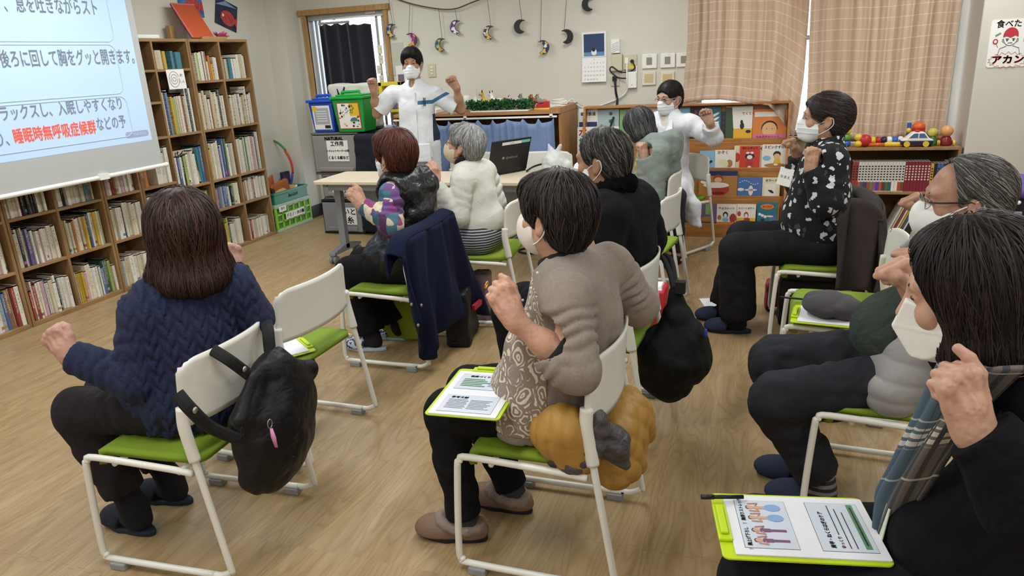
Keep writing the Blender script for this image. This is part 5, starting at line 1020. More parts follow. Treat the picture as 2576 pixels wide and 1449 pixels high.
for s, x in ((0, TX0+.07-tx), (1, TX1-.07-tx)):
    lg = part('leg', m_leg, tb, lambda b: (b.bb((x-.03, -.03, .09), (x+.03, .03, TZ-.03)), b.prism([(-.22, .075), (.22, .075), (.22, .1), (.05, .135), (-.05, .135), (-.22, .1)], (x-.03, 0, 0), (0, 1, 0), EZ, (.06, 0, 0)), b.bb((x-.02, -.2, TZ-.06), (x+.02, .2, TZ-.028))), bevel=.004)
    for sy in (-.19, .19): part('caster', m_cas, lg, lambda b: (b.cyl((x-.03, sy, .034), (x-.008, sy, .034), .034, 18), b.cyl((x+.008, sy, .034), (x+.03, sy, .034), .034, 18), b.bb((x-.014, sy-.02, .03), (x+.014, sy+.02, .08))), smooth=False)
# laptop
la, lc = atz(1228, 446, TZ), atz(1322, 429, TZ); lt = empty('laptop', (*((la+lc)/2)[:2], TZ), 'open black laptop with its lid turned to the room on the table', 'laptop'); dv = nrm((lc-la)*V(1, 1, 0)); lt.rotation_euler = (0, 0, math.atan2(dv[1], dv[0])+.0)
LW = .40; mlp = M('laptop_black', '#15161a', .45); 
part('base', mlp, lt, lambda b: b.bb((-LW/2, .0, 0), (LW/2, .26, .02)), bevel=.004)
LE = V(0, -.30, .954); LNn = V(0, -.954, -.30)
part('lid', [mlp, m_white, M('tape_teal', '#79c2bd', .5), M('logo_grey', '#8e8c84', .4)], lt, lambda b: (b.box(V(0, 0, .018)+LE*.135, (LW, .27, .012), np.array([V(1, 0, 0), LE, -LNn]).T), strip(b, V(0, 0, .018)+LNn*.006, EX, LE, -.10, .232, .10, .256, 1), strip(b, V(0, 0, .018)+LNn*.006, EX, LE, .1, .234, .19, .258, 2), put_text(b, 'dynabook', V(.02, 0, .018)+LNn*.006+LE*.125, EX, LE, .032, 3, .001), blob(b, V(0, 0, .018)+LNn*.006, EX, LE, -.068, .127, .012, .012, 3), put_text(b, 'memo', V(0, 0, .018)+LNn*.0075+LE*.244, EX, LE, .018, 3)))
part('screen', M('laptop_screen', '#5d7fa8', .3, emit=.4), lt, lambda b: b.box(V(0, .008, .018)+LE*.14, (LW-.03, .24, .002), np.array([V(1, 0, 0), LE, -LNn]).T))
tag(part('black_cable', m_black, None, lambda b: b.tube(spl([atz(1325, 430, TZ+.012), atz(1345, 418, TZ+.03), atz(1375, 412, TZ+.035), atz(1400, 425, TZ+.012), atz(1405, 436, TZ+.012)], 6), .008, 6), smooth=True), 'black cable looping over the table behind the laptop', 'cable')
fc = atz(1325, 630, .012); tag(part('floor_cable', m_black, None, lambda b: b.tube([fc+V(.12*math.cos(a)+.05, .09*math.sin(a), 0) for a in np.linspace(.4, 6.0, 22)], .009, 6), smooth=True), 'black cable loop lying on the floor under the table', 'cable')
s = SDF(); pb = atz(1388, 432, TZ); s.ell(pb+V(0, .05, .07), (.10, .07, .07), k=.02); s.ell(pb+V(.06, .08, .05), (.09, .06, .05), k=.02); s.cone(pb+V(.0, .05, .12), pb+V(-.03, .04, .21), .045, .012, .03); s.cone(pb+V(.03, .05, .12), pb+V(.06, .05, .20), .04, .01, .03); s.cut(pb+V(0, 0, .004), (0, 0, -1)); s.disp(lambda P: .012*fbm(P*16, 4))
o = empty('plastic_bag', pb, 'translucent white plastic bag on the table right of the laptop', 'bag'); q = sdf_part('film', s, .009, M('bag_film', '#e6e8ea', .3, alpha=.5), o); q.matrix_parent_inverse = Matrix.Translation(-Vector(pb))
# ================================================================ chairs
m_fr = M('chair_white_steel', '#dcdad2', .3, spec=.5); m_shell = M('chair_white_plastic', '#d9d7cd', .4); m_seat = M('chair_green_seat', '#718a1c', .8, (300, .15, .001)); m_glide = M('chair_grey_glide', '#8b8d8f', .5)
def make_chair(label):
    o = empty('stacking_chair', (0, 0, 0), label, 'chair', group='white stacking chairs with green seats'); HW = .262
    for s in (-1, 1):
        x = s*HW
        loop = spl([(x, .245, .032), (x, 0, .032), (x, -.225, .032)], 2)
        pts = [(x, -.20, .032), (x, .20, .032), (x, .237, .045), (x, .248, .085), (x*.99, .232, .37), (x*.985, .222, .41), (x*.98, .185, .425), (x*.97, -.10, .412), (x*.97, -.185, .405)]
        part('side_frame', m_fr, o, lambda b: b.tube(spl(pts, 4), .0115, 10), smooth=True)
        part('rear_leg', m_fr, o, lambda b: b.tube(spl([(x, -.19, .032), (x, -.225, .034), (x, -.262, .055), (x, -.262, .085), (x*.975, -.21, .41), (x*.97, -.20, .48)], 4), .0115, 10), smooth=True)
        for gy in (.185, -.165): part('foot_glide', m_glide, o, lambda b: b.bb((x-.02, gy-.03, 0), (x+.02, gy+.03, .026)), bevel=.004)
        part('arm_socket', m_shell, o, lambda b: b.tube(spl([(x*.970, -.203, .452), (x*.965, -.195, .50), (x*.955, -.184, .57), (x*.93, -.185, .63)], 4), [.0175]*13, 10, flat=1.15), smooth=True)
    part('crossbar', m_fr, o, lambda b: (b.cyl((-HW*.97, .12, .405), (HW*.97, .12, .405), .009, 8), b.cyl((-HW*.97, -.13, .402), (HW*.97, -.13, .402), .009, 8)), smooth=True)
    def seatf(u, v):
        x = (u-.5)*2; y = -.205+.44*v; w = .235*(1-.10*max(0, -v+.3)); z = .437-.012*math.sin(PI*min(1, v*1.1))*(1-x*x)+.0; d = max(0, (v-.84)/.16); z -= .05*d*d; y -= .03*d*d
        r = .055; ex = max(0, abs(x)-.86)/.14
        return (w*x, y-(.02*ex*ex if v > .9 else -.02*ex*ex if v < .1 else 0), z)
    st = part('seat', m_seat, o, lambda b: b.grid(seatf, 22, 18, thick=.022), smooth=True)
    def backf(u, v):
        a = (u-.5)*2; half = .255-.012*v-.02*max(0, v-.86)/.14*abs(a)**6
        x = half*a; z = .565+.215*v+.012*(1-a*a)*0; y = -.182-.055*(1-abs(a)**2.2)-.012*v*v
        if v > .9: z -= .03*(v-.9)/.1*abs(a)**10
        if v < .1: z += .05*(.1-v)/.1*abs(a)**10*0
        return (x, y, z)
    part('backrest', m_shell, o, lambda b: b.grid(backf, 28, 12, thick=.009), smooth=True)
    return o
FW = lambda fx, fy: math.atan2(-fx, fy)
CH = [(-1.85, 1.795, (-1, -.06), 'chair with the black backpack hooked on its back under the woman in navy', 'navy'), (-1.965, 2.475, (-1, .02), 'empty chair between the woman in navy and the woman in black vest', 'empty'), (-1.92, 3.51, (-1, .0), 'chair under the woman in black vest with a navy jacket over its back', 'vest'),
      (-1.66, 4.22, (-1, -.12), 'chair under the white-haired woman in front of the table', 'white'), (-.63, 2.08, (-1, .0), 'chair in the foreground under the woman in taupe lace cardigan', 'taupe'), (-.65, 2.97, (-1, .06), 'chair under the man in black coat carrying a large black backpack', 'coat'),
      (-.72, 4.45, (-1, .12), 'empty chair between the man in black coat and the woman in grey hoodie', 'spare'), (-.80, 5.30, (-1, .0), 'chair under the woman in grey hoodie near the picture books', 'hoodie'), (-.72, 6.0, (-.5, -.85), 'chair under the woman in white coat beside the picture book stand', 'labcoat'),
      (.33, 4.27, (-1, .0), 'chair with a brown coat over its back under the woman in patterned fleece', 'fleece'), (.365, 3.42, (-1, .05), 'empty chair holding a clipboard and a grey cap', 'cap'), (.45, 2.60, (-1, .05), 'chair under the man with glasses on the right', 'glasses'), (.56, 1.46, (-1, .12), 'chair under the woman with the checked scarf, mostly out of view', 'scarf'),
      (-2.55, 6.15, (.03, -1), 'chair behind the table beside the standing man', 't1'), (-1.86, 6.15, (.03, -1), 'chair behind the table at the laptop end', 't2'), (1.07, 4.35, (-1, 0), 'chair at the right edge carrying the black coat and purple cloth', 'coats')]
CHAIR = {}
ch0 = None
for (x, y, fw, lab, key) in CH:
    if ch0 is None: o = ch0 = make_chair(lab)
    else: o = copy_tree(ch0); o['label'] = lab
    o.location = (x, y, 0); o.rotation_euler = (0, 0, FW(*fw)); CHAIR[key] = o
# ================================================================ people: shared builders
def frame(y, up=(0, 0, 1)):
    y = nrm(y); z = np.array(up, float); z = nrm(z-y*(z@y)); return np.array([np.cross(y, z), y, z]).T   # columns right, forward, up
def ridged(P, sc, seed=0, R=None):
    Q = P if R is None else P@R
    return (1-np.abs(vnoise(Q*np.array(sc), seed))*2)
class Person:
    def __init__(s, label, x, y, face, skin, group=None):
        s.b = V(x, y, 0); s.o = empty('person', s.b, label, 'person', group=group); s.F = nrm(V(face[0], face[1], 0)); s.L = V(-s.F[1], s.F[0], 0)
        s.skin = skin; s.bits = []; s.J = {}
    def A(s, f, l, z): return s.b+s.F*f+s.L*l+V(0, 0, z)
    def pl(s, x, y, l=0): return atp(x, y, s.b+s.L*l, s.L)
    def pf(s, x, y, f=0): return atp(x, y, s.b+s.F*f, s.F)
    def mesh(s, name, v, f, mat, parent=None, mi=None): return np_mesh(name, v-s.b, f, mat, parent or s.o, mi=mi)
    def sdf(s, name, S, vox, mat, parent=None, fmi=None):
        v, f = S.mesh(vox); mi = fmi(v[f].mean(1)) if fmi else None; return s.mesh(name, v, f, mat, parent, mi)
    # ---- head in its own frame (right, forward, up), eyes half way up
    def head(s, c, face, pitch=0, roll=0, sc=1.0, neck=None, vox=.0045, ears=True, brow='#241a15', mask=None, eyes=True, jaw=1.0):
        R = frame(V(face[0], face[1], math.tan(math.radians(pitch)))); cr, sr = math.cos(math.radians(roll)), math.sin(math.radians(roll))
        R = R@np.array([[cr, 0, sr], [0, 1, 0], [-sr, 0, cr]]); s.hc, s.hR, s.hs = np.array(c, float), R, sc
        S = SDF(); S.ell((0, -.012, .045), (.075, .095, .083)).ell((0, .02, -.015), (.066*jaw, .073, .086)).cone((0, .062, -.088), (0, .05, -.06), .024, .03, .03)
        for q in (-1, 1):
            S.cone((q*.05*jaw, -.008, -.055), (q*.014, .062, -.092), .017, .02, .03); S.ell((q*.038, .062, -.022), (.024, .02, .022), k=.02)
        S.cone((-.034, .078, .031), (.034, .078, .031), .013, k=.02).cone((0, .088, .02), (0, .109, -.026), .007, .0105, k=.014).ell((0, .103, -.031), (.017, .012, .009), k=.012)
        for q in (-1, 1): S.ell((q*.031, .096, .012), (.019, .013, .011), k=.014, sub=True); S.ell((q*.031, .0765, .011), (.0155, .0125, .012), k=.005)
        S.ell((0, .093, -.056), (.023, .009, .006), k=.010).ell((0, .091, -.067), (.02, .009, .006), k=.010)
        if ears:
            for q in (-1, 1):
                Re = frame((q*.45, -.9, 0)); S.ell((q*.080, -.018, -.004), (.008, .019, .032), R=np.array([[1, 0, 0], [0, .97, .26], [0, -.26, .97]]).T, k=.012); S.ell((q*.090, -.014, -.001), (.007, .011, .02), k=.006, sub=True); S.ell((q*.079, -.008, -.030), (.007, .009, .010), k=.008)
        nk = s.to_local(neck) if neck is not None else V(0, -.03, -.17)
        S.cone((0, -.022, -.05), nk, .056, .062, .035); s.nk = nk
        v, f = S.mesh(vox); s.bits.append((s.to_world(v), f)); s.headS = S
        if eyes:
            mw, md = M('eye_dark', '#15100d', .2), M('brow_'+brow[1:], brow, .8)
            for q in (-1, 1):
                s.hpart('eye', mw, lambda b: b.ell((q*.031, .0882, .0105), (.012, .0032, .0034), 12, R=np.array([[.98, q*.2, 0], [-q*.2, .98, 0], [0, 0, 1]])))
                s.hpart('eyebrow', md, lambda b: b.tube([(q*.014, .0915, .030), (q*.03, .0905, .036), (q*.047, .079, .032)], [.002, .0042, .0018], 6))
    def to_world(s, v): return s.hc+(np.asarray(v)*s.hs)@s.hR.T
    def to_local(s, p): return ((np.asarray(p)-s.hc)@s.hR)/s.hs
    def hpart(s, name, mat, fn, parent=None, smooth=True):
        m = MB(); fn(m); m.v = [tuple(p) for p in (s.to_world(np.array(m.v))-s.b)]; return m.build(name, mat, parent or s.o, smooth=smooth)
    def hsdf(s, name, S, vox, mat, parent=None, fmi=None):
        v, f = S.mesh(vox); mi = fmi(v[f].mean(1)) if fmi else None; return s.mesh(name, s.to_world(v), f, mat, parent, mi), v, f
    def mask(s, kind='pleat', color='#dfe3e4', vox=.0032, loop='#e4e4e0', drop=0):
        S = SDF(); S.ell((0, .03, -.045), (.071, .071, .066)).cone((0, .094, -.012), (0, .098, -.085), .014, .016, .03).cone((0, .108, -.02), (0, .104, -.05), .014, .016, .03)
        S.ell((0, .052, -.09), (.046, .036, .03), k=.03)
        if kind == 'beak':
            S = SDF(); S.ell((0, .035, -.055), (.072, .115, .074)); S.cut((0, .1, .006), (0, .90, .42)); S.cut((0, .130, -.052), (0, .88, -.46))
            for q in (-1, 1): S.cut((0, .134, -.05), (q*.80, .60, 0))
        if kind == 'round': S.ell((0, .075, -.05), (.05, .058, .055), k=.03)
        S.cut((0, .09, .002-drop), (0, -.28, 1)); S.cut((0, .026, -.04), (0, -1, .12)); S.cut((0, .05, -.118), (0, .2, -1))
        if kind == 'pleat': S.disp(lambda P: .0022*np.maximum(0, np.sin((P[:, 2]+.12)*2*PI/.024))**3*(np.abs(P[:, 2]+.05) < .035)+.0012*vnoise(P*np.array((60, 60, 25)), 5))
        else: S.disp(lambda P: .0008*vnoise(P*40, 6)-.0016*np.exp(-(np.abs(P[:, 0])/.0022)**2)*(kind == 'round')+.0014*np.exp(-((P[:, 2]+.05)/.002)**2)*(kind == 'beak'))
        o, _, _ = s.hsdf('face_mask', S, vox, M('mask_'+color[1:], color, .75, (300, .1, .0006)))
        for q in (-1, 1): s.hpart('ear_loop', M('loop_'+loop[1:], loop, .7), lambda b: b.tube(spl([(q*.063, .035, -.02), (q*.076, .0, .0), (q*.087, -.032, .018), (q*.088, -.042, -.01), (q*.084, -.028, -.035), (q*.070, .005, -.062), (q*.060, .034, -.078)], 4), .0022, 6), o)
    def glasses(s, color='#2a2422', rim='#8b8078'):
        m = M('frame_'+color[1:], color, .4); r = M('rim_'+rim[1:], rim, .3, metal=.5)
        o = s.hpart('eyeglasses', r, lambda b: ([b.tube([(q*.033+.025*math.cos(t), .104-.012*abs(math.cos(t)*(q if False else 1))*(.5+.5*math.cos(t)*q), .006+.018*math.sin(t)) for t in np.linspace(0, 2*PI, 22)[:-1]], .0013, 5, closed=True) for q in (-1, 1)], b.tube([(-.009, .108, .010), (0, .111, .013), (.009, .108, .010)], .0014, 5)))
        for q in (-1, 1): s.hpart('temple', m, lambda b: b.tube([(q*.058, .096, .012), (q*.074, .07, .012), (q*.082, -.01, .014), (q*.082, -.045, -.005)], .0026, 6), o)
        for q in (-1, 1): s.hpart('lens', M('lens_glass', '#ffffff', .05, trans=1), lambda b: b.ell((q*.033, .103, .006), (.024, .0015, .017), 16), o)
    def hair(s, build, color, n=350, steps=9, ln=.012, crown=(0, -.05, .12), vox=.005, tones=None, curl=.35, down=.5, disp=None, width=.0009, lift=.002, sweep=(0, 0, 0), zmax=9, ymax=9, zmin=-9, seed=1):
        S = SDF(); build(S); c = np.array(crown, float)
        def grooves(P):
            d = P-c; az = np.arctan2(d[:, 0], d[:, 1]); return .0026*vnoise(np.stack([az*9, d[:, 2]*14, d[:, 1]*8], 1), seed)+.0014*vnoise(np.stack([az*26, d[:, 2]*22, d[:, 1]*10], 1), seed+3)
        S.disp(disp or grooves); tones = tones or [color]
        t0 = hair_mat(color); ms = [t0]+[hair_mat(q) for q in tones]
        o, v, f = s.hsdf('hair', S, vox, [t0])
        n3 = np.cross(v[f[:, 1]]-v[f[:, 0]], v[f[:, 2]]-v[f[:, 0]]); vn = np.zeros_like(v)
        for k in range(4): np.add.at(vn, f[:, k], n3)
        vn /= np.linalg.norm(vn, axis=1, keepdims=True)+1e-12
        kd = KDTree(len(v)); [kd.insert(p, i) for i, p in enumerate(v)]; kd.balance()
        r = random.Random(seed); VV = []; FF = []; MI = []
        cand = [i for i in range(len(v)) if v[i, 2] < zmax and v[i, 1] < ymax and v[i, 2] > zmin and np.linalg.norm(v[i]) > .05]
        for _ in range(n):
            i = r.choice(cand); p = v[i].copy(); w = width*r.uniform(.6, 1.5); off = lift*r.uniform(.1, 1.2); mm = 1+r.randrange(len(tones)); ph = r.uniform(0, 6.28); ring = []; jit = V(r.gauss(0, 1), r.gauss(0, 1), r.gauss(0, 1))*.09; N = steps+r.randint(-2, 2)
            for k in range(N):
                nn = vn[i]; d = nrm(p-c); t = d*(1-down)+V(0, 0, -down)+np.array(sweep)+jit+curl*.5*math.sin(k*.5+ph)*nrm(np.cross(nn, d)); t = nrm(t-nn*(t@nn)); b_ = np.cross(nn, t); ww = w*(1-(k/N)**2*.8)
                q = p+nn*off; ring.append((q+b_*ww, q+nn*ww*.7, q-b_*ww)); p = p+t*ln
                _, i, _ = kd.find(p); dd = (p-v[i])@vn[i]; p = p-vn[i]*dd*.85
            base = len(VV)*1
            st = sum(len(a) for a in VV) if False else 0
            for a in ring: VV.extend(a)
            for k in range(N-1):
                for a in (0, 1): FF.append((base+k*3+a, base+k*3+a+1, base+k*3+3+a+1, base+k*3+3+a)); MI.append(mm-1)
        if VV: s.mesh('hair_strands', s.to_world(np.array(VV)), np.array(FF), ms[1:], o, MI)
        return o
    # ---- hand at wrist w, fingers pointing d, back of the hand facing n, side +1 right / -1 left
    def hand(s, w, d, n, side, elbow, curl=1.0, vox=.0028, thumb='over', sc=1.0, spread=0, rw=.027, re=.040, flen=None):
        y = nrm(d); z = nrm(np.array(n, float)-y*(np.array(n, float)@y)); R = np.array([np.cross(y, z), y, z]).T; q = side; S = SDF()
        S.ell((0, .045, -.002), (.041, .052, .0165)); S.cone((-.026*q, .075, .0), (.026*q, .070, -.001), .0135, .012, .015); S.cone((0, -.01, 0), (0, .03, 0), .024, .028, .02)
        S.cone((-.022*q, .018, -.012), (-.036*q, .045, -.018), .016, .014, .015)
        X = [-.029, -.0095, .010, .0275]; Ys = [.086, .091, .087, .078]; Ln = [(.042, .026, .020), (.046, .029, .021), (.043, .027, .020), (.034, .020, .018)]; Rr = [.0098, .0102, .0098, .0086]
        for k in range(4):
            cu = curl if not isinstance(curl, (list, tuple)) else curl[k]; a = 0; p = V(X[k]*q, Ys[k], .003); sp = (k-1.5)*(.10*spread)*q
            ang = [math.radians(82)*cu+.1, math.radians(98)*cu+.08, math.radians(62)*cu+.05]; rad = Rr[k]
            for j in range(3):
                a += ang[j]; dd = V(math.sin(sp)*math.cos(a), math.cos(a)*math.cos(sp), -math.sin(a)); e = p+dd*Ln[k][j]*.98
                S.cone(p, e, rad, rad*.93, k=.0035 if j else .009); p = e; rad *= .93
        tb = {'over': [(-.036*q, .045, -.018), (-.040*q, .074, -.030), (-.020*q, .088, -.047), (.0, .088, -.052)], 'side': [(-.036*q, .045, -.015), (-.045*q, .076, -.014), (-.040*q, .105, -.020), (-.033*q, .122, -.030)], 'up': [(-.036*q, .045, -.012), (-.055*q, .075, -.008), (-.060*q, .105, -.006), (-.055*q, .125, -.006)]}[thumb]
        for i in range(3): S.cone(tb[i], tb[i+1], (.0135, .0118, .0108)[i], (.0118, .0108, .0092)[i], k=.007 if i == 0 else .004)
        for k in range(4): S.ell((X[k]*q, Ys[k]-.002, .008), (.0085, .010, .007), k=.008)
        S.disp(lambda P: .0006*vnoise(P*130, 4)+.0012*np.sin(P[:, 0]*q*2*PI/.0195+2.0)*(P[:, 2] > .004)*(P[:, 1] > .035)*(P[:, 1] < .08))
        el = (np.array(elbow)-w)@R/sc; L = np.linalg.norm(el); S.cone((0, -.012, 0), el*.5, rw/sc, (rw+re)/2/sc*1.02, .03, flat=(V(0, 0, 1), .86)); S.cone(el*.5, el, (rw+re)/2/sc*1.02, re/sc, .03)
        v, f = S.mesh(vox); s.bits.append((np.array(w)+(v*sc)@R.T, f)); return R
    def torsoR(s, f=None):
        up = nrm(s.J['neck']-s.J['pel']); F = s.F if f is None else nrm(V(f[0], f[1], 0)); F = nrm(F-up*(F@up)); return np.array([np.cross(F, up), F, up]).T
    def torso(s, S, g=0, R=None, belly=0, k=.07, w=1.0, sh=.062, lo=True):
        J = s.J; R = s.tR if R is None else R; ch = J['chest']
        if lo: S.ell(J['pel'], ((.150+g)*w, .112+g, .11+g), R, k)
        S.ell((J['pel']+ch)/2+R[:, 1]*belly*.6, ((.126+g)*w, .094+g+belly, .18+g), R, k); S.ell(ch, ((.136+g)*w, .099+g, .155+g), R, k)
        for a in ('lsh', 'rsh'): S.cone(ch*.4+J['neck']*.6, J[a]+(J['neck']-J[a])*.18, .062+g*.8, sh+g*.8, k)
        S.cone(ch, J['neck']-R[:, 2]*.02, .085+g, .058+g*.6, k); return S
    def finish(s, vox=.015):
        J = s.J; S = SDF(); s.torso(S, -.012)
        for q in 'lr':
            S.chain([J[q+'sh'], J[q+'el']], [.045, .036]); S.cone(J[q+'el'], J[q+'el']*.4+J[q+'wr']*.6, .036, .030)
            if q+'kn' in J: S.chain([J[q+'hip'], J[q+'kn'], J[q+'an']], [.07, .052, .036]); f0 = V(J[q+'an'][0], J[q+'an'][1], .06); S.cone(J[q+'an'], f0, .034, .03); S.cone(f0, f0+s.F*.09+V(0, 0, -.012), .03, .024)
        s.bits.append(S.mesh(vox)); v, f = join(s.bits); sk = skin_mat(s.skin); return s.mesh('body', v, f, sk)
    def sleeves(s, S, r=(.072, .060, .046), frac=(1., 1.), fold=(.004, 22, 1.), k=.028, cut=True, which='lr', push=0):
        J = s.J
        for i, q in enumerate(which):
            fr = frac[i]; e, w = J[q+'el'], J[q+'wr']; c = e+(w-e)*fr
            S.cone(J[q+'sh'], e, r[0], r[1], k, fold=(fold[0], fold[1], fold[2]+i)); S.cone(e, c+(w-e)*.06, r[1], r[2], k*.7, fold=(fold[0]*.9, fold[1]*1.1, fold[2]+2+i))
            if cut: S.cut(c, w-e, near=(c+nrm(w-e)*.05, .075))
    def legs(s, S, r=(.098, .074, .060), k=.05, end=1.0, fold=(.003, 14, .5), pelg=.012):
        J = s.J; S.ell(J['pel']-V(0, 0, .015), (.158+pelg, .118+pelg, .095+pelg), s.tR, k)
        for q in 'lr':
            kn, an = J[q+'kn'], J[q+'an']; c = kn+(an-kn)*end
            S.cone(J[q+'hip'], kn, r[0], r[1], k, fold=(fold[0], fold[1], fold[2])); S.cone(kn, c, r[1], r[2], k*.6, fold=(fold[0], fold[1]*.8, fold[2]+2)); S.cut(c, an-kn, near=(c+nrm(an-kn)*.06, .095))
    def sit_legs(s, lk, rk, la, ra, hipz=.53, hw=.095, f0=0):
        J = s.J; p = J['pel']; J['lhip'] = p+s.L*hw+V(0, 0, hipz-p[2]); J['rhip'] = p-s.L*hw+V(0, 0, hipz-p[2]); J['lkn'], J['rkn'], J['lan'], J['ran'] = [np.array(q, float) for q in (lk, rk, la, ra)]
    def slipper(s, an, d, upper, sole='#1f2330', toe=True, L=.25, collar=None, back=False, name='slipper'):
        d = nrm(V(d[0], d[1], 0)); R = np.array([np.cross(d, V(0, 0, 1)), d, V(0, 0, 1)]).T; c = V(an[0], an[1], 0)+d*.045
        def W(v): return c+np.asarray(v)@R.T
        out = [(x*(.047 if y > 0 else .038), y) for x, y in [(math.cos(t), math.sin(t)) for t in np.linspace(0, 2*PI, 28)[:-1]]]
        b = MB(); b.prism([(x, y*L/2) for x, y in out], (0, 0, .0), EX, (0, 1, 0), (0, 0, .022)); b.v = [tuple(p) for p in W(b.v)-s.b]; so = b.build('sole_part' if False else name, sole if not isinstance(sole, str) else M('sole_'+sole[1:], sole, .7), s.o, bevel=.006)
        S = SDF(); S.ell((0, L*.16, .035), (.052, L*.36, .05), k=.02); S.ell((0, L*.30, .03), (.047, .06, .034), k=.02)
        if back: S.ell((0, -L*.2, .04), (.044, L*.32, .05), k=.02)
        S.cut((0, 0, .018), (0, 0, -1)); 
        if not back: S.cut((0, L*.02, .05), (0, -1, -.35))
        v, f = S.mesh(.006); s.mesh('upper', W(v), f, upper, so)
        if collar: 
            S = SDF(); S.chain([(math.cos(t)*.044, -.03+math.sin(t)*.075, .065+.012*math.sin(t)) for t in np.linspace(0, 2*PI, 13)], [.018]*13, .01); S.disp(lambda P: .004*vnoise(P*90, 2)); v, f = S.mesh(.006); s.mesh('fleece_collar', W(v), f, collar, so)
        return so
    def sock(s, an, kn, d, color, r=.042, mat=None):
        S = SDF(); dz = V(d[0], d[1], 0); S.cone(an+(kn-an)*.35, an, r*1.05, r*.92, .02).cone(an, V(an[0], an[1], .05)-nrm(dz)*.02, r*.92, r*.85, .03).cone(V(an[0], an[1], .055), V(an[0], an[1], .045)+nrm(dz)*.11, r*.85, .032, .03); S.cut(V(0, 0, .024), (0, 0, -1)); return s.sdf('sock', S, .008, mat or M('sock_'+color[1:], color, .9, (120, .3, .003)))
def hair_mat(c):
    nm = 'hair_'+c[1:]
    if nm in MATS: return MATS[nm]
    t = NT(nm); MATS[nm] = t.m; n = t.noise(t.scaled(t.obj(), (60, 60, 9)), 3, 3); cc = srgb(c); t.base(t.ramp(n, [(.3, tuple(q*.75 for q in cc[:3])+(1,)), (.75, tuple(min(1, q*1.2) for q in cc[:3])+(1,))])); t.b.inputs['Roughness'].default_value = .5; t.b.inputs['Specular IOR Level'].default_value = .22
    return t.m
def skin_mat(c):
    nm = 'skin_'+c[1:]
    if nm in MATS: return MATS[nm]
    t = NT(nm); MATS[nm] = t.m; cc = srgb(c); o = t.obj(); n = t.noise(o, 26, 4, .6); n2 = t.noise(o, 140, 3)
    t.base(t.ramp(t.math('MULTIPLY_ADD', n2, .25, t.math('MULTIPLY', n, .75)), [(.3, tuple(a*b for a, b in zip(cc[:3], (.82, .70, .66)))+(1,)), (.5, cc), (.72, tuple(min(1, a*b) for a, b in zip(cc[:3], (1.08, 1.1, 1.12)))+(1,))]))
    b = t.b.inputs; b['Roughness'].default_value = .5; b['Specular IOR Level'].default_value = .35; b['Subsurface Weight'].default_value = .12; b['Subsurface Radius'].default_value = (.01, .004, .002); b['Subsurface Scale'].default_value = .5
    t.bump(n2, .12, .002); return t.m
def cap(S, g=.014, top=.045, back=0, side=0, k=.02):   # scalp volume over the skull
    return S.ell((0, -.014-back*.5, top), (.077+g+side, .097+g+back*.5, .085+g), k=k)
def faceoff(S, y=.098, z=-.03, r=(.076, .062, .085), k=.012): S.ell((0, y, z), r, k=k, sub=True)
def short_hair(g=.02, back=.02, nape=-.075, ear=1, fr=(.118, -.04, .084, .080, .10), top=.05, side=0, fringe=0, earsub=1, cutz=-.16):
    def f(S):
        cap(S, g, top, back, side); S.ell((0, -.055-back*.4, .0), (.074+g*.7+side, .062+back*.5, .085), k=.03); S.ell((0, -.062-back*.2, nape+.03), (.058+g*.5, .042, .045), k=.03)
        if fringe: S.ell((0, .062, .085), (.066, .045, .038), k=.025)
        S.ell((0, fr[0], fr[1]), fr[2:], k=.012, sub=True)
        if earsub:
            for q in (-1, 1): S.ell((q*.100, -.010, -.014), (.040, .031, .046), k=.010, sub=True)
        S.ell((0, -.01, cutz), (.12, .12, .052), k=.01, sub=True)
    return f
FB = lambda amp, sc, seed=0: (lambda P: amp*fbm(P*np.array(sc), seed))
RD = lambda amp, sc, seed=0: (lambda P: amp*(2.3*np.abs(vnoise(P*np.array(sc)+.6*vnoise(P*6, seed+9)[:, None], seed))+1.1*np.abs(vnoise(P*np.array(sc)*2.2, seed+1))-.85))
def patch_mat():
    t = NT('patchwork_knit'); v = t.n('TexVoronoi', Vector=t.scaled(t.obj(), (22, 22, 17)), Scale=1.0, Randomness=.35, _distance='CHEBYCHEV'); r = t.sep(v.outputs['Color'])[0]
    n = t.n('ValToRGB', i0=r); cr = n.color_ramp; cr.interpolation = 'CONSTANT'; cols = ['#4a2a50', '#7d3a74', '#436f80', '#c3b79a', '#6d4a86', '#375a6c', '#8a3f6e', '#cfc5ab']
    while len(cr.elements) < len(cols): cr.elements.new(.5)
    for i, (e, c) in enumerate(zip(cr.elements, cols)): e.position = i/len(cols); e.color = srgb(c)
    t.base(n.outputs[0]); t.b.inputs['Roughness'].default_value = .9; t.bump(t.noise(t.obj(), 180, 2), .3, .003); return t.m
def blotch_mat():
    t = NT('black_fleece_print'); o = t.obj(); w = t.n('TexNoise', Vector=o, Scale=34, Detail=2); ad = t.n('VectorMath', _operation='MULTIPLY_ADD', i0=w.outputs['Color']); ad.inputs[1].default_value = (.045,)*3; t.l(o, ad.inputs[2])
    v = t.n('TexVoronoi', Vector=t.scaled(ad.outputs[0], (24, 24, 18)), Scale=1.0, Randomness=.75); r = t.sep(v.outputs['Color'])
    m = t.math('LESS_THAN', v.outputs['Distance'], t.math('MULTIPLY_ADD', r[1], .16, .24)); big = t.math('GREATER_THAN', r[0], .30)
    c = t.mix(t.math('MULTIPLY', m, big), srgb('#0d0d11'), srgb('#c4c6c6')); c = t.mix(t.math('MULTIPLY', m, t.math('LESS_THAN', r[0], .30)), c, srgb('#3a3a3e')); t.base(c)
    t.b.inputs['Roughness'].default_value = .95; t.bump(t.noise(o, 220, 2), .35, .004); return t.m
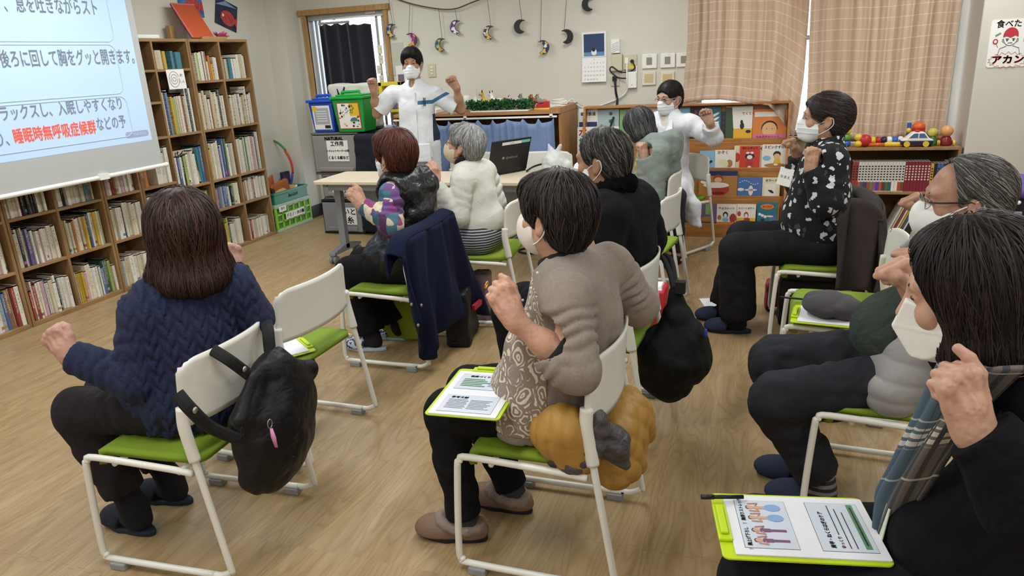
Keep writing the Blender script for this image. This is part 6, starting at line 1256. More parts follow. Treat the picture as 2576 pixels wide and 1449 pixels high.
def lace_mat():
    t = NT('cream_lace'); o = t.obj(); w = t.n('TexNoise', Vector=o, Scale=16, Detail=2); ad = t.n('VectorMath', _operation='MULTIPLY_ADD', i0=w.outputs['Color']); ad.inputs[1].default_value = (.06,)*3; t.l(o, ad.inputs[2])
    v = t.n('TexVoronoi', Vector=t.scaled(ad.outputs[0], (22, 22, 15)), Scale=1.0); d = v.outputs['Distance']; ring = t.math('LESS_THAN', t.math('ABSOLUTE', t.math('SUBTRACT', t.math('FRACT', t.math('MULTIPLY', d, 4.2)), .5)), .22)
    v2 = t.n('TexVoronoi', Vector=t.scaled(ad.outputs[0], (22, 22, 15)), Scale=1.0, _feature='DISTANCE_TO_EDGE'); edge = t.math('GREATER_THAN', v2.outputs['Distance'], .06)
    m = t.math('MULTIPLY', ring, edge); t.base(t.mix(m, srgb('#85756a'), srgb('#cfc3b2'))); t.b.inputs['Roughness'].default_value = .9; t.bump(m, .6, .004); return t.m
def tunic_mat(P):
    t = NT('white_tunic_teal_band'); o = t.obj(); x, y, z = t.sep(o)[:3]
    dot = lambda a: t.math('ADD', t.math('MULTIPLY', x, float(a[0])), t.math('MULTIPLY', y, float(a[1])))
    l, f = dot(P.L), dot(P.F); gt = lambda a, b: t.math('GREATER_THAN', a, b); lt = lambda a, b: t.math('LESS_THAN', a, b); an = lambda *q: q[0] if len(q) == 1 else t.math('MULTIPLY', q[0], an(*q[1:]))
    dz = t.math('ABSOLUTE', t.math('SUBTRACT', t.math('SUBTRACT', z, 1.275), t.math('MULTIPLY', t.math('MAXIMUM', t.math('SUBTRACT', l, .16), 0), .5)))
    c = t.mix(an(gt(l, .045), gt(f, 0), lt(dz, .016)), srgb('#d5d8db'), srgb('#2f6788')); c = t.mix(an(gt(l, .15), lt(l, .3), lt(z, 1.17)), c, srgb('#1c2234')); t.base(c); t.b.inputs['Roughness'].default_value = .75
    t.bump(t.noise(o, 120, 3), .1, .002); wrinkle(t, (6, .3, .02)); return t.m
def stripe_mat(name, a, b, per=.011, axis=2, warp=.01):
    t = NT(name); o = t.obj(); z = t.sep(o)[axis]; n = t.noise(o, 9, 2); q = t.math('FRACT', t.math('DIVIDE', t.math('MULTIPLY_ADD', n, warp, z), per)); t.base(t.mix(t.math('GREATER_THAN', q, .5), srgb(a), srgb(b))); t.b.inputs['Roughness'].default_value = .9; return t.m
def seat_person(lab, x, y, face, skin, pel, chest, neck, tf=None):
    P = Person(lab, x, y, face, skin); P.J.update(pel=P.A(*pel), chest=P.A(*chest), neck=P.A(*neck)); P.tR = P.torsoR(tf or face[:2]); return P
m_blacktr = M('black_trousers', '#0f0f13', .9, (60, .25, .004), spec=.2, wr=(5, .4, .02))
# ---------------------------------------------------------------- woman in taupe lace cardigan (centre foreground)
P = seat_person('woman in taupe cardigan with lace front, dark short hair, clipboard on her lap', -.60, 2.07, (-1, 0), '#bb9079', (-.0, 0, .555), (-.07, 0, .815), (-.035, 0, 1.00), (-.93, .35)); J = P.J
J.update(lsh=P.A(-.085, .165, .925), rsh=P.A(-.155, -.15, .935), lel=P.A(-.125, .225, .745), lwr=P.pl(1292, 800, .25), rel=P.A(-.215, -.235, .79), rwr=P.pl(1480, 640, -.25))
P.sit_legs(P.A(.36, .09, .49), P.A(.36, -.10, .49), P.A(.325, .095, .10), P.A(.22, -.11, .10))
P.head(P.pl(1392, 548, 0), (-.91, .41), 2, neck=J['neck']-V(0, 0, .02), vox=.0036); P.mask('round', '#d8cdc4', drop=-.004)
P.hair(short_hair(.018, .022, -.068, fr=(.120, -.045, .088, .078, .105), top=.050, side=.0, fringe=1), '#211b1a', 1800, 11, .012, (0, -.03, .135), tones=['#2a2322', '#1b1615', '#453c3a'], down=.45, curl=.25, width=0.00110, lift=.006, seed=2)
P.hand(J['lwr'], (-.50, .10, .86), (.50, -.78, .30), -1, J['lel'], curl=[.62, .72, .78, .80], thumb='side', sc=1.0, vox=.0024, rw=.027, re=.043)
P.hand(J['rwr'], (-.2, .1, .97), (.9, .3, .1), 1, J['rel'], vox=.004); P.finish()
w = J['lwr']; rg = P.pl(1224, 716, .26); P.sdf('ring', SDF().chain([rg+V(0, 0, 0)+.0105*V(math.cos(t)*.3, math.sin(t), math.cos(t)*.9) for t in np.linspace(0, 2*PI, 10)], [.002]*10, .001), .0012, M('gold', '#c9a24a', .3, metal=.9))
m_taupe = M('taupe_knit', '#8b7f76', .95, (260, .35, .002), var=.10, vs=120, wr=(8, .22, .012))
def taupe_ops(S, g):
    P.torso(S, .022+g, belly=.03, w=1.03); S.ell(J['pel']+P.A(.03, 0, 0)-P.b+V(0, 0, -.02), (.185+g, .155+g, .15+g), P.tR, .05); S.cone(J['chest'], P.A(.06, 0, .56), .12+g, .15+g, .06); S.cone(P.pl(1340, 880, .09), P.pl(1312, 1075, .11), .085+g, .085+g, .05)
S = SDF(); taupe_ops(S, 0); P.sleeves(S, (.078, .072, .058), (.34, 1.0), (.0085, 27, 1.)); S.cut(V(0, 0, .455), (0, 0, -1)); S.ell(P.A(.03, .0, 1.015), (.06, .06, .05), k=.01, sub=True)
S.disp(RD(.003, (10, 12, 6), 21)); S.disp(lambda Q: .0055*np.sin(Q[:, 1]*46+Q[:, 0]*30+2*vnoise(Q*5, 2))*np.clip((.98-Q[:, 2])*4, 0, 1)*np.clip((Q[:, 2]-.60)*6, 0, 1)+.004*fbm(Q*9, 3)); P.sdf('cardigan', S, .0058, m_taupe)
S = SDF(); taupe_ops(S, .005); S.cut(P.A(-.02, 0, 0), (1, 0, 0)); S.cut(V(0, 0, .485), (0, 0, -1)); S.cut(P.A(0, 0, .93), (.5, 0, 1)); S.disp(FB(.003, (9, 9, 9), 3)); P.sdf('lace_panel', S, .007, lace_mat())
S = SDF(); S.chain([J['neck']+P.tR@V(.062*math.cos(t), .052*math.sin(t)+.004, .012-.03*math.sin(t)) for t in np.linspace(0, 2*PI, 14)], [.017]*14, .01); P.sdf('inner_collar', S, .005, M('black_cotton', '#131317', .9))
e, w = J['lel'], J['lwr']; c = e+(w-e)*.36; S = SDF(); S.cone(c-nrm(w-e)*.02, c+nrm(w-e)*.008, .060, .056, .01); S.cut(c+nrm(w-e)*.006, w-e); P.sdf('inner_cuff', S, .005, MATS['black_cotton'])
b = MB(); [b.ell(P.pl(x, y, .17+.0)-P.b, (.008, .008, .008), 10) for x, y in ((1257, 1041),)]; b.build('button', M('dark_button', '#1d2530', .3), P.o, smooth=True)
b = MB(); [b.ell(P.pl(x, y, l)-P.b, (.0042,)*3, 8) for x, y, l in ((1352, 686, .13), (1336, 725, .15), (1315, 755, .16), (1325, 780, .16), (1288, 938, .17), (1300, 985, .175), (1350, 1000, .18), (1310, 1040, .18), (1355, 1045, .18))]; b.build('pearl_beads', M('pearl', '#e6e0d6', .25), P.o, smooth=True)
S = SDF(); P.legs(S, (.092, .070, .060), fold=(.004, 12, .4), pelg=0); S.disp(FB(.006, (8, 8, 8), 5)); P.sdf('trousers', S, .008, m_blacktr)
m_quilt = M('brown_quilted', '#7b6250', .55, (45, .6, .008)); m_fleece = M('taupe_fleece', '#8c7b72', 1, (160, .7, .006))
for q, d in (('l', (-1, -.10)), ('r', (-1, .12))):
    P.sock(J[q+'an'], J[q+'kn'], d, '#33353c', .044); P.slipper(J[q+'an'], d, m_quilt, '#1b1b1e', L=.255, collar=m_fleece, back=True)
TAUPE = P
# ---------------------------------------------------------------- woman in navy cable cardigan (left foreground, from behind)
P = seat_person('woman in navy cable-knit cardigan with shoulder-length dark hair, seen from behind', -1.83, 1.82, (-1, -.05), '#b88d7c', (.02, -.0, .55), (.0, -.01, .78), (.02, -.02, .96), (-.80, .60)); J = P.J
Q = Person.__new__(Person); Q.b = P.b; Q.F = nrm(V(-.80, .60, 0)); Q.L = V(-Q.F[1], Q.F[0], 0)
J.update(lsh=Q.pf(362, 800, -.02), rsh=Q.pf(585, 722, -.03), lel=Q.pf(338, 955, -.04), lwr=Q.pf(172, 893, .09), rel=Q.pf(640, 800, -.03), rwr=Q.pf(588, 680, .12))
P.sit_legs(P.A(.42, .12, .49), P.A(.45, -.05, .48), P.A(.30, .10, .10), P.A(.30, -.09, .10))
P.head(Q.pf(461, 588, 0), (-.76, .65), 3, neck=J['neck']-V(0, 0, .02))
def navy_hair(S):
    cap(S, .026, .048, .03, .008); S.ell((0, -.045, -.03), (.112, .092, .12), k=.04); S.ell((0, -.04, -.10), (.125, .098, .065), k=.04); S.chain([(-.105, -.03, -.125), (-.06, -.10, -.135), (0, -.118, -.14), (.06, -.10, -.135), (.105, -.03, -.125)], [.032, .036, .036, .036, .032], .03); S.ell((0, .13, -.04), (.085, .09, .12), k=.02, sub=True)
P.hair(navy_hair, '#2a1d19', 2200, 15, .014, (0, -.035, .135), vox=.006, tones=['#33241f', '#241815', '#4a352c'], down=.6, curl=.28, lift=.006, width=0.00121, seed=4)
P.hand(J['lwr'], Q.pf(113, 826, .13)-J['lwr'], (.35, -.75, -.2), -1, J['lel'], curl=.95, thumb='over', vox=.0026, sc=1.02)
P.hand(J['rwr'], (-.1, .1, 1), (.75, -.55, .2), 1, J['rel'], curl=.95, vox=.003); P.finish()
t = NT('navy_cable_knit'); t.base(t.ramp(t.noise(t.obj(), 160, 2), [(.3, srgb('#0f1530')), (.75, srgb('#1f294b'))])); t.b.inputs['Roughness'].default_value = .95; t.bump(t.noise(t.obj(), 300, 2), .3, .003); m_navy = t.m
tr, tf = P.tR[:, 0], P.tR[:, 1]
def cable_disp(X):
    u = (X-P.b)@Q.L; z = X[:, 2]; per = .050; ph = (u/per) % 1-.5; a = np.abs(ph); s_ = np.where(ph > 0, .0, .5)
    br = np.abs(np.sin((z/.052+s_*.9-a*1.3)*PI))**.8; body = np.abs(np.cos(a*PI))**.7; groove = np.exp(-(ph/.05)**2)
    return .0150*(body*(.15+.85*br)*(1-.6*groove)-.40)*np.clip(1.6-np.abs(u)/.20, .3, 1)
S = SDF(); P.torso(S, .032, w=1.06); S.ell(J['pel']+V(0, 0, -.02), (.20, .17, .16), P.tR, .05); S.cone(J['chest'], J['pel']-P.F*-.02, .13, .165, .05); S.cone(J['pel'], P.A(.16, .08, .55), .13, .09, .05)
P.sleeves(S, (.080, .068, .052), (.92, 1.0), (.0035, 20, .7)); S.cut(V(0, 0, .455), (0, 0, -1)); S.disp(cable_disp); S.disp(FB(.004, (5, 5, 5), 8)); P.sdf('cardigan', S, .0048, m_navy)
b = MB(); b.ell(P.pl(229, 1062, .17)-P.b, (.008, .012, .012), 12); b.build('button', M('shell_button', '#8a7e6c', .3), P.o, smooth=True)
S = SDF(); P.legs(S, (.095, .082, .07), end=.82, fold=(.003, 14, 1)); S.disp(FB(.005, (9, 9, 9), 2)); P.sdf('trousers', S, .008, M('charcoal_corduroy', '#231e22', .9, (160, .4, .003), spec=.2, wr=(9, .5, .015)))
m_dsl = M('dark_slipper', '#141a26', .9, (90, .3, .004))
for q, d in (('l', (-1, .12)), ('r', (-1, -.05))): P.sock(J[q+'an'], J[q+'kn'], d, '#0d0e12', .048); P.slipper(J[q+'an'], d, m_dsl, '#1a2436', L=.26, back=False)
# ---------------------------------------------------------------- woman in black vest
P = seat_person('woman with short reddish-brown hair in a black vest over patchwork knit sleeves', -1.86, 3.57, (-1, 0), '#b88e77', (.0, 0, .56), (-.0, 0, .82), (.03, 0, 1.01), (-.97, .25)); J = P.J
J.update(lsh=P.A(.0, .165, .945), rsh=P.A(-.06, -.15, .95), lel=P.pl(985, 565, .24), lwr=P.pl(910, 515, .25), rel=P.A(.03, -.19, .78), rwr=P.A(.17, -.17, .92))
P.sit_legs(P.A(.36, .09, .48), P.A(.38, -.10, .48), P.A(.26, .09, .10), P.A(.20, -.10, .10))
P.head(P.pl(988, 393, 0), (-.93, .30), 6, neck=J['neck']-V(0, 0, .02), vox=.004); P.mask('pleat', '#dfe4e6')
P.hair(short_hair(.022, .018, -.055, cutz=-.135, fr=(.122, -.045, .086, .076, .10), side=.004, fringe=1), '#4a261e', 1300, 9, .012, (0, -.02, .135), tones=['#5a3026', '#43241d', '#6b4033'], curl=.45, lift=.008, width=0.00143, seed=5)
P.hand(J['lwr'], P.pl(880, 470, .25)-J['lwr'], (.75, -.6, .3), -1, J['lel'], curl=[.75, .8, .8, .8], thumb='side'); P.hand(J['rwr'], (-.2, 0, 1), (1, 0, .2), 1, J['rel'], vox=.004); P.finish()
pm = patch_mat()
for q in 'lr':
    S = SDF(); S.cone(J[q+'sh'], J[q+'el'], .070, .060, .03, fold=(.005, 24, 1)); S.cone(J[q+'el'], J[q+'wr'], .060, .047, .03, fold=(.004, 22, 2)); S.cut(J[q+'wr']-nrm(J[q+'wr']-J[q+'el'])*.01, J[q+'wr']-J[q+'el'], near=(J[q+'wr']+nrm(J[q+'wr']-J[q+'el'])*.05, .075)); P.sdf('knit_sleeve', S, .007, pm)
S = SDF(); P.torso(S, .036, belly=.03, w=1.05, sh=.066); S.ell(J['pel']+P.F*.04, (.20, .19, .17), P.tR, .06); S.ell(P.A(.14, 0, .58), (.17, .13, .10), P.tR, .06)
for q in 'lr': S.cone(J[q+'sh']+(J[q+'sh']-J['chest'])*.35-V(0, 0, .02), J[q+'el'], .072, .066, .01, sub=True)
S.cut(V(0, 0, .475), (0, 0, -1)); S.ell(J['neck']+V(-.01, 0, .06), (.062, .062, .07), k=.01, sub=True); S.disp(RD(.007, (9, 9, 5), 4)); S.disp(FB(.006, (14, 14, 14), 6)); P.sdf('vest', S, .0068, M('black_glossy_vest', '#101013', .36, (70, .3, .006), wr=(7, .55, .02)))
S = SDF(); P.legs(S, (.11, .085, .078), end=.95); S.disp(FB(.006, (8, 8, 8), 5)); P.sdf('trousers', S, .009, m_blacktr)
t = NT('white_blue_print'); v = t.n('TexVoronoi', Vector=t.scaled(t.obj(), (70, 70, 70)), Scale=1); t.base(t.mix(t.math('GREATER_THAN', t.sep(v.outputs['Color'])[0], .6), srgb('#b9c3d2'), srgb('#1f2a44'))); m_ws = t.m
for q, d in (('l', (-1, -.1)), ('r', (-1, .05))): P.sock(J[q+'an'], J[q+'kn'], d, '#1d1a1c', .040); P.slipper(J[q+'an'], d, m_ws, '#aebccb', L=.25)
# ---------------------------------------------------------------- woman with white hair
P = seat_person('woman with short white hair in a cream jacket and striped skirt', -1.66, 4.22, (-1, -.02), '#b98f77', (.02, 0, .56), (.06, 0, .80), (.085, 0, .98), (-.97, .2)); J = P.J
J.update(lsh=P.A(.07, .155, .90), rsh=P.A(.03, -.15, .91), lel=P.pl(1150, 545, .22), lwr=P.pl(1095, 463, .25), rel=P.A(.0, -.22, .7), rwr=P.A(.2, -.24, .88))
P.sit_legs(P.A(.42, .09, .48), P.A(.42, -.10, .48), P.A(.38, .09, .10), P.A(.36, -.10, .10))
P.head(P.pl(1168, 368, 0), (-.98, .12), 14, neck=J['neck']-V(0, 0, .02), brow='#5a524a'); P.mask('round', '#cdbb9e', loop='#6a3a30', drop=-.004); P.glasses('#5a2f28', '#8a6a50')
P.hair(short_hair(.013, .012, -.055, cutz=-.132, fr=(.115, -.035, .084, .074, .094), fringe=1), '#8d8d8a', 1200, 9, .011, (0, -.03, .135), tones=['#aaaaa6', '#7c7c7a', '#c9c9c4', '#5f5f5e'], curl=.35, lift=.005, seed=7)
P.hand(J['lwr'], P.pl(1084, 420, .25)-J['lwr'], (.6, -.75, .2), -1, J['lel'], curl=[.35, .4, .45, .5], thumb='side'); P.hand(J['rwr'], (-.2, 0, 1), (1, 0, .2), 1, J['rel'], vox=.004); P.finish()
S = SDF(); P.torso(S, .020, belly=.01, w=1.0); S.ell(J['pel']+V(0, 0, .06), (.175, .145, .12), P.tR, .05); P.sleeves(S, (.074, .070, .048), (1, 1), (.007, 17, .3), k=.018); S.cut(V(0, 0, .585), (0, 0, -1)); S.ell(J['neck']+V(-.02, 0, .05), (.058, .058, .06), k=.01, sub=True); S.disp(RD(.002, (8, 8, 5), 9)); S.disp(FB(.003, (7, 7, 7), 3)); P.sdf('jacket', S, .008, M('cream_white_jacket', '#c9c8be', .85, (150, .2, .002), wr=(6, .35, .02)))
S = SDF(); S.chain([J['neck']+P.tR@V(.066*math.cos(t), .060*math.sin(t), .045-.03*math.sin(t)) for t in np.linspace(0, 2*PI, 14)], [.020]*14, .01); P.sdf('inner_collar', S, .006, MATS['black_cotton'])
S = SDF(); P.legs(S, (.12, .105, .10), end=.75); S.ell(P.A(.05, 0, .53), (.19, .17, .10), P.tR, .05); S.cone(P.A(.1, 0, .5), P.A(.38, 0, .46), .15, .13, .05); P.sdf('skirt', S, .01, stripe_mat('striped_skirt', '#23242c', '#a9aab0', .016))
for q in 'lr': P.sock(J[q+'an'], J[q+'kn'], (-1, 0), '#22242c'); P.slipper(J[q+'an'], (-1, 0), m_dsl, '#1a2436')
# ---------------------------------------------------------------- standing man in white tunic
P = Person('standing man in a white tunic with teal chest stripe, both fists raised', -2.92, 5.95, (.22, -.98), '#a98169'); J = P.J; J.update(pel=P.A(-.0, 0, .93), chest=P.A(0, 0, 1.22), neck=P.A(0, 0, 1.44)); P.tR = P.torsoR()
J.update(rsh=P.pf(984, 240, -.02), lsh=P.pf(1104, 243, -.02), rel=P.pf(948, 287, -.03), lel=P.pf(1160, 277, -.03), rwr=P.pf(940, 226, .08), lwr=P.pf(1147, 218, .08))
J.update(lhip=P.A(0, .09, .9), rhip=P.A(0, -.09, .9), lkn=P.A(.02, .1, .5), rkn=P.A(.02, -.1, .5), lan=P.A(0, .1, .09), ran=P.A(0, -.1, .09))
P.head(P.pf(1036, 163, .02), (.30, -.95), 0, neck=J['neck']-V(0, 0, .03)); P.mask('pleat', '#e3e6ea', drop=.008)
P.hair(short_hair(.018, .012, -.055, fr=(.124, -.03, .084, .074, .106), top=.050, side=-.004, fringe=1, earsub=1), '#141214', 1000, 9, .011, (0, -.02, .14), tones=['#1a1718', '#0f0d0e', '#262223'], down=.55, curl=.25, lift=.004, seed=8)
P.hand(J['rwr'], (-.04, -.1, 1), (-.15, .97, 0), 1, J['rel'], curl=.95, vox=.003); P.hand(J['lwr'], P.pf(1133, 188, .09)-J['lwr'], (.2, .95, 0), -1, J['lel'], curl=.95, vox=.003); P.finish()
m_tun = M('white_tunic', '#d5d8db', .75, (120, .1, .002), wr=(6, .3, .02)); m_nav = M('navy_panel', '#1c2234', .8); m_tealb = M('teal_band', '#2f6788', .7)
def tun(S, g=0):
    P.torso(S, .014+g, w=.98, sh=.06); S.cone(J['chest'], P.A(0, 0, .82), .14+g, .16+g, .05); S.ell(P.A(0, 0, .98), (.175+g, .12+g, .2+g), P.tR, .05)
S = SDF(); tun(S); P.sleeves(S, (.072, .082, .08), (0, 0), (.002, 10, 1), cut=False)
for q in 'lr': S.cut(J[q+'sh']+(J[q+'el']-J[q+'sh'])*.80, J[q+'el']-J[q+'sh'], near=(J[q+'el'], .13))
S.cut(V(0, 0, .80), (0, 0, -1)); S.ell(J['neck']+P.F*.05+V(0, 0, -.02), (.035, .05, .07), k=.01, sub=True); S.disp(RD(.004, (7, 7, 4), 3)); S.disp(FB(.003, (12, 12, 12), 3))
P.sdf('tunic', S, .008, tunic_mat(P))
S = SDF(); S.chain([J['neck']+P.tR@V(x, y, z) for x, y, z in ((-.062, -.03, .035), (0, -.06, .05), (.062, -.03, .035), (.05, .045, -.01), (.012, .085, -.06))], [.012]*5, .01).chain([J['neck']+P.tR@V(x, y, z) for x, y, z in ((-.062, -.03, .035), (-.045, .05, -.01), (.0, .088, -.065))], [.012]*3, .01); P.sdf('collar', S, .006, m_tun)
b = MB(); fp = lambda l, z, f=.16: (P.A(f, l, z)-P.b); b.tube([fp(.03, 1.36, .115), fp(.035, 1.2, .142), fp(.03, 1.0, .150), fp(.02, .82, .165)], .004, 6); b.build('front_placket', M('seam_grey', '#b4b7bb', .7), P.o)
for l, c, nm in ((.10, '#1b2c44', 'navy'), (.112, '#20242b', 'black')): b = MB(); b.cyl(fp(l, 1.245, .128), fp(l, 1.315, .122), .0042, 8); b.build('pen', M('pen_'+nm, c, .4), P.o)
S = SDF(); P.legs(S, (.10, .08, .075), pelg=.005); P.sdf('trousers', S, .012, M('white_trousers', '#c9cbce', .8))
S = SDF(); S.rbox(P.A(.155, .07, .85), (.055, .006, .075), .006, P.tR); P.sdf('pocket', S, .006, m_tun)
for q in 'lr': P.slipper(J[q+'an'], P.F, m_dsl, '#1a2436', back=True)
# ---------------------------------------------------------------- woman in white coat
P = seat_person('seated woman in white laboratory coat with name badge and raised fists', -.72, 6.0, (-.42, -.9), '#b58c76', (.0, 0, .56), (.0, 0, .88), (.0, 0, 1.12), None); J = P.J
J.update(rsh=P.pf(1652, 312, 0), lsh=P.pf(1742, 318, 0), lel=P.pf(1795, 345, .0), lwr=P.pf(1785, 306, .1), rel=P.pf(1600, 345, 0), rwr=P.pf(1612, 296, .1))
P.sit_legs(P.pf(1700, 500, .34), P.pf(1655, 505, .40), P.pf(1702, 632, .33), P.pf(1650, 632, .38))
P.head(P.pf(1682, 250, .02), (-.52, -.85), -4, neck=J['neck']-V(0, 0, .03)); P.mask('pleat', '#e2e5e8', drop=.004); P.glasses('#9a948c', '#b9b2a8')
P.hair(short_hair(.012, .015, -.075, fr=(.110, -.03, .080, .066, .105), top=.05), '#1e1718', 700, 8, .011, (0, -.05, .13), tones=['#2a2020', '#191314'], down=.2, curl=.15, lift=.002, sweep=(0, -1, 0), seed=9)
P.hsdf('hair_bun', SDF().ell((0, -.125, .03), (.038, .034, .038)), .006, hair_mat('#1e1718'))
P.hand(J['lwr'], P.pf(1777, 278, .1)-J['lwr'], (.25, .95, 0), -1, J['lel'], curl=.95, vox=.003); P.hand(J['rwr'], P.pf(1617, 264, .1)-J['rwr'], (-.2, .95, 0), 1, J['rel'], curl=.95, vox=.003); P.finish()
m_lab = M('white_coat', '#d4d5d9', .8, (120, .12, .002), wr=(6, .35, .02))
S = SDF(); P.torso(S, .026, w=1.0); S.ell(J['pel'], (.19, .16, .16), P.tR, .05); P.sleeves(S, (.074, .068, .058), (.72, .72), (.004, 14, 1)); S.cone(P.A(.05, .1, .54), P.A(.20, .2, .53), .13, .095, .06); S.cone(P.A(.05, -.1, .54), P.A(.25, -.08, .53), .13, .10, .06)
S.chain([P.A(.12, .22, .52), P.A(.18, .32, .42), P.A(.20, .37, .28)], [.07, .06, .045], .05, flat=(nrm(P.F), .6)); S.cut(V(0, 0, .285), (0, 0, -1)); S.ell(J['neck']+P.F*.06+V(0, 0, -.03), (.04, .06, .10), k=.01, sub=True); S.disp(RD(.006, (8, 8, 5), 11)); P.sdf('coat', S, .009, m_lab)
S = SDF(); P.torso(S, .012, lo=False); S.ell(J['neck']+P.F*.06+V(0, 0, .03), (.03, .04, .03), k=.01, sub=True); P.sdf('blouse', S, .009, M('ivory_blouse', '#d4d0c4', .7, (90, .2, .004)))
for s in (-1, 1): S = SDF(); S.cone(P.A(.07, s*.055, 1.11), P.A(.135, s*.075, .98), .02, .03, .02, flat=(P.F, .4)); S.cone(P.A(.135, s*.075, .98), P.A(.150, s*.02, .85), .028, .012, .02, flat=(P.F, .4)); P.sdf('lapel', S, .006, m_lab)
b = MB(); c = fp = lambda l, z, f=.16: (P.A(f, l, z)-P.b); b.box(fp(.10, .83, .165), (.075, .004, .06), P.tR); tgo = b.build('name_badge', m_white, P.o, bevel=.002); b = MB(); put_text(b, '氏名', fp(.10, .825, .1685), P.tR[:, 0], P.tR[:, 2], .026, 0); b.build('lettering', PRB, tgo)
for l, c, nm in ((.085, '#b5532f', 'orange'), (.10, '#c8b23a', 'yellow'), (.11, '#a33a36', 'red')): b = MB(); b.cyl(fp(l, .89, .16), fp(l+.004, .965, .152), .004, 6); b.build('pen', M('pen_'+nm, c, .4), P.o)
S = SDF(); P.legs(S, (.09, .072, .062), pelg=-.01); P.sdf('trousers', S, .010, M('dark_navy_trousers', '#23252e', .85))
for q in 'lr': P.slipper(J[q+'an'], P.F, M('black_shoe', '#131317', .6), '#131317', L=.23, back=True, name='shoe')
# ---------------------------------------------------------------- woman in grey hoodie
P = seat_person('woman with bobbed dark grey hair, head bowed, in a sage grey hoodie', -.80, 5.3, (-1, 0), '#b48c76', (-.02, 0, .56), (-.08, 0, .80), (-.06, 0, .985), (-.94, .34)); J = P.J
J.update(lsh=P.A(-.09, .15, .91), rsh=P.A(-.12, -.15, .92), lel=P.pl(1642, 490, .2), lwr=P.pl(1622, 395, .2), rel=P.A(-.05, -.22, .7), rwr=P.A(.06, -.2, .9))
P.sit_legs(P.A(.38, .09, .48), P.A(.38, -.1, .48), P.A(.32, .09, .1), P.A(.32, -.1, .1))
P.head(P.pl(1607, 324, 0), (-.86, .5), -26, neck=J['neck']-V(0, 0, .02))
def bob(S): cap(S, .02, .048, .012); S.ell((0, -.03, -.01), (.098, .085, .098), k=.03); S.ell((0, -.025, -.055), (.098, .085, .05), k=.03); S.ell((0, .13, -.05), (.078, .088, .115), k=.015, sub=True); S.ell((0, -.02, -.15), (.15, .15, .055), k=.008, sub=True)
P.hair(bob, '#2b2b2c', 1300, 12, .013, (0, -.02, .135), tones=['#353536', '#232324', '#585858', '#757573'], down=.6, curl=.15, lift=.004, seed=10)
P.hand(J['lwr'], (-.15, .1, 1), (.8, -.5, 0), -1, J['lel'], curl=.9, vox=.003); P.hand(J['rwr'], (-.2, 0, 1), (1, 0, .2), 1, J['rel'], vox=.004); P.finish()
m_sage = M('sage_sweat', '#7f8982', .9, (160, .2, .002), wr=(7, .45, .02))
S = SDF(); P.torso(S, .04, w=1.04); P.sleeves(S, (.092, .092, .060), (.96, 1), (.008, 11, 1)); S.chain([J['neck']+P.tR@V(*q) for q in ((-.10, .07, -.03), (-.115, -.03, .02), (-.05, -.12, .03), (.05, -.12, .03), (.115, -.03, .02), (.10, .07, -.03))], [.032, .045, .055, .055, .045, .032], .02); S.ell(J['neck']+P.tR@V(0, -.14, -.05), (.115, .06, .10), P.tR, .04); S.cut(V(0, 0, .50), (0, 0, -1)); S.ell(J['neck']+V(0, 0, .06), (.06, .06, .05), k=.01, sub=True); S.disp(RD(.007, (9, 9, 6), 4)); S.disp(FB(.005, (8, 8, 8), 2)); P.sdf('hoodie', S, .009, m_sage)
S = SDF(); P.torso(S, .046); S.cut(P.A(.03, 0, 0), (1, 0, 0)); P.sdf('floral_scarf', S, .012, M('floral_print', '#a99a55', .8, var=.5, vs=40))
S = SDF(); P.legs(S, (.10, .08, .07)); P.sdf('trousers', S, .012, m_blacktr)
for q in 'lr': P.slipper(J[q+'an'], P.F, m_dsl, '#1a2436', back=True)
# ---------------------------------------------------------------- man in black coat
P = seat_person('man with thinning grey-black hair in a black coat with furry collar', -.66, 3.02, (-1, .06), '#a27a60', (-.03, 0, .56), (-.08, 0, .83), (-.03, 0, 1.03), (-.97, .25)); J = P.J
J.update(lsh=P.A(-.07, .175, .95), rsh=P.A(-.13, -.17, .95), lel=P.A(-.06, .24, .72), lwr=P.A(.10, .24, .85), rel=P.A(-.16, -.26, .76), rwr=P.A(.02, -.26, .9))
P.sit_legs(P.A(.40, .10, .49), P.A(.40, -.10, .49), P.A(.36, .1, .1), P.A(.34, -.1, .1))
P.head(P.pl(1512, 408, 0), (-.96, .22), -4, neck=J['neck']-V(0, 0, .02), vox=.0036, sc=1.04, brow='#3b3430'); P.mask('pleat', '#e0e4e6')
P.hair(short_hair(.008, .010, -.055, cutz=-.138, fr=(.105, -.0, .092, .078, .105), top=.047), '#262425', 1400, 10, .011, (0, -.06, .12), tones=['#2c2a2b', '#1b1a1b', '#252324', '#4a4846', '#77746f'], down=.2, curl=.15, lift=.003, sweep=(0, -.6, 0), seed=11)
P.hand(J['lwr'], (-.3, 0, 1), (1, -.3, .2), -1, J['lel'], vox=.004); P.hand(J['rwr'], (-.2, 0, 1), (1, 0, .2), 1, J['rel'], vox=.004); P.finish()
m_coat = M('black_wool', '#0f1014', .95, (120, .35, .004), spec=.2, var=.15, wr=(6, .5, .02))
S = SDF(); P.torso(S, .048, belly=.02, w=1.08, sh=.072); S.ell(J['pel'], (.21, .18, .16), P.tR, .06); P.sleeves(S, (.092, .082, .062), (1, 1), (.005, 10, .5)); S.cone(J['pel'], P.A(.25, .05, .52), .15, .12, .05); S.cut(V(0, 0, .455), (0, 0, -1)); S.disp(RD(.006, (6, 6, 5), 12)); S.disp(FB(.006, (6, 6, 6), 3)); P.sdf('coat', S, .0075, m_coat)
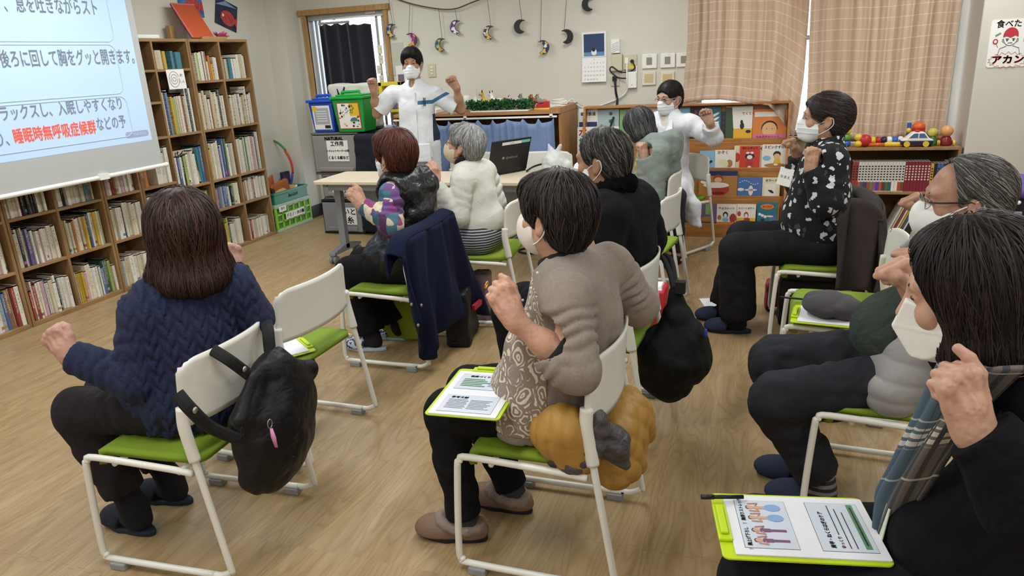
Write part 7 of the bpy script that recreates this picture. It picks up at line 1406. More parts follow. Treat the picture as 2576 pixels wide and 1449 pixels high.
S = SDF(); S.chain([J['neck']+P.tR@V(*q) for q in ((-.06, .10, -.10), (-.105, .03, -.01), (-.085, -.06, .035), (0, -.10, .05), (.085, -.06, .035), (.105, .03, -.01), (.06, .10, -.10))], [.03, .036, .040, .042, .040, .036, .03], .02); S.disp(FB(.007, (60, 60, 60), 3)); P.sdf('fur_collar', S, .006, M('black_fur', '#08080a', 1, (200, .8, .006), spec=.1))
S = SDF(); P.legs(S, (.10, .08, .07)); P.sdf('trousers', S, .010, m_blacktr)
for q in 'lr': P.slipper(J[q+'an'], P.F, m_dsl, '#1a2436', back=True)
# ---------------------------------------------------------------- woman in patterned fleece
P = seat_person('woman in black fleece with white blotch pattern, hair clipped up, name badge on chest', .33, 4.27, (-1, 0), '#b28970', (.0, 0, .57), (.02, 0, .85), (.01, 0, 1.08), (-.98, -.15)); J = P.J
J.update(lsh=P.A(.0, .17, 1.0), rsh=P.A(.03, -.16, 1.02), lel=P.pl(2078, 505, .24), lwr=P.pl(2040, 420, .22), rel=P.A(.12, -.24, .82), rwr=P.pl(2006, 388, -.20))
P.sit_legs(P.A(.45, .10, .50), P.A(.42, -.10, .52), P.A(.43, .10, .10), P.A(.50, -.09, .10))
P.head(P.pl(2068, 302, 0), (-.98, -.12), 3, neck=J['neck']-V(0, 0, .03), vox=.004); P.mask('pleat', '#dfe4e2')
def upd(S): short_hair(.016, .03, -.07, fr=(.112, -.02, .084, .070, .108), top=.05)(S); S.ell((0, -.10, .02), (.06, .05, .07), k=.03)
P.hair(upd, '#2c2423', 1200, 9, .012, (0, .04, .13), tones=['#382e2c', '#231b1a', '#50433f'], down=-.05, curl=.4, lift=.004, sweep=(0, -.9, .1), seed=12)
P.hpart('hair_clip', M('dark_clip', '#2a2830', .3), lambda b: b.ell((.075, -.085, .005), (.012, .022, .035), 12))
P.hand(J['lwr'], P.pl(2047, 378, .21)-J['lwr'], (.45, -.85, .1), -1, J['lel'], curl=.95, thumb='over'); P.hand(J['rwr'], P.pl(1990, 348, -.20)-J['rwr'], (.9, .2, .1), 1, J['rel'], curl=.92); P.finish()
S = SDF(); P.torso(S, .032, belly=.045, w=1.06); S.ell(P.A(.03, 0, .66), (.20, .185, .16), P.tR, .06); P.sleeves(S, (.088, .082, .052), (.95, .95), (.006, 13, .4)); S.cut(V(0, 0, .575), (0, 0, -1)); S.ell(J['neck']+V(0, 0, .05), (.058, .058, .045), k=.01, sub=True)
S.chain([J['neck']+P.tR@V(.072*math.cos(t), .066*math.sin(t), .02-.02*math.sin(t)) for t in np.linspace(0, 2*PI, 13)], [.020]*13, .01); S.disp(FB(.006, (8, 8, 8), 4)); P.sdf('fleece', S, .0085, blotch_mat())
S = SDF(); P.legs(S, (.112, .092, .105), end=.93, fold=(.003, 10, .4), pelg=.035); S.disp(FB(.007, (7, 7, 7), 6)); P.sdf('trousers', S, .009, M('black_trousers_soft', '#101014', .8, (60, .25, .004), spec=.25, wr=(5, .4, .02)))
m_nsl = M('navy_slipper', '#242c44', .85, (90, .25, .003))
for q in 'lr': P.sock(J[q+'an'], J[q+'kn'], (-1, 0), '#0d0e12', .045); P.slipper(J[q+'an'], (-1, -.02), m_nsl, '#1c2336', L=.26)
c = P.pl(2005, 440, .12)+V(-.06, -.07, 0); b = MB(); Rb = frame((-.35, -.93, .1), (.25, .1, 1)); b.box(c-P.b, (.075, .004, .095), np.array([Rb[:, 0], Rb[:, 1], Rb[:, 2]]).T); nb = b.build('name_badge', m_white, P.o, bevel=.002); b = MB(); put_text(b, 'なまえ', c-P.b+Rb[:, 1]*.0025, -Rb[:, 0], Rb[:, 2], .018, 0); b.build('lettering', PRB, nb); b = MB(); b.box(c-P.b+Rb[:, 2]*.056, (.03, .01, .02), Rb); b.build('clip', m_black, nb)
# ---------------------------------------------------------------- man with glasses
P = seat_person('grey-haired man with glasses and white mask in green sweater and grey puffer vest', .52, 2.60, (-1, .03), '#a98069', (-.02, 0, .555), (-.08, 0, .78), (-.08, 0, .965), (-.99, .05)); J = P.J
J.update(lsh=P.A(-.07, .165, .89), rsh=P.A(-.06, -.165, .90), lel=P.A(-.08, .25, .70), lwr=P.A(.05, .23, .90), rel=P.A(-.06, -.26, .74), rwr=P.pl(2332, 548, -.24))
P.sit_legs(P.pl(1955, 1005, .18), P.pl(1950, 908, -.04), atz(2065, 1205, .10), atz(2030, 1150, .10))
P.head(P.pl(2418, 508, 0), (-1, .0), -2, neck=J['neck']-V(0, 0, .02), vox=.0034, brow='#5a5049', sc=1.05); P.mask('round', '#e4e6e2', loop='#e8e6e0'); P.glasses('#1d1a1a', '#a39a90')
P.hair(short_hair(.012, .02, -.085, fr=(.088, .030, .108, .085, .115), top=.046), '#4a4643', 2000, 11, .011, (0, .01, .13), tones=['#504b47', '#3a3634', '#3f3b38', '#6f6b67', '#8d8a86'], down=.25, curl=.2, lift=.003, sweep=(0, -.6, 0), width=0.00088, seed=13)
P.hand(J['rwr'], P.pl(2300, 490, -.24)-J['rwr'], (.9, .1, .3), 1, J['rel'], curl=.95); P.hand(J['lwr'], (-.3, 0, 1), (1, -.3, .1), -1, J['lel'], vox=.004); P.finish()
m_gsw = M('dark_green_sweater', '#343c37', .9, (200, .3, .002), spec=.2, wr=(9, .6, .02))
S = SDF(); P.torso(S, .022, belly=.03); S.ell(P.A(.06, 0, .64), (.175, .15, .14), P.tR, .05); P.sleeves(S, (.072, .064, .05), (1, .95), (.004, 14, 1)); S.cut(V(0, 0, .545), (0, 0, -1)); S.disp(FB(.005, (8, 8, 8), 4)); P.sdf('sweater', S, .008, m_gsw)
def puff(X): return .0065*np.abs(np.sin((X[:, 2]-.01*np.sin(X[:, 0]*7))*PI/.062))**.6-.008+.002*fbm(X*12, 7)
S = SDF(); P.torso(S, .045, belly=.04, w=1.08, sh=.07); S.ell(J['pel'], (.215, .20, .2), P.tR, .06); S.cone(P.A(.0, .15, .62), P.A(.08, .20, .50), .09, .085, .05); S.ell(P.A(.17, -.01, .74), (.13, .20, .30), np.array([P.L, P.F, V(0, 0, 1)]).T, k=.03, sub=True)
for q in 'lr': S.cone(J[q+'sh']+(J[q+'sh']-J['chest'])*.35, J[q+'el'], .076, .07, .01, sub=True)
S.cut(V(0, 0, .44), (0, 0, -1)); S.disp(puff); P.sdf('puffer_vest', S, .0065, M('grey_puffer', '#8b8886', .5, (90, .2, .003), wr=(14, .25, .008)))
S = SDF(); S.chain([J['neck']+P.tR@V(*q) for q in ((-.05, .13, -.06), (-.085, .05, .02), (-.07, -.05, .03), (0, -.08, .035), (.07, -.05, .03), (.085, .05, .02), (.05, .13, -.06))], [.016, .022, .024, .024, .024, .022, .016], .015); P.sdf('vest_collar', S, .007, MATS['grey_puffer'])
S = SDF(); P.legs(S, (.108, .090, .075), end=.86, fold=(.004, 9, .2), pelg=.02); S.disp(RD(.006, (9, 9, 9), 5)); S.disp(FB(.006, (7, 7, 7), 6)); P.sdf('trousers', S, .0075, M('charcoal_trousers', '#202127', .85, (150, .25, .002), spec=.25, wr=(5, .5, .02)))
S = SDF(); S.chain([J['pel']+P.tR@V(.185*math.cos(t), .165*math.sin(t), .0) for t in np.linspace(0, 2*PI, 24)], [.02]*24, .005); P.sdf('belt', S, .008, M('dark_belt', '#1c1d22', .6))
for q, d in (('l', (-1, -.05)), ('r', (-1, .1))): P.sock(J[q+'an'], J[q+'kn'], d, '#6f6e74', .046, stripe_mat('striped_sock_'+q, '#77767a', '#26262c', .03, 2, .004)); P.slipper(J[q+'an'], d, m_nsl, '#1c2336', L=.27)
c = atp(2276, 674, P.A(.085, 0, 0), P.F); b = MB(); Rb = frame((-.75, -.5, .35)); b.box(c-P.b, (.085, .004, .06), Rb); b.build('name_badge', m_white, P.o, bevel=.002)
# ---------------------------------------------------------------- woman with scarf (right foreground)
P = seat_person('woman with dark bobbed hair and blue checked scarf, clipboard on her lap, right foreground', .46, 1.46, (-1, .1), '#b88f7a', (-.06, 0, .56), (-.09, 0, .80), (-.02, 0, .99), (-.98, .1)); J = P.J
J.update(lsh=P.A(-.09, .16, .91), rsh=P.A(-.06, -.16, .92), lel=P.pl(2590, 1265, .26), lwr=P.pl(2448, 1075, .23), rel=P.A(-.10, -.27, .74), rwr=P.pl(2312, 748, -.22))
P.sit_legs(P.A(.42, .09, .47), P.A(.44, -.10, .47), P.A(.38, .09, .1), P.A(.36, -.1, .1))
P.head(P.pl(2434, 746, 0), (-.97, .18), -9, neck=J['neck']-V(0, 0, .02), vox=.0034); P.mask('beak', '#dddbd6')
def bob2(S): cap(S, .022, .048, .012, .004); S.ell((0, -.028, -.02), (.104, .088, .12), k=.03); S.ell((0, -.025, -.09), (.106, .090, .055), k=.03); S.ell((0, .136, -.03), (.094, .118, .142), k=.015, sub=True); S.ell((0, -.02, -.170), (.16, .16, .055), k=.006, sub=True)
P.hair(bob2, '#1d1516', 3000, 16, .013, (0, .0, .14), vox=.0055, tones=['#241b1b', '#171011', '#33292a'], down=.65, curl=.12, lift=.005, width=0.00099, seed=14)
P.hand(J['lwr'], P.pl(2418, 975, .22)-J['lwr'], (.42, -.88, .1), -1, J['lel'], curl=[.92, .95, .98, 1.0], thumb='side', vox=.0022, rw=.028, re=.044)
P.hand(J['rwr'], P.pl(2283, 700, -.22)-J['rwr'], (.85, .3, .2), 1, J['rel'], curl=.95, vox=.003); P.finish()
m_blk = M('black_knit', '#0f0f13', .95, (180, .35, .003), spec=.15, wr=(7, .6, .02))
S = SDF(); P.torso(S, .014, belly=.035, w=1.0); S.ell(P.A(.05, 0, .62), (.16, .13, .12), P.tR, .05); P.sleeves(S, (.082, .076, .055), (.90, .95), (.005, 10, .2)); S.ell(J['pel'], (.175, .14, .14), P.tR, .05); S.ell(J['neck']+V(-.01, 0, .06), (.07, .07, .06), k=.01, sub=True); S.cut(V(0, 0, .47), (0, 0, -1)); S.disp(FB(.007, (7, 7, 7), 3)); P.sdf('sweater', S, .007, m_blk)
S = SDF(); P.legs(S, (.098, .080, .07), pelg=0); S.disp(FB(.005, (7, 7, 7), 6)); P.sdf('trousers', S, .009, m_blacktr)
for q in 'lr': P.slipper(J[q+'an'], P.F, m_dsl, '#1a2436', back=True)
def plaid():
    t = NT('blue_grey_plaid'); uv = t.n('UVMap').outputs[0]; x, y, z = t.sep(uv)[:3]
    def bd(a, per, lo, hi): f = t.math('FRACT', t.math('DIVIDE', a, per)); return t.math('MULTIPLY', t.math('GREATER_THAN', f, lo), t.math('LESS_THAN', f, hi))
    c = t.mix(bd(x, .5, .46, 1.0), srgb('#3b5568'), srgb('#5d5450')); s = bd(x, .045, .1, .5); c = t.mix(t.math('MULTIPLY', s, t.math('GREATER_THAN', x, .20)), c, srgb('#25272f'))
    w = t.math('MULTIPLY', bd(y, .52, .62, .80), bd(y, .034, .2, .8)); c = t.mix(t.math('MULTIPLY', w, .75), c, srgb('#d5d0c2')); ww = t.math('MULTIPLY', w, s); c = t.mix(t.math('MULTIPLY', ww, t.math('GREATER_THAN', x, .2)), c, srgb('#1d2028')); c = t.mix(t.math('MULTIPLY', bd(y, .26, .1, .13), .6), c, srgb('#c9c6ba'))
    t.base(t.mix(t.math('MULTIPLY', t.noise(uv, 120, 3), .35), c, srgb('#6d6a66'))); t.b.inputs['Roughness'].default_value = .95; t.bump(t.noise(uv, 300, 2), .4, .003); return t.m
sn = nrm(P.F*.8+P.L*.6); s0 = P.A(-.07, 0, .8)+sn*.175; SQ = lambda *q: [atp(x, y, s0, sn) for x, y in q]
eL = spl(SQ((2370, 905), (2340, 975), (2298, 1070), (2250, 1165), (2208, 1250), (2226, 1362)), 6); eR = spl(SQ((2575, 925), (2500, 1000), (2445, 1065), (2385, 1150), (2320, 1260), (2240, 1372)), 6); NS = len(eL)-1
def scf(u, v):
    i = min(NS, int(round(v*NS))); a, b_ = eL[i], eR[i]
    return a+(b_-a)*u+sn*(.03*math.sin(PI*u)+.007*math.sin(u*17+v*3))-P.b
cloth_grid('scarf', scf, 26, NS, plaid(), P.o, uvscale=(.42, .80), thick=.010)
c = atp(2222, 1308, s0+sn*.03, sn); b = MB(); Rb = frame((-.97, -.05, .1)); b.box(c-P.b, (.05, .004, .085), Rb); b.build('name_badge', M('pale_green_card', '#cdd8c4', .5), P.o, bevel=.002)
S = SDF(); w = J['lwr']; ax = nrm(J['lel']-w); S.chain([w+ax*.045+frame(ax)[:, 0]*.034*math.cos(t)+frame(ax)[:, 2]*.030*math.sin(t) for t in np.linspace(0, 2*PI, 16)], [.005]*16, .003); P.sdf('watch_band', S, .0035, M('watch_silver', '#9a9a98', .3, metal=.8))
# ================================================================ bags, coats, clipboards
def drape(name, label, X, tops, bots, mat, folds, amp, inner=None, thick=.014, nu=40, nv=26, cat='jacket', dx=.0, back=.09, seed=1, bulge=.0):
    """garment hung over a chair back: outer sheet behind the chair, short flap over the front"""
    T = spl([atx(*q, X) for q in tops], 8); B = spl([atx(*q, X) for q in bots], 8); o = empty(name, (X, float(np.mean([p[1] for p in T])), 0), label, cat); O = V(*o.location)
    def at(L, u): i = u*(len(L)-1); k = min(int(i), len(L)-2); return L[k]+(L[k+1]-L[k])*(i-k)
    def f(u, v):
        t = at(T, u); b = at(B, u); p = t+(b-t)*v; ph = u*folds*2*PI+seed
        w = amp*(.35+.9*v)*(math.sin(ph+.8*math.sin(v*3+seed))+.45*math.sin(2.3*ph+1.3*v*3))+bulge*math.sin(PI*u)*math.sin(PI*min(1, v*1.1))
        return p+V(w+dx*v, .4*amp*math.cos(ph*1.7)*v, 0)-O
    def g(u, v):
        t = at(T, u); a = v*PI if v < .35 else .35*PI; q = min(v/.3, 1)
        return t+V(-back*math.sin(q*PI/2), 0, .018*math.sin(q*PI)-.16*max(0, v-.3))-O
    cloth_grid('cloth', f, nu, nv, mat, o, thick=thick); cloth_grid('front_flap', g, nu, 14, mat, o, thick=thick)
    return o
m_njk = M('navy_felt', '#111731', .95, (140, .3, .003), spec=.2, var=.15)
o = drape('navy_jacket', 'navy blue jacket draped over the chair back of the woman in black vest', -1.615, [(1012, 650), (1030, 600), (1085, 572), (1112, 556), (1140, 535)], [(1040, 800), (1078, 905), (1105, 850), (1165, 790), (1218, 792)], m_njk, 3.2, .022)
for x, y in ((1035, 766), (1060, 768), (1052, 818)): p = atx(x, y, -1.585); part('button', M('shell_button', '#8a7e6c', .3), o, lambda b: b.ell(p-V(*o.location), (.006, .009, .009), 10), smooth=True)
o = drape('brown_coat', 'dark brown coat draped over the chair back of the woman in patterned fleece', .585, [(2098, 500), (2130, 478), (2175, 476), (2210, 500), (2222, 560)], [(2092, 720), (2120, 735), (2150, 725), (2180, 740), (2205, 735)], M('brown_suede', '#332b29', .9, (120, .3, .003), var=.2, vs=12), 2.3, .03, back=.10, seed=2, bulge=.03)
O = V(*o.location); YN = 3.985; tq = [aty(x, y, YN) for x, y in ((2104, 545), (2135, 505), (2175, 500), (2212, 545))]; bq = [aty(x, y, YN) for x, y in ((2093, 722), (2125, 732), (2160, 722), (2200, 738))]; TQ, BQ = spl(tq, 8), spl(bq, 8)
def sflap(u, v):
    i = min(len(TQ)-1, int(round(u*(len(TQ)-1)))); p = TQ[i]+(BQ[i]-TQ[i])*v
    return p+V(.02*math.sin(u*9+v*2), -.02-.022*math.sin(u*11+.8*v)*(.3+v), 0)-O
cloth_grid('side_flap', sflap, 24, 16, MATS['brown_suede'], o, thick=.014)
# mustard down jacket stuffed behind the foreground chair back
o = empty('down_jacket', (-.33, 2.1, 0), 'mustard yellow down jacket with grey lining bundled on the foreground chair', 'jacket'); O = V(*o.location)
q1 = atp(1425, 1095, (0, 1.88, 0), (0, 1, 0)); q2 = atp(1565, 1090, (0, 2.12, 0), (0, 1, 0))
def quilt(X): return .010*np.abs(np.sin((X[:, 1]+X[:, 2])*PI/.085))**.5*np.abs(np.sin((X[:, 1]-X[:, 2])*PI/.085+.6))**.5+.008*fbm(X*9, 4)
S = SDF(); S.ell(q2, (.075, .19, .13), k=.04).cone(q2+V(.0, .05, .06), q2+V(.02, .15, -.06), .075, .065, .04).cone(q2+V(0, -.10, -.06), q2+V(.02, .03, -.13), .065, .05, .04); S.disp(quilt); v, f = S.mesh(.007); np_mesh('body', v-O, f, M('mustard_nylon', '#a87f3c', .5, (60, .2, .004), wr=(10, .25, .012)), o)
S = SDF(); S.cone(q1+V(.0, -.03, .045), q1+V(.03, .0, -.055), .066, .068, .03).cone(q1+V(-.035, -.01, .01), q1+V(.05, .02, .0), .068, .066, .03); S.disp(lambda X: .006*np.abs(np.sin(X[:, 0]*PI/.05))**.5+.004*fbm(X*12, 2)); v, f = S.mesh(.006); np_mesh('sleeve', v-O, f, MATS['mustard_nylon'], o)
qa = [atp(x, y, (0, yy, 0), (0, 1, 0)) for x, y, yy in ((1395, 1160, 1.86), (1445, 1165, 1.84), (1490, 1120, 1.86), (1498, 1060, 1.88), (1545, 1110, 1.94), (1562, 1160, 1.98))]
S = SDF(); S.chain(qa, [.02, .028, .034, .034, .045, .036], .03); S.disp(lambda X: .007*np.sin((X[:, 0]*.8+X[:, 2])*150)*.4+.008*fbm(X*14, 5)); v, f = S.mesh(.006); np_mesh('lining', v-O, f, M('grey_lining', '#4c4749', .5, (60, .3, .004), wr=(18, .6, .012)), o)
# backpack on the chair in the left foreground
def sheet(b, pts, w, t=.004, wdir=(0, 1, 0), mi=0):
    P_ = spl(pts, 6)
    b.tube(P_, w/2, 8, flat=t/w*2, up=wdir, mi=mi)
m_bp = M('black_nylon', '#0b0b0e', .5, (60, .3, .005), spec=.3, wr=(7, .5, .018)); m_strap = M('black_webbing', '#131417', .8); m_snap = M('metal_snap', '#a9a7a0', .3, metal=.9)
BX = -1.515; bp = lambda x, y, X=BX: atx(x, y, X)
o = empty('black_backpack', bp(690, 1080)*V(1, 1, 0)+V(0, 0, 0), 'soft black backpack with a pink tag hooked on the chair of the woman in navy', 'backpack'); O = V(*o.location); fx = (V(1, 0, 0), .62)
S = SDF(); S.cone(bp(690, 945), bp(688, 1080), .085, .145, .05, flat=fx).cone(bp(688, 1080), bp(660, 1180), .145, .085, .05, flat=fx).cone(bp(700, 1080), bp(722, 1010), .14, .125, .05, flat=fx).cone(bp(650, 935), bp(775, 925), .018, .03, .04).cone(bp(640, 960), bp(615, 1060), .03, .05, .04, flat=fx); S.disp(RD(.0045, (9, 9, 5), 5)); S.disp(FB(.006, (7, 7, 7), 3))
v, f = S.mesh(.007); np_mesh('body', v-O, f, m_bp, o)
part('strap', m_strap, o, lambda b: sheet(b, [p-O for p in (bp(535, 880, -1.60), bp(575, 905, -1.545), bp(612, 932, -1.53), bp(655, 965, -1.50))], .038, .008, (0, .5, .8)))
part('strap', m_strap, o, lambda b: sheet(b, [p-O for p in (bp(668, 800, -1.64), bp(674, 830, -1.565), bp(680, 885, -1.545), bp(695, 930, -1.52))], .04, .008, (0, 1, 0)))
part('strap', m_strap, o, lambda b: sheet(b, [p-O for p in (bp(445, 990, -1.585), bp(480, 1030, -1.55), bp(530, 1075, -1.535), bp(600, 1105, -1.50))], .04, .01, (0, .5, .8)))
for x, y in ((608, 928), (678, 885), (483, 1031)): p = bp(x, y, -1.525)-O; part('snap', m_snap, o, lambda b: b.ell(p+V(.012, 0, 0), (.005, .010, .010), 12), smooth=True)
part('key_ring', m_snap, o, lambda b: b.tube([bp(679, 1066, -1.415)-O+V(0, .011*math.cos(t), .014*math.sin(t)) for t in np.linspace(0, 2*PI, 18)[:-1]], .0018, 6, closed=True), smooth=True)
part('tag', M('pink_tag', '#d58ab4', .5), o, lambda b: b.tube([bp(682, 1078, -1.41)-O, bp(688, 1100, -1.405)-O, bp(695, 1125, -1.405)-O], [.006, .010, .006], 8, flat=.4), smooth=True)
part('grab_loop', m_strap, o, lambda b: b.tube([bp(786, 914)-O+V(0, .014*math.cos(t), .016*math.sin(t)) for t in np.linspace(0, 2*PI, 14)[:-1]], .003, 6, closed=True))
part('zip_pull', m_strap, o, lambda b: [b.tube([bp(x, y, -1.41)-O+V(.003, .006*math.cos(t), .013*math.sin(t)) for t in np.linspace(0, 2*PI, 14)[:-1]], .0018, 5, closed=True) for x, y in ((737, 1156), (608, 1085))])
# big backpack on the next chair
B_ = lambda x, y, Y=2.97: aty(x, y, Y); o = empty('black_backpack', B_(1695, 900)*V(1, 1, 0), 'large black backpack with a blue mark hanging behind the man in black coat', 'backpack'); O = V(*o.location); fx = None
S = SDF(); S.cone(B_(1702, 800), B_(1695, 890), .06, .125, .06, flat=fx).cone(B_(1695, 890), B_(1685, 950), .125, .10, .06, flat=fx).cone(B_(1698, 735), B_(1702, 800), .022, .06, .04).cone(B_(1735, 850), B_(1742, 910), .065, .075, .06, flat=fx).cone(B_(1655, 880), B_(1650, 945), .075, .07, .06, flat=fx); S.disp(RD(.007, (11, 11, 4), 6)); S.disp(FB(.006, (6, 6, 6), 4)); v, f = S.mesh(.007); np_mesh('body', v-O, f, M('black_canvas', '#0a0b0d', .7, (90, .3, .004), spec=.25, wr=(6, .4, .015)), o)
part('strap', m_strap, o, lambda b: sheet(b, [p-O for p in (B_(1638, 690, 3.08), B_(1645, 660, 3.13), B_(1662, 645, 3.15), B_(1678, 668, 3.11), B_(1690, 705, 3.05), B_(1698, 748, 3.0))], .05, .012, (0, 1, 0)))
part('strap', m_strap, o, lambda b: sheet(b, [p-O for p in (B_(1672, 640, 3.19), B_(1688, 655, 3.15), B_(1697, 700, 3.07), B_(1700, 745, 3.0))], .03, .01, (0, 1, 0)))
part('handle', m_strap, o, lambda b: b.box(B_(1712, 722, 2.95)-O, (.04, .04, .05)))
part('blue_mark', M('blue_mark', '#2b3f9c', .4), o, lambda b: b.ell(B_(1775, 838, 2.93)-O, (.008, .012, .02), 10))
# bags on the floor
def bag(name, label, px, z0, dims, mat, cat='bag', rz=0, extra=None, vox=.009, seed=3):
    p = atz(*px, 0) if not isinstance(px, np.ndarray) else px; o = empty(name, p, label, cat); S = SDF(); S.rbox((0, 0, dims[2]), (dims[0]-.02, dims[1]-.02, dims[2]-.022), .02, np.array(((math.cos(rz), -math.sin(rz), 0), (math.sin(rz), math.cos(rz), 0), (0, 0, 1)))); S.disp(FB(.010, (9, 9, 9), seed)); S.cut((0, 0, .003), (0, 0, -1)); sdf_part('body', S, vox, mat, o)
    if extra: extra(o)
    return o
bag('black_tote', 'black bag with red stripe standing behind the navy jacket', (1165, 850), 0, (.07, .16, .17), m_bp, rz=.2, extra=lambda o: part('red_stripe', M('red_nylon', '#a3182e', .5), o, lambda b: b.box((.085, .05, .2), (.02, .12, .03))))
bag('mauve_bag', 'mauve patterned bag on the floor behind the black bag', (1215, 800), 0, (.06, .08, .16), M('mauve_print', '#7d6872', .8, var=.4, vs=40))
bag('lime_bag', 'lime green cloth bag on the floor under the chair of the woman in black vest', (1030, 850), 0, (.16, .05, .175), M('lime_cloth', '#7d8a1c', .8, (50, .2, .004)), rz=.15)
bag('plaid_bag', 'black bag with brown checks on the floor under the chair with the brown coat', (2030, 815), 0, (.17, .10, .15), M('dark_plaid', '#191716', .8, var=1.0, vs=18))
bag('red_white_bag', 'red and white sports bag beside the leg of the chair with brown coat', (1945, 775), 0, (.05, .08, .09), M('red_white_print', '#7d2430', .7, var=1.0, vs=24))
bag('paper_carrier', 'red and white paper carrier bag behind the large black backpack', (1655, 860), 0, (.05, .10, .17), M('red_paper', '#b3202c', .6), extra=lambda o: part('white_top', m_white, o, lambda b: b.box((0, .0, .33), (.07, .16, .04), taper=.6)))
# coats piled on a chair at the right edge
o = empty('piled_coats', V(1.27, 4.35, 0), 'black coat with white buttons under a purple cloth at the right picture edge', 'coat'); O = V(*o.location)
S = SDF(); S.ell((0, 0, .66), (.085, .29, .20), k=.05).ell((.05, 0, .50), (.06, .26, .22), k=.05).ell((-.08, .02, .58), (.05, .22, .12), k=.05); S.disp(FB(.015, (7, 7, 7), 4)); S.disp(RD(.006, (6, 6, 3), 7)); v, f = S.mesh(.010); np_mesh('black_coat', v, f, M('black_padding', '#131317', .7, (60, .3, .004), spec=.25), o)
S = SDF(); S.ell((0, 0, .845), (.10, .27, .045), k=.05).ell((.06, -.1, .77), (.05, .13, .10), k=.05); S.disp(FB(.012, (9, 9, 9), 6)); v, f = S.mesh(.009); np_mesh('purple_cloth', v, f, M('purple_fleece', '#5b4585', .95, (90, .4, .004)), o)
part('button', m_white, o, lambda b: [b.ell(atp(x, y, (0, 4.06, 0), (0, 1, 0))-O, (.010, .006, .010), 10) for x, y in ((2563, 510),)], smooth=True)
part('label_patch', M('grey_patch', '#8a8a8c', .7), o, lambda b: b.box(atp(2548, 543, (0, 4.06, 0), (0, 1, 0))-O, (.07, .012, .04)))
# ---- clipboards
m_lime_b = M('clipboard_lime', '#b7cf1e', .35); m_paper = M('paper_white', '#dcdde2', .8); m_pbox = M('print_pale_blue', '#c3ccd6', .8); m_pgreen = M('print_green', '#55825e', .7); m_pskin = M('print_skin', '#c79a84', .7); m_pblue = M('print_blue', '#7ea0cc', .7); m_ppurple = M('print_plum', '#7a4a74', .7)
CM = [m_paper, PRB, m_pbox, m_pgreen, m_pskin, m_pblue, m_ppurple, M('print_red', '#c03a2e', .5)]
def clipboard(c, ex, label, content=None, L=.335, W=.235, tilt=0, group='lime green clipboards'):
    """c centre, ex unit vector along the long side away from the clip"""
    ex = nrm(ex); o = empty('clipboard', c, label, 'clipboard', math.atan2(ex[1], ex[0]), group); o.rotation_euler = (0, tilt, math.atan2(ex[1], ex[0]))
    part('board', m_lime_b, o, lambda b: b.prism(rounded(L, W, .015), (0, 0, 0), EX, (0, 1, 0), (0, 0, .005)), bevel=.0015)
    part('clip', m_lime_b, o, lambda b: (b.bb((-L/2-.002, -.065, .005), (-L/2+.028, .065, .013)), b.bb((-L/2+.004, -.05, .013), (-L/2+.02, .05, .02))), bevel=.003)
    part('paper', CM, o, lambda b: (b.prism(rounded(L-.03, W-.022, .003), (.012, 0, .0055), EX, (0, 1, 0), (0, 0, .003)), content(b, V(.012, 0, .0086)) if content else None))
    return o
def printed(b, O):    # two slide frames, read across the short side
    e1, e2 = V(0, -1, 0), V(1, 0, 0)       # page right, page up (towards the far end is down)
    e2 = V(-1, 0, 0); e1 = V(0, 1, 0)
    for s, y0 in ((0, .02), (1, -.135)):
        strip(b, O, e1, e2, -.085, y0, .085, y0+.11, 2, .0006)
        b.tube([O+x*e1+y*e2 for x, y in ((-.085, y0), (.085, y0), (.085, y0+.11), (-.085, y0+.11))], .0008, 4, closed=True, mi=1)
    return e1, e2
def content_bars(b, O):
    e1, e2 = printed(b, O); put_text(b, '健康づくりの効果', O+e2*.112, e1, e2, .014, 1, .0004, off=.0015)
    for i in range(5): strip(b, O, e1, e2, -.07, .088-i*.012, -.0+.012*(i % 3), .094-i*.012, 3, .0014)
    for i in range(6): strip(b, O, e1, e2, .02, .09-i*.009, .075-.006*(i % 3), .092-i*.009, 1, .0014)
    put_text(b, '参考文献', O+e2*(-.042)-e1*.04, e1, e2, .014, 1, .0004, off=.0015)
    for i in range(7): strip(b, O, e1, e2, -.07, -.058-i*.009, -.01+.004*(i % 2), -.056-i*.009, 1, .0014); strip(b, O, e1, e2, .0, -.058-i*.009, .07-.008*(i % 3), -.056-i*.009, 1, .0014)
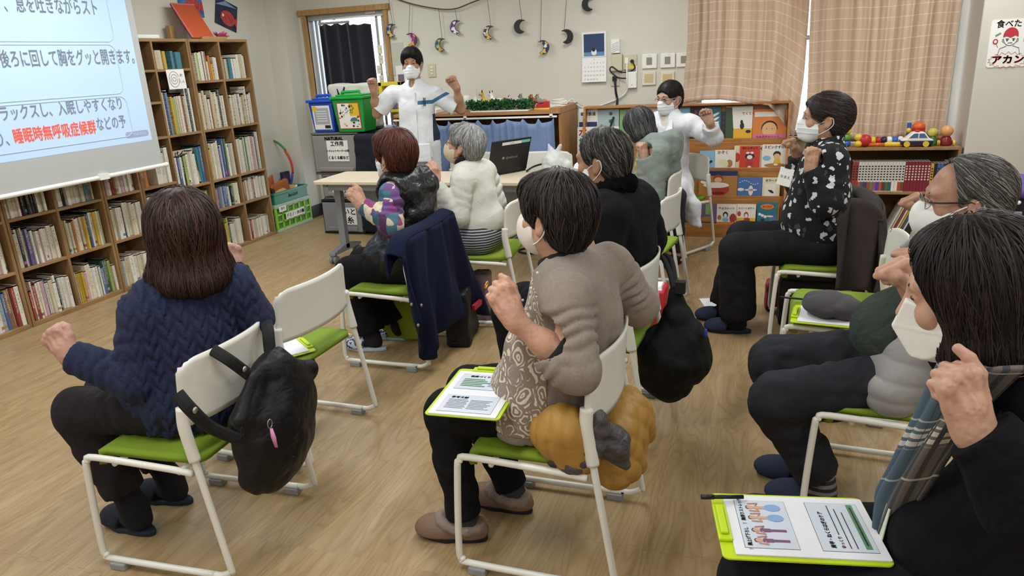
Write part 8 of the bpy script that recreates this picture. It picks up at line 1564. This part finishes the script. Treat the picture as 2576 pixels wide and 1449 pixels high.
def content_people(b, O):
    e1, e2 = printed(b, O); put_text(b, '！ 胸上げ下ろし　！ 胸張りストレッチ', O+e2*.118, e1, e2, .0105, 1, .0003, off=.0015)
    for i, x in enumerate((-.06, -.025, .02, .058)):
        blob(b, O, e1, e2, x, .098, .006, .008, 4, .0014); blob(b, O, e1, e2, x, .098+.005, .0065, .005, 1, .0012)
        if i < 2: strip(b, O, e1, e2, x-.006, .068, x+.006, .09, 6, .0014); strip(b, O, e1, e2, x-.004, .035, x+.004, .068, 6, .0013); [b.tube([O+e1*(x+s*.006)+e2*.086+V(0, 0, .002), O+e1*(x+s*.014)+e2*.08+V(0, 0, .002), O+e1*(x+s*.010)+e2*.1+V(0, 0, .002)], .0016, 5, mi=4) for s in (-1, 1)]
        else: blob(b, O, e1, e2, x, .05, .013, .018, 5, .0014); strip(b, O, e1, e2, x-.005, .06, x+.005, .09, 4, .0013); [b.tube([O+e1*(x+s*.006)+e2*.086+V(0, 0, .002), O+e1*(x+s*.015)+e2*.08+V(0, 0, .002), O+e1*(x+s*.013)+e2*.102+V(0, 0, .002)], .0016, 5, mi=4) for s in (-1, 1)]
    put_text(b, '肩甲・ねくらはぎのケア', O+e2*(-.05)-e1*.012, e1, e2, .0115, 1, .0004, off=.0015); put_text(b, 'ゆっくり', O+e2*(-.07)-e1*.055, e1, e2, .010, 7, .0003, off=.0015)
    for i in range(3): strip(b, O, e1, e2, -.03 if i == 0 else -.075, -.071-i*.013, .075-.012*i, -.069-i*.013, 1, .0014)
    strip(b, O, e1, e2, -.075, -.125, .08, -.112, 3, .0013); strip(b, O, e1, e2, -.065, -.120, .07, -.117, 1, .0018)
clipboard(V(-.815, 1.92, .598), V(.06, -1, 0), 'lime clipboard with printed charts on the lap of the woman in taupe', content_bars)
a, d2 = atz(1808, 1245, .60), atz(2160, 1245, .60); cc = (atz(1808, 1245, .6)+atz(2225, 1410, .6))/2
clipboard(V(cc[0], cc[1], .592), V(.32, .06, 0), 'lime clipboard with exercise drawings on the lap of the woman with the scarf', content_people)
pa, pb_ = atz(1764, 1250, .615), atz(1870, 1250, .612); o = empty('pen', (pa+pb_)/2, 'black pen on the clipboard with exercise drawings', 'pen', group='pens'); part('barrel', m_black, o, lambda b: b.cyl(pa-(pa+pb_)/2, pb_-(pa+pb_)/2, .0048, 10), smooth=True); part('cap', m_black, o, lambda b: b.cyl(pa-(pa+pb_)/2, pa-(pa+pb_)/2+(pb_-pa)*.3, .0058, 10), smooth=True)
c1 = atz(2090, 790, .462); clipboard(V(c1[0]+.01, c1[1]-.02, .452), V(1, -.12, 0), 'lime clipboard under the grey cap on the empty chair')
o = empty('flat_cap', (c1[0]+.0, c1[1]-.0, .466), 'dark grey felt cap lying on the clipboard on the empty chair', 'cap'); S = SDF(); S.ell((0, 0, .035), (.125, .10, .045), k=.03).ell((-.03, .02, .055), (.085, .075, .035), k=.03).cone((.06, -.03, .02), (.12, -.03, .015), .05, .035, .03); S.cut((0, 0, .001), (0, 0, -1)); S.disp(RD(.006, (9, 9, 9), 4)); S.disp(FB(.005, (12, 12, 12), 3)); sdf_part('crown', S, .006, M('grey_felt', '#4a474a', .95, (120, .4, .003)), o)
pp = atz(1985, 750, .462); o = empty('pen', pp+V(.03, 0, .0), 'black pen lying on the green seat beside the grey cap', 'pen', group='pens'); part('barrel', m_black, o, lambda b: b.cyl((-.07, .01, 0), (.07, -.01, 0), .005, 8), smooth=True)
c2 = atz(712, 890, .462); clipboard(V(c2[0]-.06, c2[1]+.02, .452), V(-.6, -.8, 0), 'lime clipboard lying on the seat of the empty chair at left', L=.30, W=.21)
for i, (px, rz) in enumerate((((1812, 768), .3), ((1822, 776), .1))): p = atz(*px, .004+.004*i); b = MB(); b.box((0, 0, 0), (.21, .297, .003)); q = b.build('paper_sheet', m_paper); q.location = p; q.rotation_euler = (0, 0, rz); tag(q, ('lower' if i == 0 else 'upper')+' white paper sheet on the floor behind the navy slippers', 'paper', 'papers on the floor')
